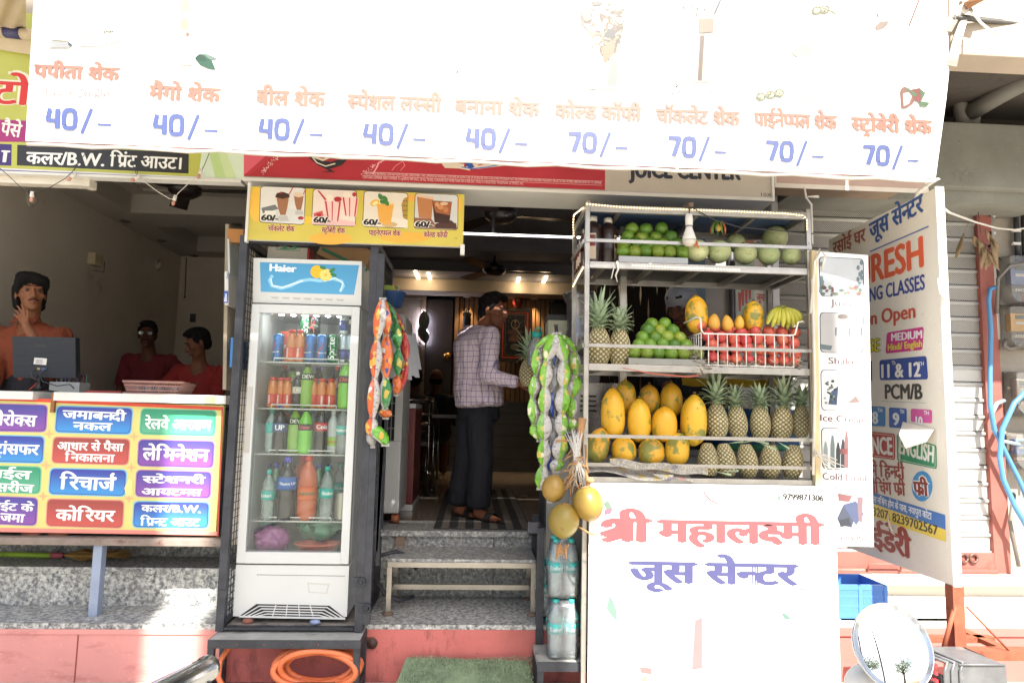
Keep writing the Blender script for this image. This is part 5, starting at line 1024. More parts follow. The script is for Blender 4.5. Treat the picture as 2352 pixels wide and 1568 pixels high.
b=MB().mat(mat('led_tape','#e8d8b8',.4));led=MB().mat(LED)
def strip(pts):
 pts=[Vector(p)for p in pts]
 for a,c in zip(pts,pts[1:]):
  n=max(1,int((c-a).length/.016))
  for i in range(n):led.ball(a.lerp(c,(i+.5)/n),.0042,6,4)
 b.tube(pts,.004,5)
strip([P(1345,468,3.63),P(1420,475,3.63),P(1500,479,3.63),P(1600,482,3.63),P(1700,486,3.63),P(1800,490,3.63),P(1845,495,3.63),P(1853,503,3.63),P(1854,530,3.63)])
strip([P(1341,476,3.64),P(1318,494,4.08),P(1316,520,4.09),P(1319,545,4.09)]);strip([P(1450,609,3.64),P(1550,614,3.64),P(1700,620,3.64)]);strip([P(1340,612,3.65),P(1325,640,3.9),P(1316,658,4.05)])
b.build('led_tape',st);led.build('led_lights',st)
b=MB().mat(mat('tie_wire','#cfcac0',.6));b.tube([P(1417,600,3.63),P(1420,618,3.63),P(1414,632,3.63),P(1418,648,3.64)],[.008,.006,.005,.002],5);b.tube([P(1410,615,3.63),P(1404,640,3.63)],.003,4);b.mat(ink('#b85848'));b.tube([P(1430,845,3.64),P(1500,858,3.64),P(1580,865,3.64),P(1605,862,3.64)],.0035,5);b.build('tie_cord',st)
b=MB().mat(mat('teal_sheet','#4f7f80',.5));b.box2((SX0+.02,SY0+.03,1.2),(SX1-.05,SY0+.04,ZC-.036));b.mat(mat('stand_base','#77736c',.6,.3));b.box2((SX0+.02,SY0+.05,.42),(SX1-.1,SY1,1.2));b.build('lower_cabinet',st)
def tray(u0,u1,v,label,Y=3.68,z=0):
 a,c=P(u0,v,Y),P(u1,v,Y);h=.036;b=MB().mat(mat('tray_steel','#8d8c88',.3,.85,var=.05));x0,x1=a.x,c.x
 b.box2((x0,Y-.002,z+.002),(x1,Y,z+h));b.box2((x0,Y,z+.002),(x1,Y+.30,z+.005));b.box2((x0,Y,z+.005),(x0+.002,Y+.3,z+h));b.box2((x1-.002,Y,z+.005),(x1,Y+.3,z+h));return one(b,'metal_tray',label,'tray','steel trays on the fruit stand')
tray(1421,1580,590,'steel tray under the sweet limes on the top shelf',3.64,ZA);tray(1444,1618,820,'steel tray under the sweet limes on the middle shelf',3.64,ZB)
# ---- sweet limes
def lime_mat():
 t=NT('sweet_lime');n1=t.noise(5,3);oi=t.n('ObjectInfo')
 g=t.ramp(oi.outputs['Random'],[(0,H('#486f24')),(.35,H('#5f872c')),(.7,H('#729630')),(1,H('#8a9c3a'))]);y=t.mix(t.ramp(n1,[(.56,(0,0,0)),(.72,(.75,)*3)]),g,H('#b3b03a'))
 n2=t.noise(60,3);t.set(t.b.inputs['Base Color'],t.mix(t.ramp(n2,[(.40,(.25,)*3),(.55,(0,0,0))]),y,H('#3d6a1c')));t.b.inputs['Roughness'].default_value=.36;t.bump(t.noise(260,2),.25,.002);return t.m
LM=lime_mat()
def mk(name,cat,m,fn):b=MB().mat(m);fn(b);o=b.build(name);o['category']=cat;return o
lime0=mk('sweet_lime','fruit',LM,lambda b:b.ball((0,0,0),(.0405,.0405,.0385),20,14,None,lambda v:v*(1-.05*math.exp(-((v.z-1)/.12)**2))));first={}
def put1(o,key,loc,label,rot=None,scale=1.0,group=None):
 if key in first:c=dup(o,loc,0,label,rot,scale,group)
 else:c=o;first[key]=1;c.location=loc;c['label']=label;c['group']=group;c.rotation_euler=rot or(0,0,0);c.scale=(scale,)*3 if not hasattr(scale,'__len__')else scale
 return c
rnd=random.Random(11)
def rr3(a=3.0):return(rnd.uniform(-a,a),rnd.uniform(-a,a),rnd.uniform(-a,a))
def limes(rows,where,Y0,dy):
 for r,row in enumerate(rows):
  us,v=row
  for i,u in enumerate(us):
   Y=Y0+dy*(len(rows)-1-r)*.0+dy*r;p=P(u,v if not isinstance(v,list)else v[i],Y)
   rn=('top','second','third','fourth','fifth','sixth')[r]if r<len(rows)-1 else 'bottom'
   put1(lime0,'lime',p,'green sweet lime, %s in the %s row of the %s shelf pile'%(ORD[i],rn,where),rr3(),rnd.uniform(.93,1.06),'sweet limes piled on the %s shelf'%where)
limes([([1451,1483,1519],[526,527,525]),([1442,1474,1506,1541],[543,547,546,545]),([1433,1462,1492,1522,1555],[561,560,561,561,562]),([1431,1457,1482,1510,1538,1568],[577,578,577,578,579,580])],'top',3.80,-.028)
limes([([1497,1526],[746,744]),([1488,1515,1545],[758,761,759]),([1475,1504,1532,1561],[775,776,774,777]),([1467,1492,1521,1548,1576],[793,794,790,794,794]),([1457,1485,1512,1541,1570,1600],[809,811,811,813,812,814])],'middle',3.80,-.022)
# ---- wood apples
t=NT('wood_apple');n1=t.noise(4,4);n2=t.noise(38,4,.7)
base=t.ramp(n1,[(.3,H('#a6b580')),(.55,H('#b9c08c')),(.75,H('#c6c498'))]);t.set(t.b.inputs['Base Color'],t.mix(t.ramp(n2,[(.60,(0,0,0)),(.68,(.8,)*3)]),base,H('#6b5a34')));t.b.inputs['Roughness'].default_value=.42;t.bump(t.noise(30,3),.15,.004)
bel0=mk('wood_apple','fruit',t.m,lambda b:(b.ball((0,0,0),(.066,.066,.064),24,16,None,lambda v:v*(1+.03*sin(3*math.atan2(v.y,v.x))*(1-v.z*v.z))),b.mat(mat('stem_brown','#6a5432',.8)),b.lathe([(.008,.06),(.010,.068),(0,.07)],n=8)))
for u,v,s_,Y,lab in((1601,576,1.0,3.72,'below the hanging bulb'),(1650,578,1.05,3.75,'right of the one under the bulb'),(1689,558,.86,3.92,'behind two others at the middle'),(1712,583,.97,3.75,'in front, left of the right end pair'),(1766,585,.94,3.75,'in front under the biggest one'),(1781,546,1.12,3.92,'biggest of all'),(1817,587,.84,3.74,'smallest and browner, at the right end'),(1738,575,.75,3.95,'mostly hidden behind the front row')):
 put1(bel0,'bel',P(u,v,Y),'round pale green wood apple, %s'%lab,(rnd.uniform(-.5,.5),rnd.uniform(-.5,.5),rnd.uniform(0,6)),s_,'wood apples on the top shelf')
# ---- syrup bottles
def syrup(h,r,lab,cap='#d8d4c8',body='#2c1a16',lz=(.12,.62),side=True):
 t=thing('syrup_bottle',None,'bottle');b=MB().mat(mat('syrup'+body,body,.3,coat=.4));b.lathe([(r*.92,0),(r,.01),(r,h*.72),(r*.9,h*.79),(r*.42,h*.87),(r*.38,h*.9)],n=22);b.build('body',t)
 b=MB().mat(ink(cap,.4));b.lathe([(r*.48,h*.89),(r*.48,h*.985),(0,h)],n=16);b.build('cap',t)
 b=MB().mat(ink('#c9b9a4'));
 for m_,a0,a1,z0,z1,k in(('#c9b9a4',-.75,.2,lz[0],lz[1],1.012),('#7a2a24',-.7,.15,lz[0]+.25,lz[1]-.03,1.02),('#3c6a3c',-.05,.08,lz[1]-.09,lz[1]-.045,1.025)):
  b.mat(ink(m_));b.grid(lambda s,q:Vector((sin(a0+(a1-a0)*s)*r*k,-cos(a0+(a1-a0)*s)*r*k,h*(z0+(z1-z0)*q))),6,2)
 b.build('label',t);return t
a=syrup(.295,.052,'');reg(a);a.location=(P(1361,597,3.78).x,3.78,ZA);a['label']='tall dark brown syrup bottle with a cream label facing out on the top shelf';a['group']='syrup bottles on the top shelf'
dup(a,(P(1396,597,3.8).x,3.8,ZA),R(75),'tall dark brown syrup bottle turned sideways next to the piled limes on the top shelf')
a2=syrup(.24,.036,'','#c8c4bc','#3a1410',(.15,.6));reg(a2)
for i,(y,cap,lab)in enumerate(((3.86,0,'nearest'),(3.93,0,'second from the front'),(4.0,0,'third from the front'),(4.06,0,'farthest back'))):
 o=a2 if i==0 else dup(a2,(0,0,0));o.location=(.625,y,ZA);o.rotation_euler=(0,0,R(-70+20*i));o['label']='small sauce bottle in the left side row of the top shelf, '+lab;o['group']='sauce bottles along the left side'
 o.scale=(1,1,(1.0,.92,.86,.80)[i])
# ---- bulb and lemon chilli charm
bt_=thing('light_bulb','unlit white bulb hanging from the stand above the top shelf rail','bulb',P(1583,566,3.6));b=MB().mat(mat('bulb_white','#c9c4ba',.3));p=P(1583,566,3.6);b.lathe([(0,0),(.02,.003),(.034,.018),(.0375,.036)],p,20);b.build('globe',bt_)
b=MB().mat(mat('bulb_body','#d8d6d0',.4));b.lathe([(.0385,.036),(.036,.05),(.024,.085),(.019,.10),(.019,.108)],p,20);b.mat(mat('grey_band','#7a7a7c',.4,.5));b.lathe([(.0185,.108),(.0185,.116)],p,18);b.mat(mat('bulb_body','#d8d6d0',.4));b.lathe([(.02,.116),(.021,.155),(.018,.18),(0,.183)],p,18);b.build('holder',bt_);b=MB().mat(BLACKM);b.tube([p+Vector((0,0,.18)),P(1584,474,3.6)],.0035,5);b.build('cord',bt_)
ch=thing('chilli_charm','lemon and green chillies threaded together hanging over the top shelf','charm',P(1650,530,3.7));p=P(1650,523,3.7);b=MB().mat(mat('lemon','#c89a44',.4,var=.15));b.ball(p,(.019,.019,.022),14,10);b.build('lemon',ch)
b=MB()
for i in range(9):
 a_=i*.7;b.mat(mat('chilli_green','#4c7a2c',.35)if i%4 else mat('chilli_orange','#c0602a',.35));q=p+Vector((0,0,.028));b.tube([q,q+Vector((cos(a_)*.025,sin(a_)*.02,.004)),q+Vector((cos(a_)*.04,sin(a_)*.03,-.03)),q+Vector((cos(a_)*.042,sin(a_)*.03,-.055-.01*(i%3)))],[.005,.006,.005,.001],6)
b.build('chilli',ch);b=MB().mat(BLACKM);b.tube([p,P(1650,492,3.7)],.0018,4);b.tube([P(1586,475,3.62),P(1640,505,3.64),P(1700,522,3.66),P(1790,530,3.66),P(1868,537,3.66)],.003,5);b.build('thread',ch)
b=MB().mat(mat('chilli_orange','#c0602a',.35));p=P(1599,556,3.61);b.tube([p,p+Vector((.006,-.004,-.02)),p+Vector((.012,0,-.035))],[.006,.006,.002],6);b.tube([p,p+Vector((-.008,-.004,-.015)),p+Vector((-.004,0,-.03))],[.005,.005,.002],6);b.tube([p,p+Vector((0,.01,.02))],[.004,.003],6);one(b,'flower_tuft','orange marigold tuft tied to the top shelf rail by the bulb','flower')
# ---- pineapples
PINE=vcol('pineapple_skin',.55,.3);LEAF=mat('pineapple_leaf','#93a586',.5,var=.25,scale=18,hue=.1,bump=.1)
def pineapple(h=.19,r=.062,crown=1.0,seed=1,top=True):
 rg=random.Random(seed);t=thing('pineapple',None,'fruit');b=MB().mat(PINE);N,Mv=96,84;vs,fs,cs=[],[],[]
 for j in range(Mv+1):
  z=j/Mv;prof=(sin(pi*(.10+.83*z))**.5)*(1.02-.16*z)if z<1 else.3
  for k in range(N):
   a=k/N;A=a*12+z*7.6+.12*noise.noise(Vector((a*9,z*5,seed)));B=a*12-z*7.6;fa,fb=A%1-.5,B%1-.5;d=max(abs(fa),abs(fb))*2;bump_=1-d**3
   rr_=r*prof*(.92+.10*bump_);vs.append((rr_*cos(2*pi*a),rr_*sin(2*pi*a),h*z));c0=fa*fa+fb*fb
   edge=H('#3f432c');mid=H('#95895c');tip=H('#c9bc98')
   q=(edge if d>.86 else tip if c0<.10 else mid);jit=.85+.3*noise.random()if False else.9+.2*rg.random();gz=1-.25*z;cs.append((q[0]*jit,q[1]*jit,q[2]*jit))
 for j in range(Mv):
  for k in range(N):fs.append((j*N+k,j*N+(k+1)%N,(j+1)*N+(k+1)%N,(j+1)*N+k))
 fs+=[tuple(range(N-1,-1,-1)),tuple(Mv*N+k for k in range(N))];b.add(vs,fs,True,cs);b.build('body',t)
 if top:
  b=MB().mat(LEAF);n=46
  for i in range(n):
   f=i/n;a=i*2.4;L=crown*(.055+.085*f)*rg.uniform(.85,1.15);tilt=1.35-1.15*f+rg.uniform(-.1,.1);w_=.0125*(1.15-.3*f);base=Vector((.016*cos(a)*(1-f*.5),.016*sin(a)*(1-f*.5),h*.97+.055*f*crown));d=Vector((cos(a),sin(a),0));pts=[]
   for k in range(5):
    s_=k/4;ang=tilt*(.55+.75*s_);p=base+(d*sin(ang*.8+.1)+Vector((0,0,cos(ang*.8+.1))))*L*s_-Vector((0,0,.02*s_*s_*(1-f)));pts.append(p)
   side=Vector((-sin(a),cos(a),0));vs,fs=[],[]
   for k,p in enumerate(pts):ww=w_*(1,1.15,.95,.6,.05)[k];vs+=[p-side*ww,p+d*.004*(1-k/4)-Vector((0,0,.004)),p+side*ww]
   for k in range(4):o_=k*3;fs+=[(o_,o_+1,o_+4,o_+3),(o_+1,o_+2,o_+5,o_+4)]
   b.add(vs,fs,True)
  b.build('crown',t)
 return reg(t)
pa,pb_,pc=pineapple(.185,.064,1.15,1),pineapple(.18,.058,.8,2),pineapple(.19,.062,1,3,False)
GP='pineapples on the fruit stand'
def pin(o,u,vb,Y,label,s_=1.0,z=None,rz=0,tilt=0):
 p=P(u,vb,Y);return put1(o,o.name,(p.x,Y,z if z is not None else p.z),label,(tilt,0,rz),s_,GP)
pin(pa,1375,830,3.74,'pineapple with a tall crown standing at the left end of the middle shelf',1.12,ZB+.002);pin(pb_,1423,830,3.74,'pineapple with a short tufted crown beside the limes on the middle shelf',1.12,ZB+.002,2)
for i,(u,v,s_,k,lab)in enumerate(((1648,1005,1.0,0,'leftmost, with the tallest crown'),(1697,1005,.98,1,'second from left'),(1747,1007,1.0,1,'middle one of five'),(1793,1008,.98,0,'fourth from left, leaves bent over'),(1838,1003,.95,1,'rightmost at the end'))):pin((pa,pb_)[k],u,v,3.82,'crowned pineapple in the upper row on the lowest shelf, '+lab,s_*1.03,None,i*1.3,R(-5))
for i,u in enumerate((1628,1672,1720,1768,1816)):pin(pc,u,1080,3.74,'pineapple lying low in the front row of the lowest shelf, '+ORD[i],.95,ZC+.004,i,R(-8))
b=MB().mat(LEAF);rg=random.Random(5)
for i in range(13):
 p=P(1640+i*16+rg.uniform(-8,8),rg.choice((1012,1018,1082)),3.655);a=rg.uniform(-.7,.7);b.prism([p,p+Vector((.09*cos(a),-.01,.09*sin(a)*.6)),p+Vector((.085*cos(a),-.01,.085*sin(a)*.6-.012))],(0,.002,0))
tag(b.build('loose_leaves'),'loose green pineapple leaves lying among the pineapples','leaves',kind='stuff')
# ---- papayas
def papaya_mat():
 t=NT('papaya_skin');oi=t.n('ObjectInfo');n1=t.noise(11,5,.6);n2=t.noise(24,5,.7);n3=t.noise(40,3,.6)
 base=t.ramp(oi.outputs['Random'],[(0,H('#d59a1e')),(.5,H('#d8a428')),(1,H('#cf8524'))]);b1=t.mix(t.ramp(t.noise(2,3),[(.4,(0,0,0)),(.7,(.6,)*3)]),base,H('#d8b838'))
 thr=t.n('MapRange',{0:oi.outputs['Random'],3:-.06,4:.10});sm=t.n('Math',{0:n1,1:thr.outputs[0]},operation='ADD');sm2=t.n('Math',{0:n2,1:.22},operation='MULTIPLY');sm3=t.n('Math',{0:sm,1:sm2},operation='ADD')
 c1=t.mix(t.ramp(sm3,[(.655,(0,0,0)),(.72,(.85,)*3)]),b1,H('#66783a'));c2=t.mix(t.ramp(n3,[(.66,(0,0,0)),(.70,(.7,)*3)]),c1,H('#6a5a26'));t.set(t.b.inputs['Base Color'],c2);t.b.inputs['Roughness'].default_value=.38;t.bump(t.noise(12,3),.08,.01);return t.m
PM=papaya_mat()
def papf(v):
 z=v.z;k=(1+.05*-z-.04*max(0,z)**2)*(1+.16*z*z*(1-z*z)*2)+.022*sin(5*math.atan2(v.y,v.x))*(1-z*z)**.5
 return Vector((v.x*k,v.y*k,z+(.03*max(0,z-.9)/.1)))
pap0=mk('papaya','fruit',PM,lambda b:(b.ball((0,0,0),(.065,.065,.115),28,20,None,papf),b.mat(mat('stem_brown','#6a5432',.8)),b.lathe([(.009,.122),(.007,.129),(0,.130)],n=8)))
papb=mk('papaya','fruit',PM,lambda b:(b.ball((0,0,0),(.070,.070,.078),28,20,None,papf),b.mat(mat('stem_brown','#6a5432',.8)),b.lathe([(.010,.083),(.007,.089),(0,.09)],n=8)))
GQ='papayas on the fruit stand'
def pap(o,u0,u1,v0,v1,Y,label,tilt=0,side=0,rz=0):
 p=P((u0+u1)/2,(v0+v1)/2,Y);k=Y/FP*1.005;hw,hh=(u1-u0)/2*k,(v1-v0)/2*k;r0=(.070,.12)if o is pap0 else(.074,.084)
 return put1(o,'pap'+o.name,p,label,(tilt,side,rz),(hw/r0[0],hw/r0[0],hh/r0[1]),GQ)
pap(pap0,1410,1463,871,955,3.92,'green blotched papaya at the back left behind the tall papaya on the lowest shelf',0,0,1);pap(papb,1465,1516,880,955,3.93,'papaya in the middle of the back row on the lowest shelf',0,0,2);pap(papb,1515,1569,876,962,3.92,'deep orange pointed papaya at the right of the back row',0,0,4)
pap(pap0,1378,1437,889,1012,3.79,'tall green streaked papaya at the left of the front upright row',0,R(1),3);pap(pap0,1439,1497,914,1018,3.78,'plain yellow papaya second in the front upright row',0,R(-1),.6);pap(papb,1495,1557,931,1018,3.76,'squat pale yellow papaya with a pointed top in the front upright row',0,R(3),5);pap(pap0,1561,1626,904,1027,3.77,'large smooth yellow papaya at the right of the front upright row',0,R(-2),2.5)
pap(papb,1347,1401,980,1066,3.74,'half green papaya at the left end of the bottom row',R(12),0,1.2);pap(papb,1403,1462,1000,1065,3.73,'yellow papaya with a green base second in the bottom row',R(-10),0,2.2);pap(papb,1464,1527,1003,1070,3.73,'orange yellow papaya third in the bottom row',R(8),0,3.3);pap(papb,1525,1584,990,1073,3.74,'yellow papaya at the right of the bottom row beside the pineapples',R(-6),0,4.4)
pap(pap0,1571,1628,676,770,3.77,'big orange papaya standing on the left of the basket of pomegranates',0,R(2),2);pap(pap0,1704,1756,689,768,3.77,'green patched papaya standing between the mangoes and the bananas',0,R(-2),3.6)
# ---- mangoes
MG=mat('mango_skin','#cf9e3c',.38,var=.15,scale=9,grime='#8a6a2c',gs=18,ga=.68,hue=.06)
man0=mk('mango','fruit',MG,lambda b:(b.ball((0,0,0),(.030,.027,.043),20,16,None,lambda v:Vector((v.x*(1-.2*v.z)+.12*v.z*v.z*.5,v.y*(1-.2*v.z),v.z))),b.mat(mat('stem_brown','#6a5432',.8)),b.lathe([(.005,.040),(.004,.046),(0,.047)],(.002,0,0),8)))
for i,(u,v,s_)in enumerate(((1640,740,1.12),(1671,743,1.12),(1698,741,.98))):put1(man0,'mango',P(u,v,3.73),'yellow mango standing above the pomegranates, '+('left of three, spotted','middle of three, deepest orange','right of three, smallest and greenest')[i],(0,R((0,8,-4)[i]),R((10,200,90)[i])),s_,'mangoes above the basket')
# ---- banana hand
bn=thing('banana_bunch','hand of green tipped yellow bananas at the right end above the basket','fruit',P(1797,750,3.72));BAN=mat('banana_skin','#aaa63a',.45,var=.15,scale=6,grime='#7a8a30',gs=7,ga=.55);cr_=P(1795,707,3.72);b=MB().mat(mat('banana_stem','#6a6a34',.7,var=.2));b.tube([cr_+Vector((-.035,0,-.004)),cr_+Vector((0,-.012,.004)),cr_+Vector((.03,0,.004))],[.010,.013,.010],8);b.build('stalk',bn)
for i,(u,v,bow)in enumerate(((1762,745,-.02),(1773,752,-.008),(1786,747,.0),(1798,751,.004),(1810,744,.012),(1820,752,.03),(1830,750,.045),(1836,742,.055),(1808,756,.0))):
 e=P(u,v,3.66+.012*(i%3)if i<5 else 3.70);a_=cr_+Vector((-.03+.0075*i,-.01,0));m_=a_.lerp(e,.5)+Vector((bow,-.022,.012));pts=[a_*(1-t)**2+m_*2*t*(1-t)+e*t*t for t in[q/8 for q in range(9)]]
 b=MB().mat(BAN);b.tube(pts,[.005,.008,.013,.0155,.0165,.0165,.015,.011,.005],7);b.mat(mat('banana_tip','#33301c',.8));b.ball(pts[-1],.0045,6,4);b.build('banana',bn)
# ---- pomegranates in the wire basket
PO=NT('pomegranate');t=PO;oi=t.n('ObjectInfo');base=t.ramp(oi.outputs['Random'],[(0,H('#bb4046')),(.4,H('#c84f48')),(.75,H('#d2654e')),(1,H('#c9786a'))]);t.set(t.b.inputs['Base Color'],t.mix(t.ramp(t.noise(5,4),[(.45,(0,0,0)),(.75,(.55,)*3)]),base,H('#cf8456')));t.b.inputs['Roughness'].default_value=.33
def pomf(b):
 b.ball((0,0,0),(.033,.033,.0315),20,14,None,lambda v:v*(1+.02*sin(6*math.atan2(v.y,v.x))*(1-abs(v.z))));b.lathe([(.010,.029),(.008,.036),(.010,.042),(.007,.038),(.005,.032)],n=10)
pom0=mk('pomegranate','fruit',PO.m,pomf)
PR=[([1607,1641,1673,1702,1734,1765,1795,1826],[746,753,757,765,761,762,763,764],'top',3.74),([1626,1656,1686,1712,1740,1768,1797,1822],[771,774,780,782,779,781,781,788],'second',3.70),([1635,1662,1690,1716,1745,1774,1800,1828],[792,799,800,800,803,805,804,815],'third',3.695),([1637,1664,1690,1719,1747,1775,1799,1822],[820,823,825,825,828,829,828,831],'bottom',3.69),([1650,1690,1730,1770,1810],[765,772,775,776,778],'hidden back',3.79)]
for us,vs_,rn,Y in PR:
 for i,u in enumerate(us):put1(pom0,'pom',P(u,vs_[i],Y),'red pomegranate in the wire basket, %s in the %s row'%(ORD[i],rn),(R(rnd.uniform(40,120)),rnd.uniform(-.8,.8),rnd.uniform(0,6))if i%3 else(R(rnd.uniform(-30,30)),0,0),rnd.uniform(.92,1.08),'pomegranates in the wire basket')
wb=thing('wire_basket','white wire basket full of pomegranates on the middle shelf','basket',P(1720,835,3.75));b=MB().mat(mat('basket_white','#dedbd4',.35,var=.05));YB=3.645
tl_,tr_=P(1604,764,YB),P(1822,770,YB);r1=.0045
b.tube([P(1571,742,YB+.12),P(1600,728,YB+.02),P(1609,731,YB),P(1611,758,YB),tl_+Vector((.03,0,-.004)),tr_+Vector((-.02,0,0)),tr_+Vector((.01,0,.004)),P(1833,740,YB),P(1843,738,YB),P(1848,742,YB+.05)],r1,6)
zb_=ZB+.004
for i in range(10):u=1627+i*21.6;q=P(u,768+i*.4,YB);b.tube([q,(q.x,YB,zb_)],.0032,5);b.tube([(q.x,YB,zb_),(q.x,YB+.24,zb_)],.003,4)
b.tube([(tl_.x+.02,YB,zb_+.004),(tr_.x,YB,zb_+.004)],.004,5);x0,x1=tl_.x+.015,tr_.x
for x in(x0,x1):
 b.tube([(x,YB,tl_.z),(x,YB+.24,tl_.z)],.004,5)
 for i in range(6):b.tube([(x,YB+.04*i,tl_.z),(x,YB+.04*i,zb_)],.0028,4)
b.tube([(x0,YB+.24,tl_.z),(x1,YB+.24,tl_.z)],.004,5);b.build('wires',wb)
SHR=[mat('paper_shred'+c,c,.9,var=.2)for c in('#a29684','#c4bdac','#7d746a','#8f7f66','#5e5a58')]
b=MB();rg=random.Random(8)
def shreds(n,f,L=(.015,.045)):
 for i in range(n):
  p=f();b.mat(rg.choice(SHR));a=rg.uniform(0,6.3);c_=rg.uniform(-.6,.6);d=Vector((cos(a),sin(a)*.6,c_))*rg.uniform(*L);k=Vector((rg.uniform(-.01,.01),rg.uniform(-.01,.01),rg.uniform(-.012,.012)));w_=Vector((0,rg.uniform(-.002,.002),rg.uniform(.0015,.0045)));q=p+d*.5+k;e=p+d
  b.add([p,q,e,e+w_,q+w_*1.2,p+w_],[(0,1,4,5),(1,2,3,4)])
shreds(420,lambda:Vector((rg.uniform(x0-.02,x1+.03),rg.uniform(YB-.012,YB+.1),ZB+rg.uniform(.0,.03))));shreds(200,lambda:Vector((x0-.02+rg.gauss(0,.018),YB+.05+rg.gauss(0,.03),ZB+abs(rg.gauss(.05,.04)))));shreds(160,lambda:Vector((x1+.018+rg.gauss(0,.012),YB+.05+rg.gauss(0,.03),ZB+abs(rg.gauss(.03,.04)))))
shreds(30,lambda:Vector((x0+rg.gauss(0.02,.03),YB-.01,ZB-rg.uniform(0,.03))),(.03,.06));tag(b.build('shredded_paper'),'shredded paper and straw packed round the pomegranate basket','packing',kind='stuff')
# ---- newspaper under the papayas
def newsmat():
 t=NT('newsprint');v=t.n('TexVoronoi',{'Vector':t.co(1),'Scale':34.0},feature='F1');c1=t.ramp(v.outputs['Color'],[(.0,H('#9a968d')),(.4,H('#a8a49a')),(.72,H('#a8787a')),(.77,H('#b09c5c')),(.82,H('#77747c')),(.88,H('#aaa69c'))],'CONSTANT');t.set(t.b.inputs['Base Color'],t.mix(t.ramp(t.noise(150,2),[(.46,(0,0,0)),(.56,(.6,)*3)]),c1,H('#5f5c58')));t.b.inputs['Roughness'].default_value=.9;return t.m
b=MB().mat(newsmat());b.grid(lambda s,q:P(1350+240*s,1066+24*s,3.64)+Vector((0,.16*(1-q)-.02,-.045*q**2+.012*sin(s*9)*q+.004))if True else 0,40,8);b.grid(lambda s,q:P(1400+225*s,1062+22*s,3.635)+Vector((0,-.008,.022-.04*q+.006*sin(s*14+q))),36,4);b.prism([P(1498,1088,3.625),P(1548,1090,3.625),P(1538,1108,3.625)],(0,.001,0));one(b,'newspaper','crumpled newspaper lining the lowest shelf under the papayas','newspaper')
# ---- bottom ledge with packs of water bottles, under the left of the stand
lg=thing('side_platform','low grey black metal platform holding packs of water bottles beside the poster','platform',(.5,3.8,.1));b=MB().mat(mat('platform_top','#6d6c69',.55,.4,var=.2));b.add([P(1252,1440,4.25),P(1266,1506,3.7),P(1352,1519,3.62),P(1352,1519,3.62)+Vector((.1,.6,0))],[(0,1,2,3)]);zt=PZ(1300,1510,.30).z
b=MB().mat(mat('platform_top','#6d6c69',.55,.4,var=.2));b.box2((.37,3.70,.28),(.80,4.0,.31),.003);b.mat(BLACKM);b.box2((.365,3.69,.27),(.80,3.70,.315));b.build('top',lg)
for x,y in((.385,3.715),(.385,3.98)):
 b=MB().mat(BLACKM);b.box2((x-.016,y-.016,.1),(x+.016,y+.016,.28));b.build('leg',lg)
b=MB().mat(BLACKM);b.box2((.40,4.5,.40),(.44,4.54,.95));b.bar((.36,4.0,.95),(.42,4.6,.83),.06,.06);b.box2((.385,3.985,.30),(.425,4.02,.95));b.mat(mat('castor','#9a5a3c',.5));b.tube([(.45,3.95,.99),(.49,3.95,.99)],.022,10);b.build('side_frame',lg)
reg(bt)if False else None
FILM=clear('shrink_film',(.93,.97,1),.16,.12,1.0,.7)
def pack(loc,label,n,sc_=1.0):
 t=thing('water_pack',label,'bottle pack',loc,0,'shrink wrapped packs of water bottles');
 for i,(dx,dy)in enumerate(n):
  b=MB().mat(CL);r=.04;h=.30
  b.lathe([(r*.8,0),(r,.012)]+[(r*(1-.05*(i_%2)),h*(.05+.034*i_))for i_ in range(16)]+[(r*.96,.60*h),(r,.68*h),(r*.84,.77*h),(r*.4,.87*h),(r*.36,.93*h)],Vector(loc)+Vector((dx,dy,0)),16);bo=b.build('bottle',t)
  b=MB().mat(ink('#35b2a8',.35));b.lathe([(r*.42,.92*h),(r*.42,h),(0,h)],Vector(loc)+Vector((dx,dy,0)),12);b.build('cap',bo)
  b=MB().mat(ink('#3bbab2',.35));b.lathe([(r*.9,.42*h),(r*1.02,.42*h),(r*1.02,.60*h),(r*.9,.6*h)],Vector(loc)+Vector((dx,dy,0)),16)
  V,F=lay('Bisleri');k=.075/2.4;b.mat(ink('#e8f0f0'));b.add([Vector(loc)+Vector((dx+sin((v[0]-1.2)*k/r)*r*1.035,dy-cos((v[0]-1.2)*k/r)*r*1.035,.50*h+(v[1]-.3)*k))for v in V],F);b.build('label',bo)
 xs=[q[0]for q in n];ys=[q[1]for q in n];b=MB().mat(FILM);c=Vector(loc)+Vector(((min(xs)+max(xs))/2,(min(ys)+max(ys))/2,.14));hx,hy=(max(xs)-min(xs))/2+.044,(max(ys)-min(ys))/2+.044
 def f(v):s_=max(abs(v.x),abs(v.y),abs(v.z)*.95);q=v/(s_**.8);return Vector((q.x*(1+.02*noise.noise(v*5))*(1-.25*max(0,v.z)),q.y*(1-.25*max(0,v.z)),q.z))
 b.ball(c,(hx,hy,.15),28,18,None,f);b.build('film',t);return t
pack((.47,3.78,.312),'lower front pack of water bottles in film on the side platform',[(0,0),(.086,0),(0,.09),(.086,.09)]);pack((.47,3.80,.625),'upper pack of water bottles in film stacked beside the stand post',[(0,0),(.086,0),(0,.09),(.086,.09)]);pack((.43,4.06,.45),'rear pack of water bottles behind the stacked packs',[(0,0),(0,.088),(.09,.088)])
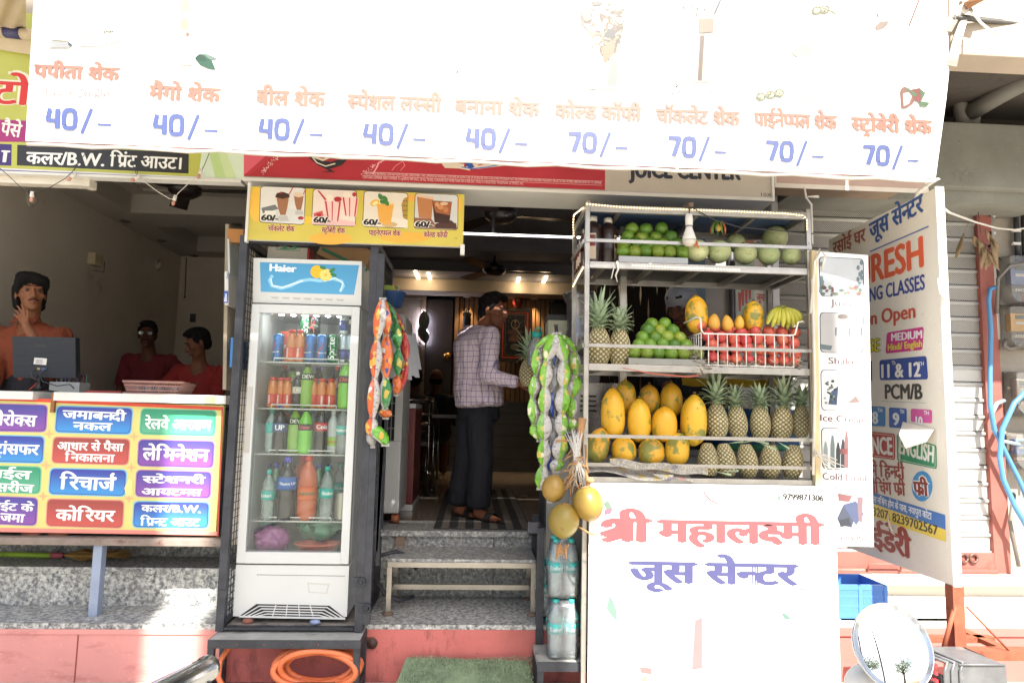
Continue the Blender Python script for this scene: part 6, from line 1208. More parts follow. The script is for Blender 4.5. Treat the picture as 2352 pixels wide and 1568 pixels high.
# ---- coconuts hung at the stand's front corner
cn=thing('coconut_bunch','bunch of yellow green coconuts tied to the front left corner of the stand','coconuts',P(1300,1240,3.55));t=NT('coconut_skin');n1=t.noise(4,4);c1=t.ramp(n1,[(.3,H('#847a3a')),(.5,H('#967a36')),(.75,H('#a07f40'))]);t.set(t.b.inputs['Base Color'],t.mix(t.ramp(t.noise(14,6,.7),[(.62,(0,0,0)),(.70,(.8,)*3)]),c1,H('#6a4a20')));t.b.inputs['Roughness'].default_value=.35;CO=t.m
for u,v,r,Y,tl in((1272,1123,.066,3.60,.1),(1352,1158,.083,3.52,-.2),(1295,1197,.083,3.53,.15)):
 p=P(u,v,Y);b=MB().mat(CO);rt=Matrix.Rotation(tl,3,'Y');b.ball(p,(r*.96,r*.96,r*1.1),26,18,rt,lambda v:v*(1+.04*sin(3*math.atan2(v.y,v.x))*(1-v.z*v.z))*(1-.08*max(0,-v.z)));b.mat(mat('husk','#8d6f44',.9,var=.2));b.lathe([(r*.36,r*1.03),(r*.30,r*1.1),(r*.1,r*1.13),(0,r*1.12)],p,10,rt);b.build('coconut',cn)
b=MB().mat(mat('dry_stalk','#a57c50',.85,var=.25,scale=20));rg=random.Random(2);hub=P(1325,1060,3.57)
b.tube([P(1338,960,3.6),P(1332,1000,3.58),hub,P(1305,1100,3.56)],[.022,.018,.012,.006],6,flat=.5);b.tube([P(1276,1012,3.58),P(1330,1010,3.57)],[.007,.005],5);b.tube([P(1345,1020,3.56),P(1348,1090,3.55),P(1352,1115,3.53)],[.006,.006,.012],6)
for i in range(26):a=hub+Vector((rg.uniform(-.03,.03),rg.uniform(-.03,.02),rg.uniform(-.12,.08)));e=a+Vector((rg.uniform(-.07,.05),rg.uniform(-.02,.02),-rg.uniform(.02,.09)));b.tube([a,a.lerp(e,.5)+Vector((rg.uniform(-.015,.015),0,.01)),e],[.005,.004,.002],5)
for i in range(12):p=P(1292+rg.uniform(-18,16),1246+rg.uniform(0,8),3.53);e=p+Vector((rg.uniform(-.03,.03),rg.uniform(-.01,.01),-rg.uniform(.03,.075)));b.tube([p,e],[.005,.003],5)
b.tube([P(1330,1210,3.53),P(1350,1222,3.5),P(1374,1230,3.5)],[.006,.005,.003],5);p=P(1355,1103,3.53);b.ball(p,(.022,.02,.016),10,6);b.build('stalks',cn)
b=MB().mat(mat('white_twine','#c4c2bc',.7))
for i in range(24):a=P(1320+rg.uniform(-26,20),990+rg.uniform(-6,10),3.55);b.tube([a,hub+Vector((rg.uniform(-.02,.02),-.02,rg.uniform(-.02,.06))),hub+Vector((rg.uniform(-.05,.07),-.02,-rg.uniform(.05,.16)))],.0016,4)
b.build('twine',cn)
# ================================================================= inside the photocopy shop
def fan(u,v,zc,drop,label,r=.58,a0=0.0):
 p=PZ(u,v,zc-drop);t=thing('ceiling_fan',label,'fan',(p.x,p.y,zc));m=mat('fan_brown','#241b1a',.35,.2)
 b=MB().mat(m);b.lathe([(.0,zc),(.06,zc-.005),(.055,zc-.05),(.015,zc-.08),(.012,p.z+.1),(.03,p.z+.085),(.05,p.z+.06)],(p.x,p.y,0),16);b.build('rod',t)
 b=MB().mat(m);b.lathe([(0,p.z+.06),(.10,p.z+.055),(.125,p.z+.03),(.12,p.z-.01),(.07,p.z-.045),(0,p.z-.05)],(p.x,p.y,0),20);b.build('motor',t)
 for i in range(3):
  a=a0+i*2*pi/3;d=Vector((cos(a),sin(a),0));s_=Vector((-sin(a),cos(a),.12));b=MB().mat(m);q=Vector((p.x,p.y,p.z+.005))
  pts=[q+d*.09-s_*.02,q+d*.18-s_*.055,q+d*r-s_*.07,q+d*(r+.015),q+d*r+s_*.07,q+d*.18+s_*.055,q+d*.09+s_*.02];b.prism(pts,(0,0,.006));b.build('blade',t)
 return t
fan(425,440,3.58,.30,'dark brown ceiling fan in the photocopy shop near the doorway',.55,-.04)
def wall_lamp(u,v,label,r=.05):
 p=PX(u,v,-3.57);b=MB().mat(mat('lamp_frost','#b5afa4',.3));b.lathe([(r,0),(r,.015),(0,.018)],p,18,Matrix.Rotation(R(90),3,'Y'),1.3);b.ball(p+Vector((.03,0,0)),(.03,r*.7,r*.9),14,10);return one(b,'wall_lamp',label,'lamp')
wall_lamp(68,457,'round unlit wall lamp high on the left wall of the photocopy shop');wall_lamp(361,609,'small round wall lamp far back on the left wall',.05)
p=PX(212,598,-3.57);b=MB().mat(mat('switch_cream','#b2a68c',.5));b.box2((-3.57,p.y-.08,p.z-.05),(-3.50,p.y+.06,p.z+.06),.006);b.mat(BLACKM);b.tube([(-3.565,p.y+.06,p.z+.04),(-3.565,p.y+.2,p.z+.03),(-3.565,p.y+.2,p.z-.07),(-3.565,p.y+.02,p.z-.09)],.003,4);one(b,'switch_box','cream switch box on the left wall of the photocopy shop','box')
DLM=mat('downlight','#6f6b66',.3,.5)
for i,(u,v,z)in enumerate(((288,508,3.4),(372,553,3.4),(545,515,3.4),(445,587,3.4))):
 p=PZ(u,v,z);b=MB().mat(DLM);b.lathe([(.05,0),(.055,-.006),(.035,-.008),(.03,.0)],(p.x,p.y,z),18);one(b,'downlight','unlit round downlight in the photocopy shop ceiling, '+('nearest on the left border','second on the left border','by the plywood board on the right','smallest at the far end')[i],'downlight','downlights in the left ceiling')
b=MB().mat(BLACKM);b.tube([PX(429,592,-3.5)if 0 else P(428,592,8.28),P(426,650,8.28),P(425,672,8.28),P(423,685,8.28),P(428,680,8.28)],.006,5);b.box(P(443,730,8.29),(.06,.02,.1));one(b,'wall_cable','thin cable running down the back corner of the photocopy shop','cable')
def lights(label,pts,bulbs):
 t=thing('string_light',label,'string light',P(*pts[0],3.86),0,'string lights under the photocopy sign');b=MB().mat(mat('fairy_wire','#c9c2ba',.6)if pts[0][0]>300 else BLACKM);b.tube([P(u,v,3.86+.01*sin(i))for i,(u,v)in enumerate(pts)],.0022,5);b.build('wire',t)
 for u,v,a in bulbs:p=P(u,v,3.86);b=MB().mat(mat('fairy_white','#d6cfc8',.4));rt=Matrix.Rotation(a,3,'Y');b.lathe([(.009,.03),(.011,.0),(.007,-.004)],p,8,rt);b.mat(mat('fairy_bulb','#c08a78',.3));b.lathe([(.007,-.004),(.011,-.02),(.003,-.032)],p,8,rt);b.build('bulb',t)
lights('string light with a pale bulb hanging lowest in front of the fan',[(312,398),(335,420),(362,440),(390,457),(398,458),(410,443),(430,424),(458,400)],[(400,460,.2),(311,410,1.0),(459,399,.3)]);lights('string light drooping across the left end of the opening',[(-8,380),(20,404),(45,428),(72,446),(110,433),(150,410),(166,395)],[(73,452,0),(165,407,.8)])
b=MB().mat(BLACKM)
for pts in([(202,336),(196,346)],[(294,338),(300,355),(305,380),(313,400)],[(482,348),(470,378),(459,400)],[(202,342),(186,368),(166,395)],[(316,390),(314,402)],[(178,378),(170,392)]):b.tube([P(u,v,3.87)for u,v in pts],.0022,4)
one(b,'hanging_wires','thin black wires dangling in front of the photocopy sign','wire')
b=MB().mat(mat('plywood','#8f8472',.8,var=.15,scale=6));a=[P(533,518,4.0),P(546,524,4.55),P(550,960,4.55),P(543,920,4.0)];b.prism([(-1.47,3.97,2.66),(-1.43,4.5,2.66),(-1.43,4.5,1.70),(-1.425,3.97,1.70)],(.02,0,0));b.mat(mat('wood_block','#a06c34',.6));b.box2((-1.45,3.96,2.55),(-1.36,4.0,2.63));one(b,'plywood_board','worn plywood board on edge between the photocopy shop and the fridge cabinet','board')
def shelf_box(u0,u1,v0,v1,Y,c,label,print_=None,tilt=0):
 p,q=P(u0,v1,Y),P(u1,v0,Y);b=MB().mat(ink(c));b.box(((p.x+q.x)/2,Y+.12,(p.z+q.z)/2),(q.x-p.x,.24,q.z-p.z),Matrix.Rotation(tilt,3,'Y'),.003)
 if print_:print_(b,Y)
 return one(b,'box',label,'box','boxes standing along the plywood board')
shelf_box(520,530,548,628,3.95,'#b5bbb8','white upright box at the top of the plywood board edge',None,R(-5));
def bl(b,Y):s=Sheet((-1.5,Y-.003,2));s.mb=b;s.poly([(515,668),(524,668),(523,696),(513,695)],ink('#2a4f9c'),1);s.text('Bliss',(521,692),(521,674),-6,ink('#e0e4ea'),.03,2);s.text('Xpert',(524,640),(525,626),-5,ink('#4a68a8'),.02,2)
shelf_box(513,527,623,700,3.94,'#c9c7c0','white box with a blue label below the top box on the plywood edge',bl,R(-4));shelf_box(526,537,775,843,3.95,'#3a7ab8','blue box low on the plywood board edge above the counter',None,R(-1))
mo=thing('monitor','black computer monitor seen from behind on the counter by the young man','monitor',P(95,898,4.35));YM=4.35
def ribs():
 t_=NT('monitor_back');tc=t_.n('TexCoord');wv=t_.n('TexWave',{'Vector':tc.outputs['Object'],'Scale':42.0,'Distortion':1.5,'Detail':1.0},bands_direction='Z');t_.b.inputs['Base Color'].default_value=(*H('#23262b'),1);t_.b.inputs['Roughness'].default_value=.35;t_.bump(wv.outputs[0],.5,.006);return t_.m
b=MB().mat(ribs());c4=[P(28,772,YM),P(173,775,YM),P(174,868,YM),P(31,866,YM)];b.prism([c4[3],c4[2],c4[1],c4[0]],(0,.05,0));o=b.build('screen_case',mo)
b=MB();s=Sheet((c4[3].x,YM-.001,c4[3].z));s.mb=b;s.poly([(79,821),(108,823),(106,838),(77,836)],ink('#c9c7c4'),1)
for i in range(4):s.line([(82,826+i*2.6),(98,827+i*2.6)],.003,ink('#6a6a6c'),2)
s.poly([(75,841),(109,842),(109,852),(75,851)],ink('#0e0f12'),1);s.poly([(85,844),(92,844),(92,849),(85,849)],ink('#8a7a48'),2);s.poly([(95,844),(106,845),(106,850),(95,850)],ink('#2a4a80'),2);s.rr([(80,789),(109,790),(109,799),(80,798)],.006,ink('#1a1b1f'),1);b.build('sticker',mo)
b=MB().mat(mat('stand_black','#1a1b1e',.3));q=P(92,862,YM+.02);b.tube([q,P(90,885,YM+.01),P(88,897,YM+.0)],[.022,.018,.03],10);b.lathe([(.12,0),(.12,.008),(.03,.02)],(q.x,YM+.05,1.668),20,None,1,.7);b.build('stand',mo)
b=MB().mat(BLACKM)
for pts in([(80,848),(70,852),(74,868),(88,872),(95,866)],[(104,848),(90,858),(98,876),(130,886),(160,882),(170,892)]):b.tube([P(u,v,YM-.015)for u,v in pts],.0035,5)
b.mat(ink('#a83c24'));b.tube([P(84,880,YM-.02),P(78,886,YM-.03),P(66,896,YM-.04)],.0035,5);b.build('cable',mo)
b=MB().mat(mat('basket_pink','#b08478',.5));p=P(361,903,4.35);w0,w1,h=.145,.175,.075;zb=1.67
def bk(z,w_,d):return[(p.x-w_,4.28,z),(p.x+w_,4.28,z),(p.x+w_,4.28+d,z),(p.x-w_,4.28+d,z)]
for z,k in((zb+.004,0),(zb+.022,.22),(zb+.052,.7),(zb+.075,1)):
 q=bk(z,w0+(w1-w0)*k,.2+.03*k);b.tube(q+[q[0]],.004 if k<1 else.007,5)
a,c=bk(zb,w0,.2),bk(zb+.075,w1,.23)
for e in range(4):
 for i in range(22):
  t_=i/21;b.tube([Vector(a[e]).lerp(Vector(a[(e+1)%4]),t_),Vector(c[e]).lerp(Vector(c[(e+1)%4]),t_)],.0024,4)
b.poly([Vector(q)+Vector((0,0,.003))for q in a]);one(b,'plastic_basket','dusty pink slatted plastic basket on the service counter','basket')
b=MB()
for i in range(9):b.mat(ink(('#9a98a0','#b8b4b0','#7888a0')[i%3]));b.box((p.x-.1+i*.025,4.36+.02*(i%3),zb+.03),(.02,.1,.035),Matrix.Rotation(i,3,'Z'))
one(b,'stationery','small packets inside the pink basket on the counter','stationery')
b=MB().mat(ink('#8f2c28'));p=P(240,897,4.4);b.box((p.x,4.45,1.678),(.22,.14,.018),None,.002);b.mat(ink('#b8b0a0'));b.box((p.x+.1,4.46,1.676),(.12,.12,.012));one(b,'ledger','red ledger lying on the service counter beside the basket','book')
pt=thing('pen_box','clear plastic box of pens on the counter right of the monitor','pen box',P(155,897,4.4));p=P(155,897,4.4);b=MB().mat(clear('clear_box',(.85,.9,.9),.35,.2));b.box2((p.x-.10,4.38,1.67),(p.x+.08,4.5,1.735));b.mat(mat('paper_white','#a8a49c',.7));b.box2((p.x-.13,4.52,1.67),(p.x-.05,4.56,1.77));b.build('box',pt);b=MB();rg=random.Random(3)
for i in range(14):b.mat(ink(rg.choice(('#2f6a58','#4a2a68','#1a1a20','#2a3a70','#6a2a40'))));x=p.x-.09+i*.012;b.tube([(x,4.42+rg.uniform(0,.06),1.675),(x+rg.uniform(-.01,.01),4.42+rg.uniform(0,.06),1.785)],.0045,5)
b.build('pens',pt)
br=thing('broom','grass broom with lime green handle lying on the granite step under the ledge','broom',P(150,1275,4.5));b=MB().mat(mat('lime_handle','#7fa02c',.4,var=.1));b.tube([P(0,1272,4.5),P(118,1275,4.5)],.017,10);b.build('handle',br);b=MB().mat(mat('broom_band','#9c4a58',.6));b.tube([P(118,1274,4.5),P(145,1275,4.5)],.0175,10);b.build('band',br)
b=MB();rg=random.Random(6)
for i in range(240):
 a=rg.uniform(0,6.28);k=rg.random()**.5;e=P(rg.uniform(240,305),1272+13*sin(a)*k,4.5+.07*cos(a)*k);b.mat(mat('straw%d'%(i%3),('#8a6a34','#6d5228','#a07e44')[i%3],.9));m_=P(195,1274,4.5)+Vector((0,.05*cos(a)*k,.038*sin(a)*k));b.tube([P(144,1274,4.5),m_,e],[.004,.003,.001],3,False)
b.build('bristles',br)
# ---- people behind the counter
SK1,SK2,SK3=skin_mat('skin_a','#84563c'),skin_mat('skin_b','#754a36'),skin_mat('skin_c','#5f3a2a')
HAIR=mat('hair_black','#0d0b0a',.8,var=.4,scale=60,bump=.8,bscale=240,spec=.25)
def hair_groups(c,rot,k,style):
 c=Vector(c)
 def e(x,y,z,r):return(c+rot@(Vector((x,y,z))*k),tuple(q*k for q in r)if hasattr(r,'__len__')else r*k,rot)
 m_=1.0 if style=='mop' else.93
 g=[[e(0,.03,.052,(.088*m_,.100*m_,.092*m_))],[e(0,.06,-.02,(.066,.045,.05)),e(0,.05,.03,(.078*m_,.065,.06))]]
 for s_ in(-1,1):g.append([e(s_*.071,-.016,.045,(.012,.026,.03)),e(s_*.074,-.006,.012,(.006,.012,.02))])
 if style=='mop':
  g+=[[e(-.04,-.04,.108,(.05,.05,.034)),e(.0,-.055,.108,(.045,.04,.03))],[e(.0,-.055,.108,(.04,.04,.03)),e(.06,-.045,.085,(.035,.045,.032)),e(.082,-.025,.045,(.015,.024,.022))],[e(-.055,-.056,.092,(.035,.026,.024)),e(-.075,-.03,.06,(.02,.03,.03))],[e(0,.03,.125,(.07,.07,.03))]]
  for s_ in(-1,1):g.append([e(s_*.074,.042,.03,(.022,.042,.05)),e(s_*.066,.058,-.06,(.022,.03,.035))])
  g.append([e(0,.085,.03,(.066,.035,.06)),e(0,.08,-.075,(.055,.028,.03))])
 else:g.append([e(-.03,-.052,.104,(.036,.026,.020)),e(.036,-.052,.102,(.032,.026,.020)),e(0,.0,.122,(.06,.06,.022))])
 return g
pe=thing('person','young man in a rust brown shirt holding a hand to his cheek behind the counter','person',(-3.03,4.78,.82));RY=Matrix.Rotation
def loc(p):return Vector(p)-Vector(pe.location)
hc=loc(P(71,677,4.74));hr=RY(R(40),3,'Z')@RY(R(-4),3,'X')@RY(R(-4),3,'Y');hk=1.06
nk=hc+Vector((-.02,.045,-.16));sl_,srr=loc(P(5,765,4.86)),loc(P(143,765,4.80));ch_=loc(P(72,800,4.86));hp=Vector((ch_.x-.02,ch_.y+.02,.95));sl_.z=srr.z=(sl_.z+srr.z)/2-.02
elb=loc(P(122,842,4.58));wr=loc(P(60,748,4.575));hd_=(loc(P(36,688,4.64))-wr)
body=head_groups(hc,hr,hk,.98)+[[(hc+Vector((0,.02,-.06)),.055),(nk,.058)],[(nk,.06),(ch_+Vector((0,0,.02)),(.13,.08,.08))],[(ch_,(.15,.09,.1)),(hp,(.14,.09,.1))]]
body+=[limb(srr,elb,.045,.038),limb(elb,wr,.040,.027)]+hand(wr,hd_,(.75,-.3,.45),.28,.3,1.02,1)
for sg in(-1,1):body+=[limb(hp+Vector((sg*.09,0,0)),Vector((hp.x+sg*.1,hp.y,.48)),.075,.055),limb(Vector((hp.x+sg*.1,hp.y,.48)),Vector((hp.x+sg*.1,hp.y,.07)),.055,.04),[(Vector((hp.x+sg*.1,hp.y,.05)),.045),(Vector((hp.x+sg*.1,hp.y-.12,.03)),.035)]]
o_l=loc(P(-18,870,4.70));body+=[limb(sl_,o_l,.045,.04)]
skin('body',body,pe,SK1,.0062,3);face_parts(pe,hc,hr,hk,'#0f0b0a',True,'#17100e',1);skin('hair',hair_groups(hc,hr,hk,'mop'),pe,HAIR,.009,2)
SHT=cloth('rust_shirt','#7c3a20',wrinkle=.7)
shg=[[(sl_+Vector((.02,0,.0)),(.07,.075,.06)),(srr+Vector((-.02,0,0)),(.07,.075,.06)),(ch_+Vector((0,0,-.06)),(.19,.12,.12))],[(ch_+Vector((0,0,-.06)),(.19,.12,.12)),(hp,(.18,.12,.1))],[(nk+Vector((0,.02,-.035)),(.075,.07,.03)),(sl_+Vector((.06,0,.01)),.05),(srr+Vector((-.06,0,.01)),.05)],limb(srr,lerp(srr,elb,1.0),.068,.062),limb(elb,lerp(elb,wr,.50),.062,.054),limb(sl_,o_l,.07,.065)]
skin('shirt',shg,pe,SHT,.011,3)
b=MB().mat(SHT);W0=Vector(pe.location)
for sg in(-1,1):c0=W0+nk+Vector((sg*.055,-.04,.0));b.prism([c0+Vector((-sg*.02,.06,.04)),c0+Vector((sg*.02,.02,.015)),c0+Vector((sg*.015,-.045,-.055)),c0+Vector((-sg*.045,-.05,-.02))],(sg*.004,-.006,.004))
b.build('collar',pe)
skin('trousers',[[(hp,(.17,.12,.1)),(hp+Vector((0,0,-.1)),(.17,.12,.08))]]+[limb(hp+Vector((sg*.09,0,-.05)),Vector((hp.x+sg*.1,hp.y,.09)),.095,.065)for sg in(-1,1)],pe,cloth('dark_trousers','#22222a'),.014,2)
def seated(name_label,head_uv,Y,k,yaw,pitch,shirt,sk,sh_u,elbow=None,glasses=False,hairst='short',zfloor=.82,wr_=None):
 hcw=P(head_uv[0],head_uv[1],Y);pr=thing('person',name_label,'person',(hcw.x,Y,zfloor));L=lambda p:Vector(p)-Vector((hcw.x,Y,zfloor));hc=L(hcw);hr=RY(R(yaw),3,'Z')@RY(R(pitch),3,'X');nk=hc+Vector((0,.05,-.15))*k
 sw=sh_u;sl_,srr=nk+Vector((-sw,.03,-.08)),nk+Vector((sw,.03,-.08));ch_=nk+Vector((0,.03,-.2));hp=Vector((nk.x,nk.y+.03,max(.5,nk.z-.62)))
 g=head_groups(hc,hr,k)+[[(hc+Vector((0,.02,-.06)),.055),(nk,.058)],[(nk,.06),(ch_,(.14,.09,.1))],[(ch_,(.15,.09,.1)),(hp,(.15,.1,.1))],[(hp,(.15,.1,.1)),(hp+Vector((0,0,-.45)),(.13,.1,.08))]]
 sleeves=[]
 for sg,s_ in((-1,sl_),(1,srr)):
  e=s_+(Vector(elbow[0 if sg<0 else 1])if elbow else Vector((sg*.05,-.04,-.28)));w_=e+(Vector(wr_[0 if sg<0 else 1])if wr_ else Vector((-sg*.12,-.2,-.02)));g+=[limb(s_,e,.045,.04),limb(e,w_,.04,.027)]+hand(w_,w_-e+Vector((-sg*.02,0,-.03)),(-sg,-.2,.2),.4,.15,1.0);sleeves.append(limb(s_,lerp(s_,e,.72),.068,.066))
 skin('body',g,pr,sk,.0075,3);face_parts(pr,hc,hr,k,'#0f0b0a',True,'#14100e' if glasses else None);skin('hair',hair_groups(hc,hr,k,hairst),pr,HAIR,.009,2)
 skin('shirt',[[(sl_+Vector((.02,0,0)),(.065,.07,.055)),(srr+Vector((-.02,0,0)),(.065,.07,.055)),(ch_,(.19,.12,.12))],[(ch_,(.19,.12,.12)),(hp,(.19,.14,.1))],[(hp,(.19,.14,.1)),(hp+Vector((0,0,-.1)),(.18,.13,.06))],[(nk+Vector((0,.02,-.03)),(.072,.068,.022)),(sl_+Vector((.06,0,.01)),.05),(srr+Vector((-.06,0,.01)),.05)]]+sleeves,pr,shirt,.012,3)
 if glasses:
  b=MB().mat(mat('spectacle_frame','#5a5048',.3,.6));gl=MB().mat(mat('lens','#9aa2a8',.08,.7));T=lambda x,y,z:Vector((hcw.x,Y,zfloor))+hc+hr@(Vector((x,y,z))*k)
  for sg in(-1,1):
   pts=[T(sg*.035+.024*cos(a),-.097,.015+.017*sin(a))for a in[i*pi/6 for i in range(13)]];b.tube(pts,.0018,5);gl.poly(pts[:-1]);b.tube([T(sg*.059,-.095,.018),T(sg*.079,-.03,.02),T(sg*.08,.01,.012)],.0018,5)
  b.tube([T(-.011,-.098,.018),T(.011,-.098,.018)],.0018,5);b.build('glasses',pr);gl.build('lenses',pr)
 return pr
seated('man in a dark red polo and glasses, one arm on his hip',(339,770),6.8,1.04,14,2,cloth('maroon_polo','#6d1c22',wrinkle=.5),SK3,.20,[(-.05,-.02,-.30),(.20,.02,-.22)],True,'short',.82,[(.03,-.1,-.24),(-.16,-.06,-.16)])
seated('man in a red T shirt bending his head over work at the counter end',(455,790),6.0,1.04,-58,26,cloth('red_tee','#8d2420',wrinkle=.5),SK2,.17,[(-.10,-.22,-.24),(.04,-.16,-.26)],False,'short',.82,[(-.22,-.10,-.05),(-.24,-.14,-.02)])
# ================================================================= inside the juice shop
fan(1150,497,3.42,.34,'dark ceiling fan near the doorway of the juice shop',.62,.12);fan(1135,622,3.40,.30,'dark ceiling fan farther back in the juice shop',.60,.02)
WARM=emit('warm_lamp',(1,.74,.46),3.2)
for i,(a,c_)in enumerate((((954,622),(961,640)),((984,626),(988,641)),((1192,637),(1189,648)),((1255,634),(1248,649)))):
 b=MB().mat(WARM);p,q=PZ(*a,3.275),PZ(*c_,3.275);b.bar(p,q,.035,.012);o=one(b,'strip_lamp','glowing warm strip lamp in the juice shop ceiling, '+ORD[i],'lamp','strip lamps in the ceiling')
 ld=bpy.data.lights.new('strip_light','POINT');ld.energy=.55;ld.color=(1,.75,.45);ld.shadow_soft_size=.05;lo=bpy.data.objects.new('strip_light',ld);col.objects.link(lo);lo.parent=o;lo.location=(0,.05,-.08)
for i,(u,v)in enumerate(((1073,664),(1127,666),(1178,667),(1228,668))):
 p=P(u,v,8.95);b=MB().mat(mat('downlight_rim','#b8b0a4',.4));c=Vector((p.x,8.98,3.128));b.lathe([(.045,0),(.05,-.008),(.034,-.009)],c,16);b.mat(WARM);b.lathe([(.033,-.003),(0,-.003)],c,14)
 o=one(b,'spot_lamp','small lit downlight over the slatted wall, '+ORD[i],'lamp','downlights over the slats')
 ld=bpy.data.lights.new('spot','SPOT');ld.energy=9;ld.color=(1,.7,.38);ld.spot_size=R(75);ld.spot_blend=.6;ld.shadow_soft_size=.03;lo=bpy.data.objects.new('spot',ld);col.objects.link(lo);lo.parent=o;lo.location=(0,.0,-.03)
b=MB().mat(emit('led_line',(1,.93,.86),5.0));p,q=P(1062,536,4.9),P(1340,543,4.9);b.bar((p.x-.3,4.9,p.z),(1.3,4.9,p.z),.012,.010);b.mat(DARKW);b.box2((p.x-.3,4.905,p.z-.012),(1.3,4.92,p.z+.012));b.box2((.1,4.908,p.z+.012),(.12,4.918,3.45));b.box2((1.0,4.908,p.z+.012),(1.02,4.918,3.45));one(b,'led_bar','thin white LED line across the juice shop under the fan','lamp')
lf=thing('leaf_lamp','dark curled leaf ornament with a violet white backlight in the wall niche','lamp',P(973,750,9.0));out=[(970,711),(979,716),(985,726),(987,738),(983,750),(980,757),(985,766),(986,776),(981,786),(977,790),(967,781),(960,770),(959,758),(963,748),(961,738),(963,726),(968,718)]
b=MB().mat(mat('leaf_dark','#3c3a38',.35,.2));b.prism([P(u,v,8.93)for u,v in out],(0,.015,0));b.mat(mat('leaf_teal','#1c4a4a',.4));b.tube([P(975,716,8.925),P(979,732,8.925),P(972,752,8.925),P(976,774,8.925),P(976,789,8.925)],[.004,.016,.014,.012,.003],5,flat=.4);b.build('leaf',lf)
b=MB().mat(emit('violet_led',(.86,.82,1.0),22));cx=sum(q[0]for q in out)/len(out);cy=sum(q[1]for q in out)/len(out);b.tube([P(cx+(u-cx)*.86,cy+(v-cy)*.94,8.965)for u,v in out+out[:1]],.009,6);b.build('glow',lf)
pc_=thing('wall_picture','framed black and gold devotional picture with red border on the slatted wall','picture',P(1185,830,9.0));YP=8.96;q=[P(1146,706,YP),P(1223,706,YP),P(1223,832,YP),P(1146,832,YP)];fx0,fx1,fz0,fz1=q[0].x,q[1].x,q[2].z,q[0].z
FRM=mat('picture_frame','#3d2b1a',.4,var=.2);b=MB().mat(FRM)
b.box2((fx0,YP,fz0),(fx0+.05,YP+.05,fz1));b.box2((fx1-.05,YP,fz0),(fx1,YP+.05,fz1));b.box2((fx0+.05,YP+.001,fz1-.05),(fx1-.05,YP+.05,fz1));b.box2((fx0+.05,YP+.001,fz0),(fx1-.05,YP+.05,fz0+.05));b.build('frame',pc_)
s=Sheet((fx0,YP+.02,fz0));W2,H2=fx1-fx0,fz1-fz0
def rect(x0,z0,x1,z1,m,l):s.flat([(x0*W2,z0*H2),(x1*W2,z0*H2),(x1*W2,z1*H2),(x0*W2,z1*H2)],ink(m),l)
rect(.08,.06,.92,.95,'#e85030',1);rect(.16,.10,.84,.91,'#121212',2);rect(.20,.125,.80,.885,'#8a6a34',3);rect(.215,.135,.785,.875,'#0e0f12',4);GO,RB=ink('#a8895a'),ink('#5f3f30')
def E_(x,z,a,c_,m,l):s.flat([(x*W2+a*W2*cos(t),z*H2+c_*H2*sin(t))for t in[i*pi/9 for i in range(18)]],m,l)
E_(.5,.70,.125,.085,GO,5);E_(.5,.70,.11,.075,ink('#0e0f12'),6);E_(.5,.68,.05,.045,RB,7);s.flat([(.46*W2,.73*H2),(.54*W2,.73*H2),(.5*W2,.80*H2)],GO,8);s.flat([(.42*W2,.62*H2),(.58*W2,.62*H2),(.63*W2,.44*H2),(.37*W2,.44*H2)],RB,6);E_(.5,.42,.19,.05,ink('#6f4a38'),7);E_(.36,.55,.08,.04,RB,6);E_(.64,.55,.08,.04,RB,6);E_(.5,.28,.14,.06,ink('#6d6450'),6)
for i in range(9):a=pi*(.05+.9*i/8);s.flat([(.5*W2+.1*W2*cos(a-.2),.37*H2+.03*H2*sin(a)),(.5*W2+.22*W2*cos(a),(.37+.06*sin(a))*H2),(.5*W2+.1*W2*cos(a+.2),.37*H2+.03*H2*sin(a))],ink('#8a5f48'),8)
rg=random.Random(1)
for i in range(60):x,z=rg.uniform(.23,.77),rg.uniform(.15,.86);E_(x,z,.006,.004,ink('#c8c0a8'),5)
for i in range(26):a=i*2*pi/26;E_(.5+.118*cos(a),.70+.08*sin(a),.006,.004,ink('#d8cfb0'),9)
s.build('picture',pc_)
b=MB().mat(ink('#6a1c1a'));p=P(1189,700,9.0);b.ball(p+Vector((0,0,.06)),(.07,.04,.12),12,10);b.mat(mat('brass','#8a6a35',.3,.9));b.ball(p+Vector((0,-.03,.08)),(.035,.02,.05),10,8);one(b,'wall_mask','small red and gold hanging on the slatted wall above the picture','ornament')
b=MB().mat(mat('lantern_black','#1a1716',.4,.3));p=P(1072,745,8.9);b.lathe([(.0,.22),(.015,.2),(.03,.16),(.06,.14),(.05,.10),(.055,.0),(.04,-.05),(.07,-.06),(0,-.07)],p,14);one(b,'lantern','black lantern on the wall left of the picture','lantern')
AC=mat('cooler_white','#a9aaa8',.5,var=.05,scale=2);cl=thing('air_cooler','tall pale grey air cooler on castors inside the doorway','cooler',(-.85,4.9,.83));X0,X1,Y0,Y1=P(850,1190,4.82).x,P(915,1190,4.82).x,4.82,5.35
zc0,zc1=PZ(0,0,0).z if 0 else.90,P(890,720,4.82).z
b=MB().mat(AC);gx0,gx1,gz0,gz1=P(862,1010,4.82).x,P(905,1010,4.82).x,P(880,1012,4.82).z,P(880,868,4.82).z
b.box2((X0,Y0,zc0),(X1,Y1,gz0),.01);b.box2((X0,Y0,gz1),(X1,Y1,zc1),.02);b.box2((X0,Y0+.001,gz0),(gx0,Y1-.001,gz1));b.box2((gx1,Y0+.001,gz0),(X1,Y1-.001,gz1));b.box2((gx0,Y0+.1,gz0),(gx1,Y1-.001,gz1))
b.prism([(X0+.02,Y0-.012,zc0+.02),(X0+.1,Y0-.012,zc0+.02),(X0+.1,Y0-.012,gz0-.14),(X0+.06,Y0-.012,gz0-.1),(X0+.02,Y0-.012,gz0-.1)],(0,.013,0));b.build('case',cl)
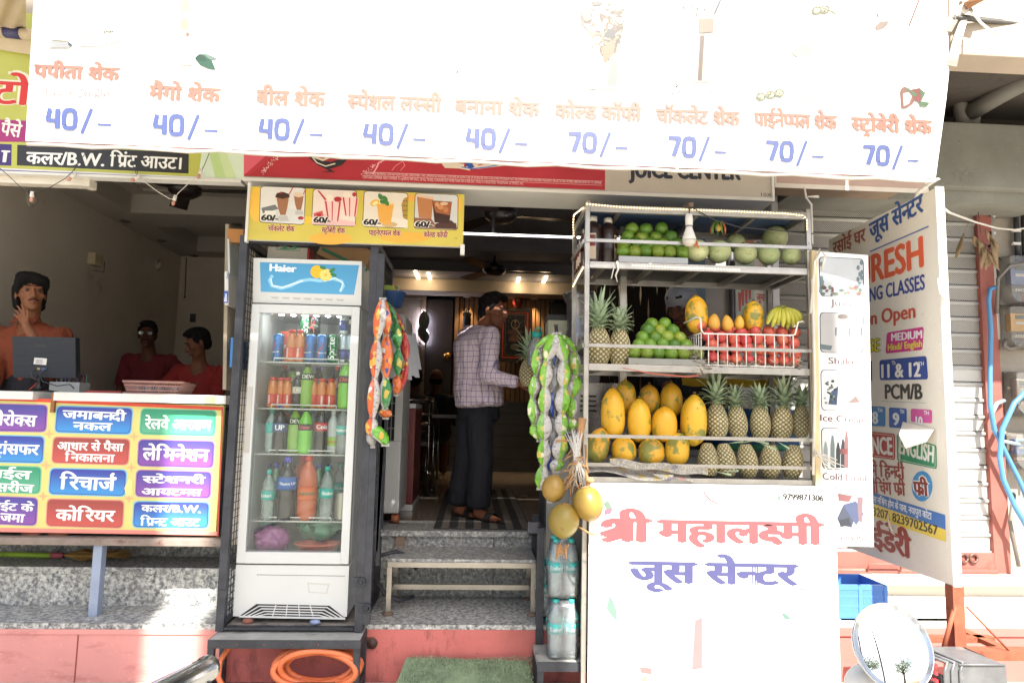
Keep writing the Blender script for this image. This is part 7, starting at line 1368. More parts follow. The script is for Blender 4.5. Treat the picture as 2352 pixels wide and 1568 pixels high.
b=MB().mat(mat('cooler_black','#141414',.6));b.box2((gx0,Y0+.06,gz0),(gx1,Y0+.09,gz1));b.mat(mat('cooler_grill','#77787a',.5))
for i in range(6):z=gz0+(gz1-gz0)*i/5;b.box2((gx0,Y0+.004,z-.003),(gx1,Y0+.012,z+.003))
for i in range(6):x=gx0+(gx1-gx0)*i/5;b.box2((x-.003,Y0+.012,gz0),(x+.003,Y0+.018,gz1))
b.build('grill',cl);
for x in(X0+.05,X1-.02):b=MB().mat(mat('castor','#9a5a3c',.5,var=.2));b.tube([(x-.03,Y0+.04,.862),(x+.02,Y0+.04,.862)],.03,12);b.build('castor',cl)
b=MB().mat(mat('fridge_red','#6a2024',.35));p=P(922,1160,5.6);b.box2((p.x,5.45,.88),(p.x+.10,6.1,1.62),.01);b.mat(mat('fridge_white','#cfcdc6',.35));b.box2((p.x,5.45,.83),(p.x+.10,6.1,.878),.005);b.box2((p.x,5.45,1.622),(p.x+.1,6.1,1.66),.005);one(b,'chest_freezer','dark red chest freezer behind the air cooler','freezer')
b=MB().mat(ink('#4a6ab0'));p=P(853,1170,4.72);b.box((p.x,4.72,.89),(.06,.1,.11),None,.012);one(b,'blue_tub','small blue plastic tub on the floor by the cooler','tub')
b=MB().mat(BLACKM);b.tube([(-.56,4.3,.72),(-.45,4.35,.74),(-.36,4.4,.70),(-.33,4.42,.62)],.012,7);b.tube([(-.56,4.3,.58),(-.5,4.28,.50),(-.42,4.3,.46),(-.34,4.4,.46)],.012,7);one(b,'black_cable','thick black cable looping between the cabinet and the metal step','cable')
sp=thing('metal_step','steel framed step with a granite top in front of the doorway','step',(-.05,4.3,.41));x0,x1=P(890,1295,4.2).x,P(1231,1295,4.2).x;z=P(1060,1291,4.2).z;b=MB().mat(GRD);b.box2((x0,4.2,z),(x1,4.58,z+.018),.003);b.build('top',sp)
SST=mat('step_steel','#a7a197',.4,.7,var=.15,grime='#776b5d',gs=6,ga=.6);b=MB().mat(SST);b.box2((x0,4.195,z-.032),(x1,4.22,z),.003);b.box2((x0,4.22,z-.03),(x0+.028,4.58,z));b.box2((x1-.028,4.22,z-.03),(x1,4.58,z));b.bar((x0+.014,4.4,.52),(x1-.014,4.4,.52),.025,.03);b.bar((x0+.014,4.2,.53),(x0+.014,4.56,.53),.022);b.bar((x1-.014,4.2,.53),(x1-.014,4.56,.53),.022);b.build('frame',sp)
for x in(x0+.014,x1-.014):
 for y in(4.21,4.56):b=MB().mat(SST);b.box2((x-.014,y-.014,.42),(x+.014,y+.014,z-.032));b.mat(mat('rust_foot','#7a6658',.7,var=.3));b.lathe([(.035,0),(.034,.008),(.015,.014)],(x,y-.02,.411),12);b.build('leg',sp)
b=MB().mat(mat('rust_foot','#7a6658',.7));b.lathe([(.04,0),(.04,.012),(.015,.018),(0,.02)],(x0+.03,4.6,z+.075),14,Matrix.Rotation(R(90),3,'X'));b.box2((x0+.0,4.575,z+.0),(x0+.06,4.598,z+.07));b.build('bracket',sp)
b=MB().mat(mat('striped_mat','#2c2d2e',.9));pts=[PZ(995,1215,.832),PZ(1222,1219,.832),PZ(1130,1040,.832),PZ(1062,1040,.832)];y0,y1=pts[0].y+.03,7.0;xa,xb=pts[0].x,pts[1].x;b.box2((xa,y0,.829),(xb,y1,.836));b.mat(mat('mat_grey','#6d685f',.9,var=.15))
for i in range(6):x=xa+.05+i*(xb-xa)/6;b.box2((x,y0+.005,.836),(x+.05,y1,.8385))
one(b,'striped_mat','dark mat with pale stripes on the juice shop floor at the doorway','mat')
b=MB();rg=random.Random(12);m1,m2=mat('turf_green','#7d8f70',.95,var=.25,scale=12),mat('turf_pale','#98a98a',.95,var=.2,scale=12)
gx0,gx1=P(932,1520,3.93).x,P(1222,1520,3.93).x;b.mat(m1);b.prism([(gx0,3.96,.30-.06),(gx1-.02,3.97,.28-.06),(gx1+.01,3.60,.112),(gx0-.06,3.60,.112)],(0,0,.008))
for i in range(5200):
 s_,q=rg.random(),rg.random();x=(gx0-.06*q)+(gx1-gx0+.05*q)*s_;y=3.965-.365*q;zz=.245-.128*q+.004*sin(s_*9);b.mat(m1 if rg.random()<.55 else m2);a=rg.uniform(0,6.3);d=Vector((cos(a),sin(a),0))*.003;t_=Vector((rg.uniform(-.006,.006),rg.uniform(-.008,.004),rg.uniform(.008,.016)));p=Vector((x,y,zz));b.add([p-d,p+d,p+t_],[(0,1,2)])
one(b,'turf_mat','green artificial turf doormat sloping against the red plinth','mat')
CHR=mat('chrome','#b4b2ae',.18,1,var=.05)
def chair(label,x,y,rz):
 t=thing('steel_chair',label,'chair',(x,y,.83),rz,'steel chairs in the juice shop');M_=wm(t);T=lambda*q:M_@Vector(q)
 for sx in(-1,1):b=MB().mat(CHR);b.tube([T(sx*.2,.2,0),T(sx*.2,.19,.45),T(sx*.19,.26,.9)],.011,7);b.build('leg',t);b=MB().mat(CHR);b.tube([T(sx*.2,-.2,0),T(sx*.2,-.2,.45)],.011,7);b.build('leg',t)
 b=MB().mat(CHR);b.tube([T(-.2,.1,.2),T(.2,.1,.2)],.008,6)
 for z in(.56,.65,.74,.87):b.tube([T(-.195,.2+(z-.45)*.15,z),T(.195,.2+(z-.45)*.15,z)],.022 if z>.6 else.012,8,flat=.5)
 b.build('backrest',t);b=MB().mat(mat('seat_dark','#2a2624',.5));b.box(T(0,0,.46),(.4,.4,.03),Matrix.Rotation(rz,3,'Z'),.01);b.build('seat',t);return t
chair('steel tube chair with ladder back nearest the air cooler',-.63,6.64,pi+.12);chair('steel tube chair farther back beside the table',-.62,7.5,pi)
tb=thing('steel_table','small steel legged table beside the chairs in the juice shop','table',(-.2,7.2,.83));b=MB().mat(mat('table_grey','#6f6b68',.4));b.box2((-.40,6.7,1.54),(-.05,7.7,1.57),.005);b.build('top',tb)
for x in(-.38,-.08):
 for y in(6.75,7.65):b=MB().mat(CHR);b.tube([(x,y,.85),(x,y,1.54)],.014,8);b.ball((x,y,.85),.018,8,6);b.build('leg',tb)
def back_person(label,u,v,Y,k,shirt,hair=True):
 hcw=P(u,v,Y);pr=thing('person',label,'person',(hcw.x,Y,.83));hc=Vector((0,0,hcw.z-.83));I=RY(pi,3,'Z');nk=hc+Vector((0,-.03,-.15));ch_=nk+Vector((0,0,-.22));hp=Vector((0,-.02,.5))
 body=head_groups(hc,I,k)+[[(hc,.05),(nk,.058)],[(nk,.06),(ch_,(.14,.09,.1))],[(ch_,(.14,.09,.1)),(hp,(.15,.12,.1))]];sh_=[[(nk+Vector((-.16,0,-.1)),.07),(nk+Vector((.16,0,-.1)),.07),(ch_,(.2,.13,.12))],[(ch_,(.2,.13,.12)),(hp,(.2,.16,.1))],[(nk+Vector((0,0,-.03)),(.075,.07,.03)),(nk+Vector((-.1,0,-.07)),.06),(nk+Vector((.1,0,-.07)),.06)]]
 for sg in(-1,1):e=nk+Vector((sg*.24,.1,-.34));w_=e+Vector((-sg*.1,.22,.02));body+=[limb(nk+Vector((sg*.17,0,-.1)),e,.045,.04),limb(e,w_,.04,.028)]+hand(w_,(-sg*.3,1,0),(-sg,0,.2),.4);sh_.append(limb(nk+Vector((sg*.17,0,-.1)),e,.07,.06));th=hp+Vector((sg*.1,.35,.0));body+=[limb(hp,th,.09,.07),limb(th,th+Vector((0,.0,-.44)),.065,.045),limb(th+Vector((0,0,-.44)),th+Vector((0,.14,-.46)),.045,.035)]
 skin('body',body,pr,SK3,.011,2);skin('hair',hair_groups(hc,I,k,'short')if hair else[[(hc+Vector((0,-.02,-.01)),(.079*k,.085*k,.05*k))]],pr,HAIR,.011,2);skin('shirt',sh_,pr,shirt,.015,2);skin('trousers',[[(hp,(.17,.13,.1)),(hp+Vector((sg*.1,.35,0)),.09),(hp+Vector((sg*.1,.0,0)),.1)]for sg in(-1,1)],pr,cloth('dark_trousers','#22222a'),.018,2)
back_person('seated customer in a brown shirt seen from behind at the back table',953,872,7.6,1.05,cloth('brown_shirt','#4a4038'));back_person('balding seated customer in a dark shirt at the back table',1002,872,8.2,1.08,cloth('black_shirt','#16181e'),False)
# ---- the man in the checked shirt
pe=thing('person','man in a white and purple checked shirt and navy trousers standing in the doorway','person',(.03,5.15,.83));Z=lambda x,y,z:Vector((x,y,z))
yaw=62;hr=RY(R(yaw),3,'Z')@RY(R(8),3,'X');hc=P(1134,716,5.08)-Vector(pe.location);hk=1.08;fw=RY(R(yaw-18),3,'Z');F_=fw@Z(0,-1,0);Rt=fw@Z(-1,0,0)
nk=hc+Z(-.075,.02,-.135);base=Z(-.02,0,0);shc=nk+Z(-.05,.0,-.085);sh_r,sh_l=shc-Rt*.0+Rt*.185,shc-Rt*.185;chest=shc+Z(0,0,-.16)+F_*.02;waist=Z(-.035,.0,.98)+F_*.03;hip=Z(-.02,0,.86)
elb_r=sh_r+Z(.02,-.02,-.31);wri_r=P(1188,878,4.82)-Vector(pe.location);elb_l=sh_l+Z(-.05,.10,-.30);wri_l=elb_l+Z(.20,.0,-.10)
near=P(1112,870,4.95)-Vector(pe.location);elb_n=near
sh_n=P(1068,775,5.0)-Vector(pe.location)if 0 else sh_l
near_s,far_s=(sh_r,sh_l)if sh_r.y<sh_l.y else(sh_l,sh_r)
near_s=P(1128,772,4.93)-Vector(pe.location);elb_n=P(1120,862,4.88)-Vector(pe.location);far_s=P(1075,775,5.26)-Vector(pe.location);elb_f=far_s+Z(.08,.06,-.28);wr_f=elb_f+Z(.16,-.02,-.06)
chest=P(1092,790,5.14)-Vector(pe.location);waist=P(1098,905,5.14)-Vector(pe.location);hip=Z(waist.x+.01,waist.y,.86)
body=head_groups(hc,hr,hk,1.05)+[[(hc+hr@Z(0,.02,-.05),.06),(nk,.062)],[(nk,.062),(chest,(.12,.10,.1))],[(chest,(.13,.10,.1)),(waist,(.13,.12,.08))],[(waist,(.14,.13,.08)),(hip,(.15,.12,.09))],limb(near_s,elb_n,.05,.043),limb(elb_n,wri_r,.043,.029),limb(far_s,elb_f,.05,.043),limb(elb_f,wr_f,.043,.029)]+hand(wri_r,wri_r-elb_n+Z(.02,.0,-.02),(.0,.3,1),.55,.1,1.03)+hand(wr_f,(1,-.1,-.2),(0,-.2,1),.5,.1,1.03)
feet=[(P(1052,1188,5.2)-Vector(pe.location),1),(P(1098,1192,5.02)-Vector(pe.location),-1)]
hip=Z(hip.x,hip.y,.80);tro=[[(hip+Z(0,0,.03),(.15,.13,.04)),(hip+Z(0,0,-.06),(.165,.14,.06))]]
for(f,sg)in feet:
 an=Z(f.x,f.y,.085);h0=hip+Z((f.x-hip.x)*.55,(f.y-hip.y)*.75,-.09);kn=lerp(h0,an,.5)+F_*.02;body+=[limb(h0,kn,.085,.06),limb(kn,an,.058,.042),[(an+Z(0,0,-.035),.04),(an+F_*.16+Z(0,0,-.06),(.04,.04,.02))]];tro+=[[(h0,.10),(kn,.092)],[(kn,.092),(an+Z(0,0,.02),(.085,.085,.03))]]
 for i in range(5):q=an+F_*.17+Rt*(.03-.015*i)+Z(0,0,-.062);body.append(limb(q,q+F_*(.035-.004*i),.011,.009))
skin('body',body,pe,SK2,.0068,3);face_parts(pe,hc,hr,hk,'#100c0b',True,None);skin('hair',hair_groups(hc,hr,hk,'short'),pe,HAIR,.008,2)
CHK=cloth('checked_shirt','#cdbdc6','#5a4a90',.042,.11,wrinkle=.9)
q_=lambda u,v,Y:P(u,v,Y)-Vector(pe.location)
T1,T2,T3,T4=q_(1090,790,5.12),q_(1096,845,5.12),q_(1099,895,5.12),q_(1103,926,5.12)
sg_=[[(near_s+Z(-.02,.03,-.01),(.075,.075,.07)),(q_(1074,768,5.22),(.065,.07,.05)),(T1,(.155,.14,.06))],[(T1,(.160,.145,.06)),(T2,(.175,.155,.06))],[(T2,(.175,.155,.06)),(T3,(.185,.16,.05)),(T4,(.185,.16,.03))],[(T4,(.185,.16,.03)),(q_(1085,932,5.12),(.13,.14,.02))],[(nk+Z(0,.0,-.02),(.072,.072,.03)),(near_s+Z(-.04,.04,.01),.06),(q_(1076,762,5.2),.05)],limb(near_s,elb_n,.073,.066),limb(elb_n,lerp(elb_n,wri_r,.88),.064,.046),limb(far_s,elb_f,.06,.05)]
skin('shirt',sg_,pe,CHK,.0105,2);b=MB().mat(CHK);W0=Vector(pe.location)
ringc=W0+nk+Z(0,0,.005);b.grid(lambda s,q:ringc+RY(R(yaw),3,'Z')@Z((.072+.006*q)*sin(2*pi*s),(.072+.006*q)*cos(2*pi*s),-.02+.052*q*(.75+.25*cos(2*pi*s))),28,4);b.build('collar',pe)
skin('trousers',tro,pe,cloth('navy_trousers','#10121c',wrinkle=.4),.012,2)
for(f,sg)in feet:
 b=MB().mat(mat('sandal_black','#121214',.6));an=W0+Z(f.x,f.y,0);fr_=math.atan2(F_.y,F_.x);b.grid(lambda s,q:an+Matrix.Rotation(fr_,3,'Z')@Z(-.06+.30*s,(q-.5)*.095*(1-.5*(2*s-1)**4),.012),12,4);b.grid(lambda s,q:an+Matrix.Rotation(fr_,3,'Z')@Z(.10+.06*s+.0,.052*cos(pi*q),.018+.05*sin(pi*q)),3,10)
 b.prism([an+Matrix.Rotation(fr_,3,'Z')@Z(-.06+.30*s,y_*.09*(1-.5*(2*s-1)**4),.002)for s,y_ in[(i/8,.5)for i in range(9)]+[(1-i/8,-.5)for i in range(9)]],(0,0,.011));b.build('sandal',pe)
pin(pa,1213,888,4.75,'pineapple standing on the juice counter just beyond the checked shirt man',1.05,None,3)
jr=thing('water_jug','clear water jug with a teal cap on the juice counter behind the green packets','jug',P(1228,840,4.6));p=P(1232,842,4.6);b=MB().mat(CL);b.lathe([(.06,0),(.065,.02),(.065,.13),(.05,.17),(.03,.19),(.028,.21)],p,18);b.build('body',jr);b=MB().mat(ink('#2aa89c'));b.lathe([(.035,.2),(.035,.235),(0,.24)],p,14);b.tube([p+Vector((-.02,0,.235)),p+Vector((0,0,.265)),p+Vector((.03,0,.26)),p+Vector((.035,0,.22))],.007,6);b.build('cap',jr)
# ---- steel juice counter behind the stand
jc=thing('juice_counter','stainless steel juice counter with pale front behind the fruit stand','counter',(.9,4.6,.5));b=MB().mat(mat('counter_steel','#77767a',.3,.8,var=.08));b.box2((.46,4.2,1.36),(1.95,4.58,1.40),.003);b.mat(mat('counter_front','#9a9994',.5));b.box2((.46,4.22,.5),(1.95,4.58,1.36));b.mat(mat('counter_side','#3c3d42',.4,.5))
for i in range(8):b.box2((.452,4.24+i*.05,.90),(.46,4.265+i*.05,1.6))
b.mat(mat('counter_steel','#77767a',.3,.8));b.box2((.46,4.26,1.40),(.50,4.56,1.62));b.build('body',jc)
b=MB().mat(mat('dark_slot','#1a1a1c',.4))
for i in range(4):
 for x in(.66,.80):b.box2((x,4.216,1.62+i*.03),(x+.1,4.222,1.632+i*.03))
b.mat(mat('machine_steel','#8a898c',.28,.85));b.box2((.60,4.222,1.404),(.98,4.5,1.80),.006);b.build('machine',jc)
b=MB().mat(mat('pot_steel','#98979a',.25,.9));b.lathe([(.11,0),(.12,.01),(.125,.16),(.135,.165),(.12,.16),(.11,.02),(0,.02)],(1.17,4.40,1.404),24);b.lathe([(.13,0),(.135,.01),(.05,.03),(0,.035)],(1.13,4.36,1.60),24,Matrix.Rotation(R(-12),3,'Y'));one(b,'steel_pot','round steel pot with a tilted lid behind the papayas','pot')
b=MB().mat(mat('extractor_steel','#7f7e82',.3,.85));p=P(1333,800,4.45);b.lathe([(.10,-.05),(.10,.10),(.09,.13),(.095,.30),(.11,.32),(.12,.36),(.10,.37),(0,.36)],p,24);b.box2((p.x-.11,4.4,1.404),(p.x+.12,4.5,p.z-.05));b.tube([p+Vector((-.03,-.05,.05)),p+Vector((-.18,-.03,.06))],.03,10);one(b,'juice_extractor','grey steel juice extractor with a round hopper left of the stand','machine')
b=MB().mat(mat('box_pale','#9c9d88',.5));p=P(1285,800,4.55);b.box2((p.x-.085,4.5,1.63),(p.x+.085,4.7,P(1285,735,4.5).z),.004);b.mat(mat('dark_slot','#1a1a1c',.4));b.box2((p.x-.09,4.5,P(1285,735,4.5).z),(p.x+.09,4.7,P(1285,722,4.5).z),.004);one(b,'tissue_box','pale upright dispenser box with a dark top above the green packets','box')
b=MB().mat(mat('crate_blue','#23578f',.5));b.box2((1.55,4.22,1.42),(2.05,4.52,1.66),.01);b.mat(mat('crate_green','#2c8a6a',.5));b.box2((1.55,4.215,1.40),(2.05,4.53,1.44),.008);one(b,'plastic_crate','blue plastic crate with a green base behind the pineapples','crate')
b=MB().mat(mat('yellow_tarp','#b79a2c',.6,var=.15));b.grid(lambda s,q:Vector((1.28+.62*s,4.16-.02*q,1.845-.05*q-.008*sin(s*11))),20,3);one(b,'yellow_sheet','yellow plastic sheet hanging under the middle shelf','sheet')
pr=thing('person','vendor in a white hair net bending behind the big orange papaya','person',(1.42,4.55,.5));hcw=P(1565,708,4.48);hc=hcw-Vector(pr.location);hr=RY(R(-48),3,'Z')@RY(R(30),3,'X');k=1.06;nk=hc+Z(.08,.06,-.12);chest=nk+Z(.05,.05,-.22)
body=head_groups(hc,hr,k)+[[(hc+hr@Z(0,.03,-.04),.06),(nk,.06)],[(nk,.06),(chest,(.15,.1,.1))],[(chest,(.15,.1,.1)),(chest+Z(0,.05,-.4),(.15,.1,.1))]];sh_=[[(nk+Z(-.17,.03,-.09),.065),(nk+Z(.17,.03,-.09),.065),(chest,(.19,.12,.12))],[(chest,(.19,.12,.12)),(chest+Z(0,.05,-.4),(.19,.13,.1))]]
for sg in(-1,1):a_=nk+Z(sg*.17,.03,-.09);e=a_+Z(sg*.04,-.08,-.28);w_=e+Z(-sg*.08,-.12,-.12);body+=[limb(a_,e,.045,.04),limb(e,w_,.04,.028)]+hand(w_,(0,-1,-.4),(-sg,0,.1),.5);sh_.append(limb(a_,e,.068,.06));body+=[limb(chest+Z(sg*.09,.05,-.4),chest+Z(sg*.1,.05,-.75),.085,.05)]
skin('body',body,pr,SK3,.0075,3);face_parts(pr,hc,hr,k,'#100c0b',True,'#100c0b');skin('shirt',sh_,pr,cloth('black_shirt','#16181e'),.013,2)
net=clear('hair_net',(.62,.66,.78),.40,.5,.6,1.0);b=MB().mat(net);b.ball(hcw+hr@(Z(0,.028,.062)*k),(.100,.118,.098),30,16,hr,lambda v:v*(1+.035*sin(11*math.atan2(v.x,v.y+.3))*(1-v.z**2)+.02*noise.noise(v*5)));b.build('hair_net',pr);skin('hair',hair_groups(hc,hr,k*.9,'short'),pr,HAIR,.010,2)
# ---- strips of snack packets
def foil(name,c,spec=.5):
 if name in _mc:return _mc[name]
 t_=NT(name);t_.set(t_.b.inputs['Base Color'],t_.mix(t_.ramp(t_.noise(9,4),[(.45,(0,0,0)),(.7,(.35,)*3)]),H(c),mul(H(c),1.5)));t_.b.inputs['Roughness'].default_value=.22;t_.b.inputs['Coat Weight'].default_value=.4;t_.bump(t_.noise(26,5),.55,.01);_mc[name]=t_.m;return t_.m
def printed(c):
 """foil printed with an irregular pattern of its maker's colours"""
 k='printed_'+c
 if k in _mc:return _mc[k]
 pal={'#d0602a':('#d8a83c','#b83c1c','#34458e','#d9d3c8'),'#d06a30':('#d29a38','#a8381a','#34458e','#dcd6ca'),'#2a7a3a':('#c2a23a','#1f6630','#c8c060','#3f9450'),'#74b025':('#c2b048','#5f9a20','#d4d2b0','#86bc3c'),'#b8322a':('#c8a040','#96241f','#c86040','#d8d0c4'),'#b9b6b2':('#a3a09c','#c6c3be','#8a8886','#b9b6b2')}[c]
 t_=NT(k);v=t_.n('TexVoronoi',{'Vector':t_.co(1,(1,1,1.6 if c=='#b9b6b2' else.7)),'Scale':70.0 if c=='#b9b6b2' else 46.0});f=t_.n('SeparateColor',{0:v.outputs['Color']})
 cc=t_.ramp(f.outputs[0],[(0,H(c)),(.66,H(pal[0])),(.76,H(pal[1])),(.90,H(pal[2])),(.95,H(pal[3]))],'CONSTANT');t_.set(t_.b.inputs['Base Color'],t_.mix(t_.ramp(t_.noise(9,4),[(.5,(0,0,0)),(.75,(.25,)*3)]),cc,(.75,.75,.73)));t_.b.inputs['Roughness'].default_value=.24;t_.b.inputs['Coat Weight'].default_value=.4;t_.bump(t_.noise(38,6,.65),1.0,.012);_mc[k]=t_.m;return t_.m
def packet(b,top,bot,w_,d,yaw_,cols,seed=0):
 """puffed snack packet between two crimped seams"""
 top,bot=Vector(top),Vector(bot);ax=bot-top;rt=Matrix.Rotation(yaw_,3,'Z');n=18;m_=16
 for k,(a0,a1,c)in enumerate(cols):
  N=max(3,int(26*(a1-a0)))
  pt_=lambda s,q:top+ax*q+rt@Vector((cos(2*pi*(a0+(a1-a0)*s))*w_*(.20+.80*sin(pi*min(max(q,.0),1))**.72)*(1+.07*noise.noise(Vector((s*3,q*7+seed,k+5)))),sin(2*pi*(a0+(a1-a0)*s))*d*sin(pi*q)**.9*(1+.5*noise.noise(Vector((s*6+seed,q*6,k)))),.004*sin(s*25+q*9)))
  b.mat(printed(c)if c in('#d0602a','#d06a30','#2a7a3a','#74b025','#b8322a','#b9b6b2')else foil('foil_'+c,c));b.grid(pt_,N,m_)
 b.mat(foil('foil_seam','#a09e9a'))
 for e_,q_ in((top,-1),(bot,1)):
  zz=[e_+rt@Vector((w_*.5*(i/4-1),.003*(i%2),q_*-.012))for i in range(9)];b.add(zz+[p+Vector((0,0,q_*.016))for p in zz],[(i,i+1,i+10,i+9)for i in range(8)])
 f=rt@Vector((0,-1,0));sd=rt@Vector((1,0,0));c=top.lerp(bot,.5)
def strip_of(name_label,pts,Y,specs,group):
 t_=thing('snack_strip',name_label,'snack packets',P(*pts[-1],Y),0,group)
 for i,(a,c)in enumerate(zip(pts,pts[1:])):
  w_,d,yw,cols,deco=specs[i%len(specs)];b=MB();top,bot=P(*a,Y),P(*c,Y);packet(b,top,bot,w_,d,yw,cols,i);rt=Matrix.Rotation(yw,3,'Z');mid=top.lerp(bot,.5)
  for dx,dz,rw,rh,c2 in deco:b.mat(ink(c2,.3));L=(bot-top).length;xx=dx*w_;e=.78*(abs(1-(dx)**2))**.5;b.ball(mid+rt@Vector((xx,-d*.97*e,dz*L)),(rw,.004,rh),10,6,rt)
  b.build('packet',t_)
 b=MB().mat(BLACKM);q=P(*pts[0],Y);b.tube([q,q+Vector((0,.05,.06))],.003,4);b.build('hook',t_);return t_
OG=[(.5,.74,'#d0602a'),(.74,1.0,'#b9b6b2'),(0,.5,'#6a6a6c')];GR_=[(.5,.66,'#b9b6b2'),(.66,1.0,'#2a7a3a'),(0,.5,'#6a6a6c')];RD_=[(.5,1.0,'#b8322a'),(0,.5,'#6a6a6c')];OR2=[(.5,.62,'#b9b6b2'),(.62,1.0,'#d06a30'),(0,.5,'#6a6a6c')]
D1=[];D2=[]
G1='snack strips hanging by the fridge cabinet'
strip_of('orange and white snack packet strip hanging nearest the cabinet post',[(878,688),(866,780),(861,868),(855,960),(852,1000)],3.86,[(.036,.022,.3,OG,D1)],G1)
strip_of('orange and green snack packet strip beside the outermost one',[(880,688),(887,770),(886,868),(884,940),(886,958)],3.90,[(.042,.024,-.35,OR2,[]),(.040,.024,-.2,OR2,D1),(.036,.02,.1,GR_,D2)],G1)
strip_of('green snack packet strip with potato pictures behind the orange strips',[(882,690),(908,740),(912,800),(912,862),(910,905)],3.98,[(.038,.022,-.5,GR_,D2),(.040,.022,-.4,GR_,D2),(.034,.02,-.3,GR_,D2),(.03,.018,-.2,OR2,[])],G1)
strip_of('red snack packet strip farthest back beside the cooler',[(900,710),(926,760),(934,830),(918,900)],4.06,[(.032,.02,-.6,RD_,D2)],G1)
b=MB();packet(b,P(858,975,3.86),P(885,1020,3.86),.045,.024,.2,[(.5,.62,'#b9b6b2'),(.62,1.0,'#5fa62c'),(0,.5,'#6a6a6c')],3);b.mat(ink('#c8a040',.3));b.ball(P(876,1000,3.835),(.016,.006,.022),10,6);packet(b,P(850,990,3.88),P(856,1024,3.88),.03,.02,.6,[(0,1,'#8f8f8c')],5);one(b,'snack_packet','loose green snack packet hanging at the foot of the orange strip','snack packet')
b=MB().mat(mat('tub_blue','#22406e',.5));p=P(897,690,4.3);b.lathe([(.07,-.04),(.09,.04),(.098,.045),(.098,.05),(.08,.048)],p,20);rg=random.Random(9)
for i in range(12):b.mat(ink(rg.choice(('#8aa83c','#b8a03c','#a83c34','#b8b4ac','#4a7a3c','#c88a3c'))));a=rg.uniform(0,6);q=p+Vector((cos(a)*.05,sin(a)*.04,.03));b.box(q+Vector((0,0,.03)),(.025,.004,.06),Matrix.Rotation(rg.uniform(-.5,.5),3,'Y'))
b.mat(BLACKM);b.tube([p+Vector((-.09,0,.02)),(-.56,4.3,p.z+.02)],.008,6);one(b,'sachet_tub','dark blue tub of sachets and straws beside the cabinet','tub')
b=MB();rg=random.Random(14)
for i in range(7):b.mat(mat('packet_grey','#8a8a8e',.4,var=.2));p=P(926+i*3.4,770+rg.uniform(-10,20),4.2+i*.03);q=P(930+i*4.5,860+rg.uniform(-20,14),4.2+i*.03);b.add([p,p+Vector((.02,.01,0)),q+Vector((.03,.015,0)),q],[(0,1,2,3)])
b.tube([P(930,772,4.3),P(930,730,4.3),P(880,700,4.2)],.003,4);one(b,'sachet_strip','grey shampoo style sachet strips hanging behind the red packets','sachets')
LG=[(.5,.64,'#b9b6b2'),(.64,.9,'#74b025'),(.9,1.0,'#b9b6b2'),(0,.5,'#77787a')];LG2=[(.5,.73,'#74b025'),(.73,1.0,'#b9b6b2'),(0,.5,'#5a5b60')];LG3=[(.5,.76,'#b9b6b2'),(.76,1.0,'#74b025'),(0,.5,'#5a5b60')];BLs=[(.5,.7,'#2f4a9c'),(.7,1,'#8a8c90'),(0,.5,'#4a4b50')]
DD=DE=DF=[]
G2='green snack strips hanging at the juice counter'
strip_of('green snack packet strip curving down on the far left of the bundle',[(1276,766),(1236,800),(1232,862),(1224,912),(1228,975),(1240,1010)],3.86,[(.045,.024,.3,LG2,DD),(.042,.024,.5,LG2,DF),(.038,.022,.4,LG2,DD),(.042,.024,.5,LG2,DF)],G2)
strip_of('green snack packet strip second from the left, reaching down to the coconuts',[(1276,768),(1256,830),(1252,890),(1250,950),(1250,1010),(1248,1070),(1240,1120)],3.83,[(.045,.024,.1,LG2,DD),(.040,.022,.2,LG2,DD),(.038,.022,.1,LG2,DF)],G2)
strip_of('blue and silver backed snack strip in the middle of the green bundle',[(1278,768),(1276,840),(1270,900),(1272,960),(1268,1020),(1262,1080),(1262,1150)],3.88,[(.034,.02,.6,BLs,[]),(.030,.02,-.3,[(.5,1,'#8a8c90'),(0,.5,'#5a5b60')],[])],G2)
strip_of('green snack packet strip right of the middle of the bundle',[(1280,768),(1296,830),(1294,890),(1290,950),(1290,1000),(1282,1055),(1276,1080)],3.83,[(.045,.024,-.2,LG3,DE),(.040,.022,-.1,LG3,DE)],G2)
strip_of('green snack packet strip on the right by the stand post',[(1282,766),(1318,808),(1322,862),(1312,912),(1310,960),(1306,990)],3.86,[(.045,.024,-.4,LG3,DE),(.040,.024,-.5,LG,DE)],G2)
# ================================================================= right edge and street
b=MB();rg=random.Random(21);p0=P(2252,535,4.6);DL=mat('dry_leaf','#8f7a5e',.9,var=.25,scale=14)
b.mat(BLACKM);b.tube([P(2246,480,4.64),p0],.003,4)
for i in range(16):
 p=p0+Vector((rg.uniform(-.05,.09),rg.uniform(-.05,.03),rg.uniform(-.14,.02)));e=p+Vector((rg.uniform(-.03,.08),rg.uniform(-.03,.02),-rg.uniform(.08,.17)));b.mat(DL);b.tube([p,p.lerp(e,.35)+Vector((rg.uniform(-.015,.015),-.012,0)),p.lerp(e,.7),e],[.006,.022,.017,.003],6,flat=.35)
b.mat(DL);q=P(2204,570,4.6);b.tube([P(2228,505,4.63),P(2212,540,4.62)],.002,4);b.tube([P(2214,536,4.62),q,P(2196,592,4.6)],[.006,.025,.008],6,flat=.4);b.mat(BLACKM);b.tube([P(2262,560,4.62),P(2300,598,4.66)],.004,4);one(b,'dry_leaf_bundle','bundle of dried leaves and lemons hung on the red shutter post','garland')
CLB=clear('meter_cover',(.9,.88,.84),.10,.15,1.0,.2)
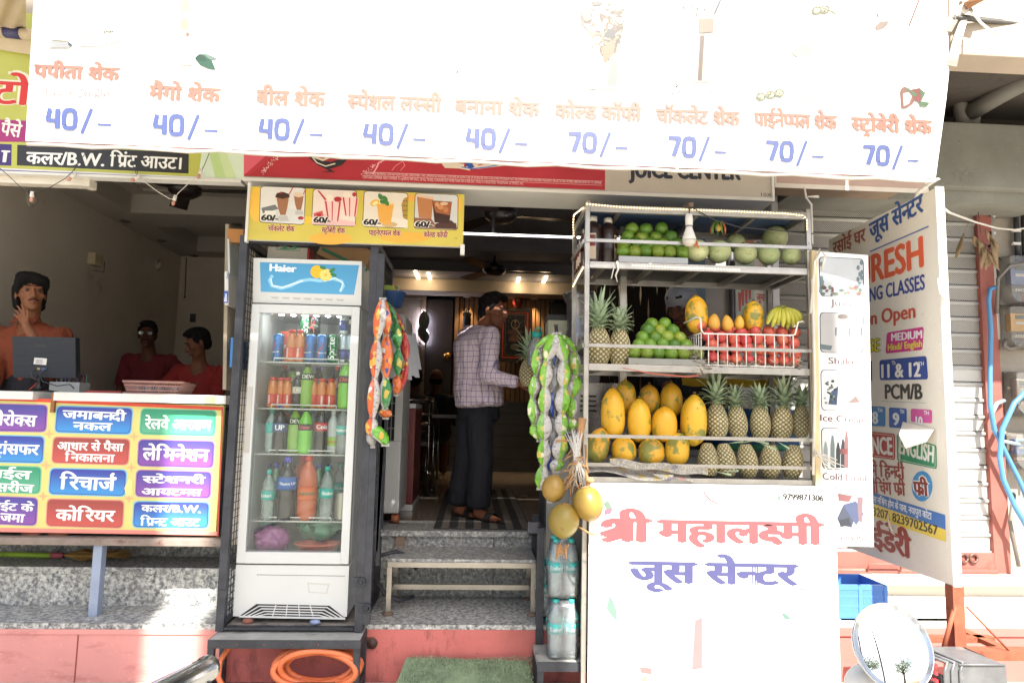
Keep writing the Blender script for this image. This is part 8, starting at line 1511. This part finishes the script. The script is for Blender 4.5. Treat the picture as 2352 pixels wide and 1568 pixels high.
def meter(label,uv,colr,size=(.26,.10,.34),dsp=True,YW=4.755):
 c=P(*uv,YW);t_=thing('electric_meter',label,'meter',(c.x,YW,c.z-size[2]/2),0,'electricity meters on the right wall');w_,d,h=size
 b=MB().mat(mat('meter_grey','#77736c',.6));b.box((c.x,YW-.012,c.z),(w_,.024,h),None,.006);b.build('back_plate',t_)
 b=MB().mat(mat('meter_'+colr,colr,.45));b.box((c.x-.01,YW-.05,c.z+h*.12),(w_*.62,.05,h*.42),None,.006);b.mat(ink('#4c5a48'));b.box((c.x-.02,YW-.076,c.z+h*.24),(w_*.36,.004,h*.09));b.mat(ink('#cfcbc4'));b.box((c.x-.01,YW-.076,c.z+h*.10),(w_*.42,.004,h*.06));b.mat(ink('#5a4438'));b.ball((c.x+.05,YW-.076,c.z+h*.02),(.016,.006,.016),10,6)
 b.mat(ink('#c9c5be'));
 for i in range(7):b.box((c.x-.07+i*.02,YW-.05,c.z-h*.2),(.012,.03,.02))
 for i,cc in enumerate(('#3a5aa8','#a83a34','#b89c3c')):b.mat(ink(cc));b.tube([(c.x-.05+i*.03,YW-.04,c.z-h*.22),(c.x-.06+i*.05,YW-.05,c.z-h*.36),(c.x-.02+i*.02,YW-.03,c.z-h*.44)],.003,5)
 b.build('dial',t_)
 b=MB().mat(CLB);x0,x1,z0,z1=c.x-w_/2,c.x+w_/2,c.z-h/2,c.z+h/2;ch=.05
 out=[(x0+ch,z0),(x1-ch,z0),(x1,z0+ch),(x1,z1-ch*.4),(x1-ch*.4,z1),(x0+ch*.4,z1),(x0,z1-ch*.4),(x0,z0+ch)];f=[Vector((x,YW-d,z))for x,z in[(c.x+(x-c.x)*.92,c.z+(z-c.z)*.94)for x,z in out]];k=[Vector((x,YW-.024,z))for x,z in out]
 b.poly(f);n=len(f)
 for i in range(n):b.add([k[i],k[(i+1)%n],f[(i+1)%n],f[i]],[(0,1,2,3)])
 b.build('clear_cover',t_);b=MB().mat(ink('#7ab0a8'));b.box((c.x,YW-d,c.z-h/2-.012),(.02,.02,.03),None,.003);b.build('seal',t_);return t_
meter('electric meter in a clear cover with a blue grey dial, topmost of four',(2338,648),'#6f7fae',(.33,.12,.36));meter('electric meter with a yellow dial in a clear box below the top meter',(2338,755),'#c9962c',(.33,.12,.31));meter('electric meter with a pale dial below the yellow one',(2345,905),'#9a958c',(.27,.12,.32));meter('electric meter with a blue body lowest on the right wall',(2342,1035),'#5a86c4',(.26,.12,.26))
b=MB().mat(mat('conduit_grey','#a9a7a2',.5,var=.1));b.tube([P(2272,478,4.72),P(2290,780,4.72)],.022,10);b.mat(BLACKM);b.tube([P(2332,466,4.72),P(2338,600,4.72)],.018,10);b.tube([P(2350,460,4.72),P(2356,620,4.72)],.020,10);b.mat(mat('clip_white','#c9c6c0',.5))
for v in(490,530,560):b.box(P(2334,v,4.71),(.06,.02,.02));b.box(P(2276,v+6,4.71),(.06,.02,.02))
one(b,'wall_conduits','grey and black conduits clipped to the wall above the meters','conduit')
b=MB().mat(mat('blue_pipe','#4c80ae',.35,var=.08));b.tube([P(2286,660,4.66),P(2274,664,4.64),P(2271,690,4.64),P(2276,760,4.64),P(2274,860,4.62),P(2274,930,4.6),P(2284,985,4.6),P(2310,1040,4.6),P(2345,1110,4.6),P(2375,1190,4.6)],.0155,10);b.tube([P(2375,880,4.58),P(2330,925,4.57),P(2302,985,4.56),P(2296,1050,4.56),P(2304,1100,4.56),P(2330,1160,4.56),P(2370,1230,4.56)],.017,10);one(b,'blue_pipe','bright blue plastic water pipes looping down the right wall','pipe')
b=MB().mat(mat('grey_pipe','#8fa4ae',.4,var=.1));b.tube([P(2306,920,4.68),P(2290,926,4.63),P(2278,950,4.62),P(2280,985,4.62),P(2300,1012,4.62),P(2340,1020,4.64)],.014,8);one(b,'grey_pipe','short pale grey pipe joining the lowest meters','pipe');b=MB().mat(mat('cable_grey','#6c6862',.6));b.tube([P(2310,780,4.68),P(2306,795,4.66),P(2320,802,4.66),P(2360,785,4.66)],.014,8);b.tube([P(2290,720,4.68),P(2292,640,4.64),P(2320,610,4.62),P(2360,604,4.62)],.012,8);one(b,'grey_cables','grey cables looping around the upper meters on the right wall','cable');b=MB().mat(mat('cable_grey','#6c6862',.6));b.tube([P(2330,1130,4.68),P(2320,1200,4.64),P(2340,1300,4.62)],.013,8);one(b,'grey_cable','grey cable hanging below the lowest meter on the right wall','cable')
b=MB().mat(mat('white_wire','#d4d0c8',.5));b.tube([P(2148,466,3.6),P(2180,488,3.9),P(2240,510,4.3),P(2290,524,4.55),P(2330,528,4.6),P(2380,520,4.6)],.007,6);one(b,'white_cable','white cable sagging from the coaching board to the right wall','cable')
b=MB().mat(mat('cable_dark','#4a4844',.5));b.tube([P(2190,40,3.27),P(2260,48,3.3),P(2380,60,3.35)],.012,6);b.tube([P(2195,34,3.28),P(2270,44,3.31),P(2380,55,3.36)],.006,6);one(b,'overhead_cable','dark cables crossing the canopy at the upper right','cable')
cr=thing('blue_crate','light blue slotted plastic crate on the white ledge under the shutter','crate',P(1980,1415,4.1));BC=mat('crate_blue2','#4f80c8',.45,var=.05);x0,x1=P(1922,1420,4.08).x,P(2040,1420,4.08).x;z0,z1=.432,P(1980,1343,4.08).z;b=MB().mat(BC)
b.box2((x0,4.08,z1-.03),(x1,4.10,z1));b.box2((x0,4.08,z0),(x1,4.10,z0+.03))
for zz in(.33,.62):b.box2((x0,4.081,z0+(z1-z0)*zz),(x1,4.10,z0+(z1-z0)*zz+.014))
for i in range(30):x=x0+(x1-x0)*i/29;b.box2((x-.005,4.082,z0+.03),(x+.005,4.098,z1-.03))
for x in(x0,(x0+x1)/2-.02,x1-.02):b.box2((x,4.078,z0),(x+.02,4.104,z1))
b.box2((x0,4.36,z0),(x1,4.38,z1));b.box2((x0,4.10,z0),(x1,4.36,z0+.01));b.box2((x0-.0,4.104,z0+.01),(x0+.01,4.36,z1));b.box2((x1-.01,4.104,z0+.01),(x1,4.36,z1));b.build('body',cr)
gb=thing('machine_box','grey ribbed metal machine housing with a black and red slatted side','machine',P(2220,1560,3.2));b=MB().mat(mat('housing_grey','#6d6e70',.5,.4,var=.2,scale=10,grime='#9a968c',gs=6,ga=.55));xa,xb=P(2168,1530,3.2).x,P(2312,1530,3.2).x;zt=P(2240,1524,3.2).z
b.add([(xa,3.2,.1),(xb,3.2,.1),(xb,3.2,zt-.01),(xb-.015,3.2,zt),(xa+.02,3.2,zt),(xa,3.2,zt-.02)],[(0,1,2,3,4,5)]);b.add([(xa+.02,3.2,zt),(xb-.015,3.2,zt),(xb-.05,3.44,zt+.0),(xa-.04,3.44,zt+.0)],[(0,1,2,3)]);b.add([(xb,3.2,.1),(xb,3.44,.1),(xb-.03,3.44,zt),(xb,3.2,zt-.01)],[(0,1,2,3)])
for k in(0,.035,.075):b.tube([(xa+.0+k,3.197,.1),(xa+.0+k,3.197,zt-.03),(xa+.02+k,3.2,zt+.004),(xa-.04+k,3.44,zt+.004)],.008,6)
b.tube([(xa+.07,3.197,zt-.002),(xb-.01,3.197,zt-.002)],.006,6);b.build('housing',gb)
b=MB().mat(mat('grille_black','#17171a',.6));b.prism([(xa-.002,3.2,.1),(xa-.04,3.44,.1),(xa-.055,3.44,zt-.02),(xa-.005,3.2,zt-.05)],(-.012,0,0));b.mat(mat('slat_red','#a8323a',.5))
for i in range(11):
 for j in range(3):z=.12+i*.034;y=3.215+j*.075;
 for j in range(3):b.box((xa-.03-j*.012,3.235+j*.075,.13+i*.034),(.012,.055,.015))
b.build('slatted_side',gb)
mi=thing('motorcycle_mirror','large round motorcycle mirror reflecting sky and trees in the lower right foreground','mirror',P(2060,1480,1.25));c=P(2054,1484,1.25);Rm=.069;nrm=((-c+EYE).normalized()+Vector((.36,-.82,.44)).normalized()).normalized();rot=nrm.to_track_quat('Z','Y').to_matrix()
t_=NT('mirror_glass');t_.b.inputs['Base Color'].default_value=(.92,.92,.92,1);t_.b.inputs['Metallic'].default_value=1;t_.b.inputs['Roughness'].default_value=.01
b=MB().mat(t_.m);b.lathe([(Rm*sin(i*.05)/sin(.5),.004-Rm*1.2*(1-cos(i*.05)))for i in range(10,-1,-1)],c,40,rot,1.0,1.08);b.build('glass',mi)
b=MB().mat(mat('mirror_rim','#b9bcc0',.15,.9));b.lathe([(Rm*1.0,-.004),(Rm*1.012,-.002),(Rm*1.012,-.012),(Rm*.7,-.035),(0,-.045)],c,40,rot,1.0,1.08);b.build('housing',mi)
b=MB().mat(mat('chrome_arm','#c4c4c6',.15,1));q=c-nrm*.03;b.tube([q,q+Vector((-.03,.01,-.06)),q+Vector((-.06,.0,-.16)),q+Vector((-.10,-.02,-.45))],.008,8);b.build('arm',mi)
b=MB().mat(mat('white_cap','#d8d6d0',.4));b.ball(P(1995,1572,1.3),(.045,.03,.04),16,12);b.build('mount',mi)
ex=thing('motorcycle_silencer','chrome motorcycle silencer tip poking in at the lower left','silencer',P(440,1560,2.9));b=MB().mat(mat('chrome_pipe','#a7a9ab',.2,.95,var=.1));a,e=P(480,1532,2.95),P(385,1580,2.7);b.tube([a,a.lerp(e,.1),a.lerp(e,.14),e,e+(e-a)*1.2],[.050,.052,.044,.046,.046],20,False);b.build('tube',ex);b=MB().mat(mat('pipe_black','#1a1a1a',.6));b.tube([a.lerp(e,.06),a.lerp(e,.07)],[.044,.044],20);q=P(443,1527,2.9);b.tube([q,q+Vector((.03,.0,.01)),q+Vector((.05,0,0))],[.012,.014,.008],8);b.build('end_cap',ex)
b=MB().mat(mat('awning_cream','#c2b298',.85,var=.12,scale=4));b.grid(lambda s,q:P(-60+120*s,-20+84*q+6*sin(s*5)+12*s,3.45+.35*q)+Vector((0,0,.01*sin(s*17+q*5))),20,8);one(b,'awning_cloth','cream cloth awning at the upper left corner','awning')
b=MB().mat(mat('awning_cream','#c2b298',.85));b.tube([P(-30,70,3.8),P(22,74,3.8)],.03,10);b.mat(ink('#3c3e66'));b.tube([P(12,74,3.8),P(50,78,3.8)],.032,10);b.mat(mat('awning_cream','#c2b298',.85));b.tube([P(48,78,3.8),P(90,82,3.8)],.031,10);b.grid(lambda s,q:P(-40+110*s,84+24*q+18*s*q,3.82+.05*q),8,3);one(b,'rolled_cloth','rolled cloth with a navy stripe under the cream awning','cloth')
b=MB().mat(mat('dark_shadow_board','#1d1c20',.8));b.box2((-3.6,4.3,3.3),(-2.0,4.34,4.2));b.mat(mat('board_bar','#4a4642',.8));b.box2((-3.6,4.26,3.52),(-2.0,4.3,3.58));one(b,'shadow_board','near black board standing in for shade above the photocopy sign','board')  # shade behind the awning painted as a near-black board
# ---- behind the viewer, unseen: panels added to cast the shade, then street trees
K=lambda p:Vector(p)+SD*((Vector(p).y+3.0)/-SD.y)
HB=mat('shade_panel_steel','#6a6660',.6,.4);HP=mat('shade_panel_sheet','#8d8a84',.7,var=.1)
def shade_panel(x0,x1,zlo,zhi,Ylo,Yhi,label,par=None,m=HP):
 a=K((x0,Ylo,zlo));c=K((x1,Yhi,zhi));xa=K((x0,(Ylo+Yhi)/2,1)).x;xb=K((x1,(Ylo+Yhi)/2,1)).x;t_=par or thing('shade_panel',label,'shade panel',((xa+xb)/2,-3,.1),0,'unseen panels added to cast shade');b=MB().mat(m);b.box2((xa,-3.03,a.z),(xb,-3,c.z));b.build('sheet',t_)
 if par is not None:return
 for x in((xa+(xb-xa)*.15),(xb-(xb-xa)*.15)):b=MB().mat(HB);b.box2((x-.06,-3.16,.1),(x+.06,-3.04,c.z));b.build('post',t_)
 return t_
xs0,xs1=P(408,1100,4.15).x,P(522,1100,4.15).x
shade_panel(-9,-2.26,-.5,4.6,4.0,3.8,'unseen grey panel added on tall posts to cast shade, far left');shade_panel(-2.27,xs0,-.5,2.84,4.0,3.3,'unseen grey panel added on tall posts to cast shade, left of the gap');h3=shade_panel(xs1,.545,-.5,2.84,4.0,3.3,'unseen tall grey panel added to cast shade right of the gap');shade_panel(.55,2.04,1.265,2.84,3.64,3.3,'',h3)
def tree(x,y,h,rcrown,seed,label,n=5200):
 rg=random.Random(seed);t_=thing('street_tree',label,'tree',(x,y,.1));b=MB().mat(mat('bark','#5a4a3a',.9,var=.25,scale=6,bump=.6));base=Vector((x,y,.1));top=Vector((x+.3,y,h*.55));b.tube([base,base.lerp(top,.5)+Vector((.1,0,0)),top],[.22,.17,.12],10);tips=[]
 for i in range(9):
  a=i*2.4;d=Vector((cos(a),sin(a),rg.uniform(.4,1.1))).normalized();q=base.lerp(top,rg.uniform(.7,1));e=q+d*rcrown*rg.uniform(.6,.95);b.tube([q,q.lerp(e,.5)+Vector((0,0,.1)),e],[.08,.05,.02],6);tips+=[e,q.lerp(e,.6)]
 b.build('trunk',t_);lm=[mat('leaf_a','#5c7a2c',.5,var=.2),mat('leaf_b','#7d9638',.5,var=.2),mat('leaf_c','#3f5a24',.5,var=.2)];b=MB()
 for i in range(n):
  c=rg.choice(tips)+Vector((rg.gauss(0,.45),rg.gauss(0,.45),rg.gauss(0,.35)))*rcrown*.42;u=Vector((rg.uniform(-1,1),rg.uniform(-1,1),rg.uniform(-1,1))).normalized();w_=u.cross(Vector((rg.uniform(-1,1),rg.uniform(-1,1),1))).normalized();s_=rg.uniform(.04,.09)*rcrown/2;b.mat(lm[i%3]);b.add([c-u*s_,c+w_*s_*.4,c+u*s_,c-w_*s_*.4],[(0,1,2,3)])
 b.build('crown',t_)
tree(-1.0,-9.5,7.0,2.6,3,'leafy street tree across the road, left');tree(4.6,-8.0,6.0,2.2,8,'leafy street tree across the road, right',3600)
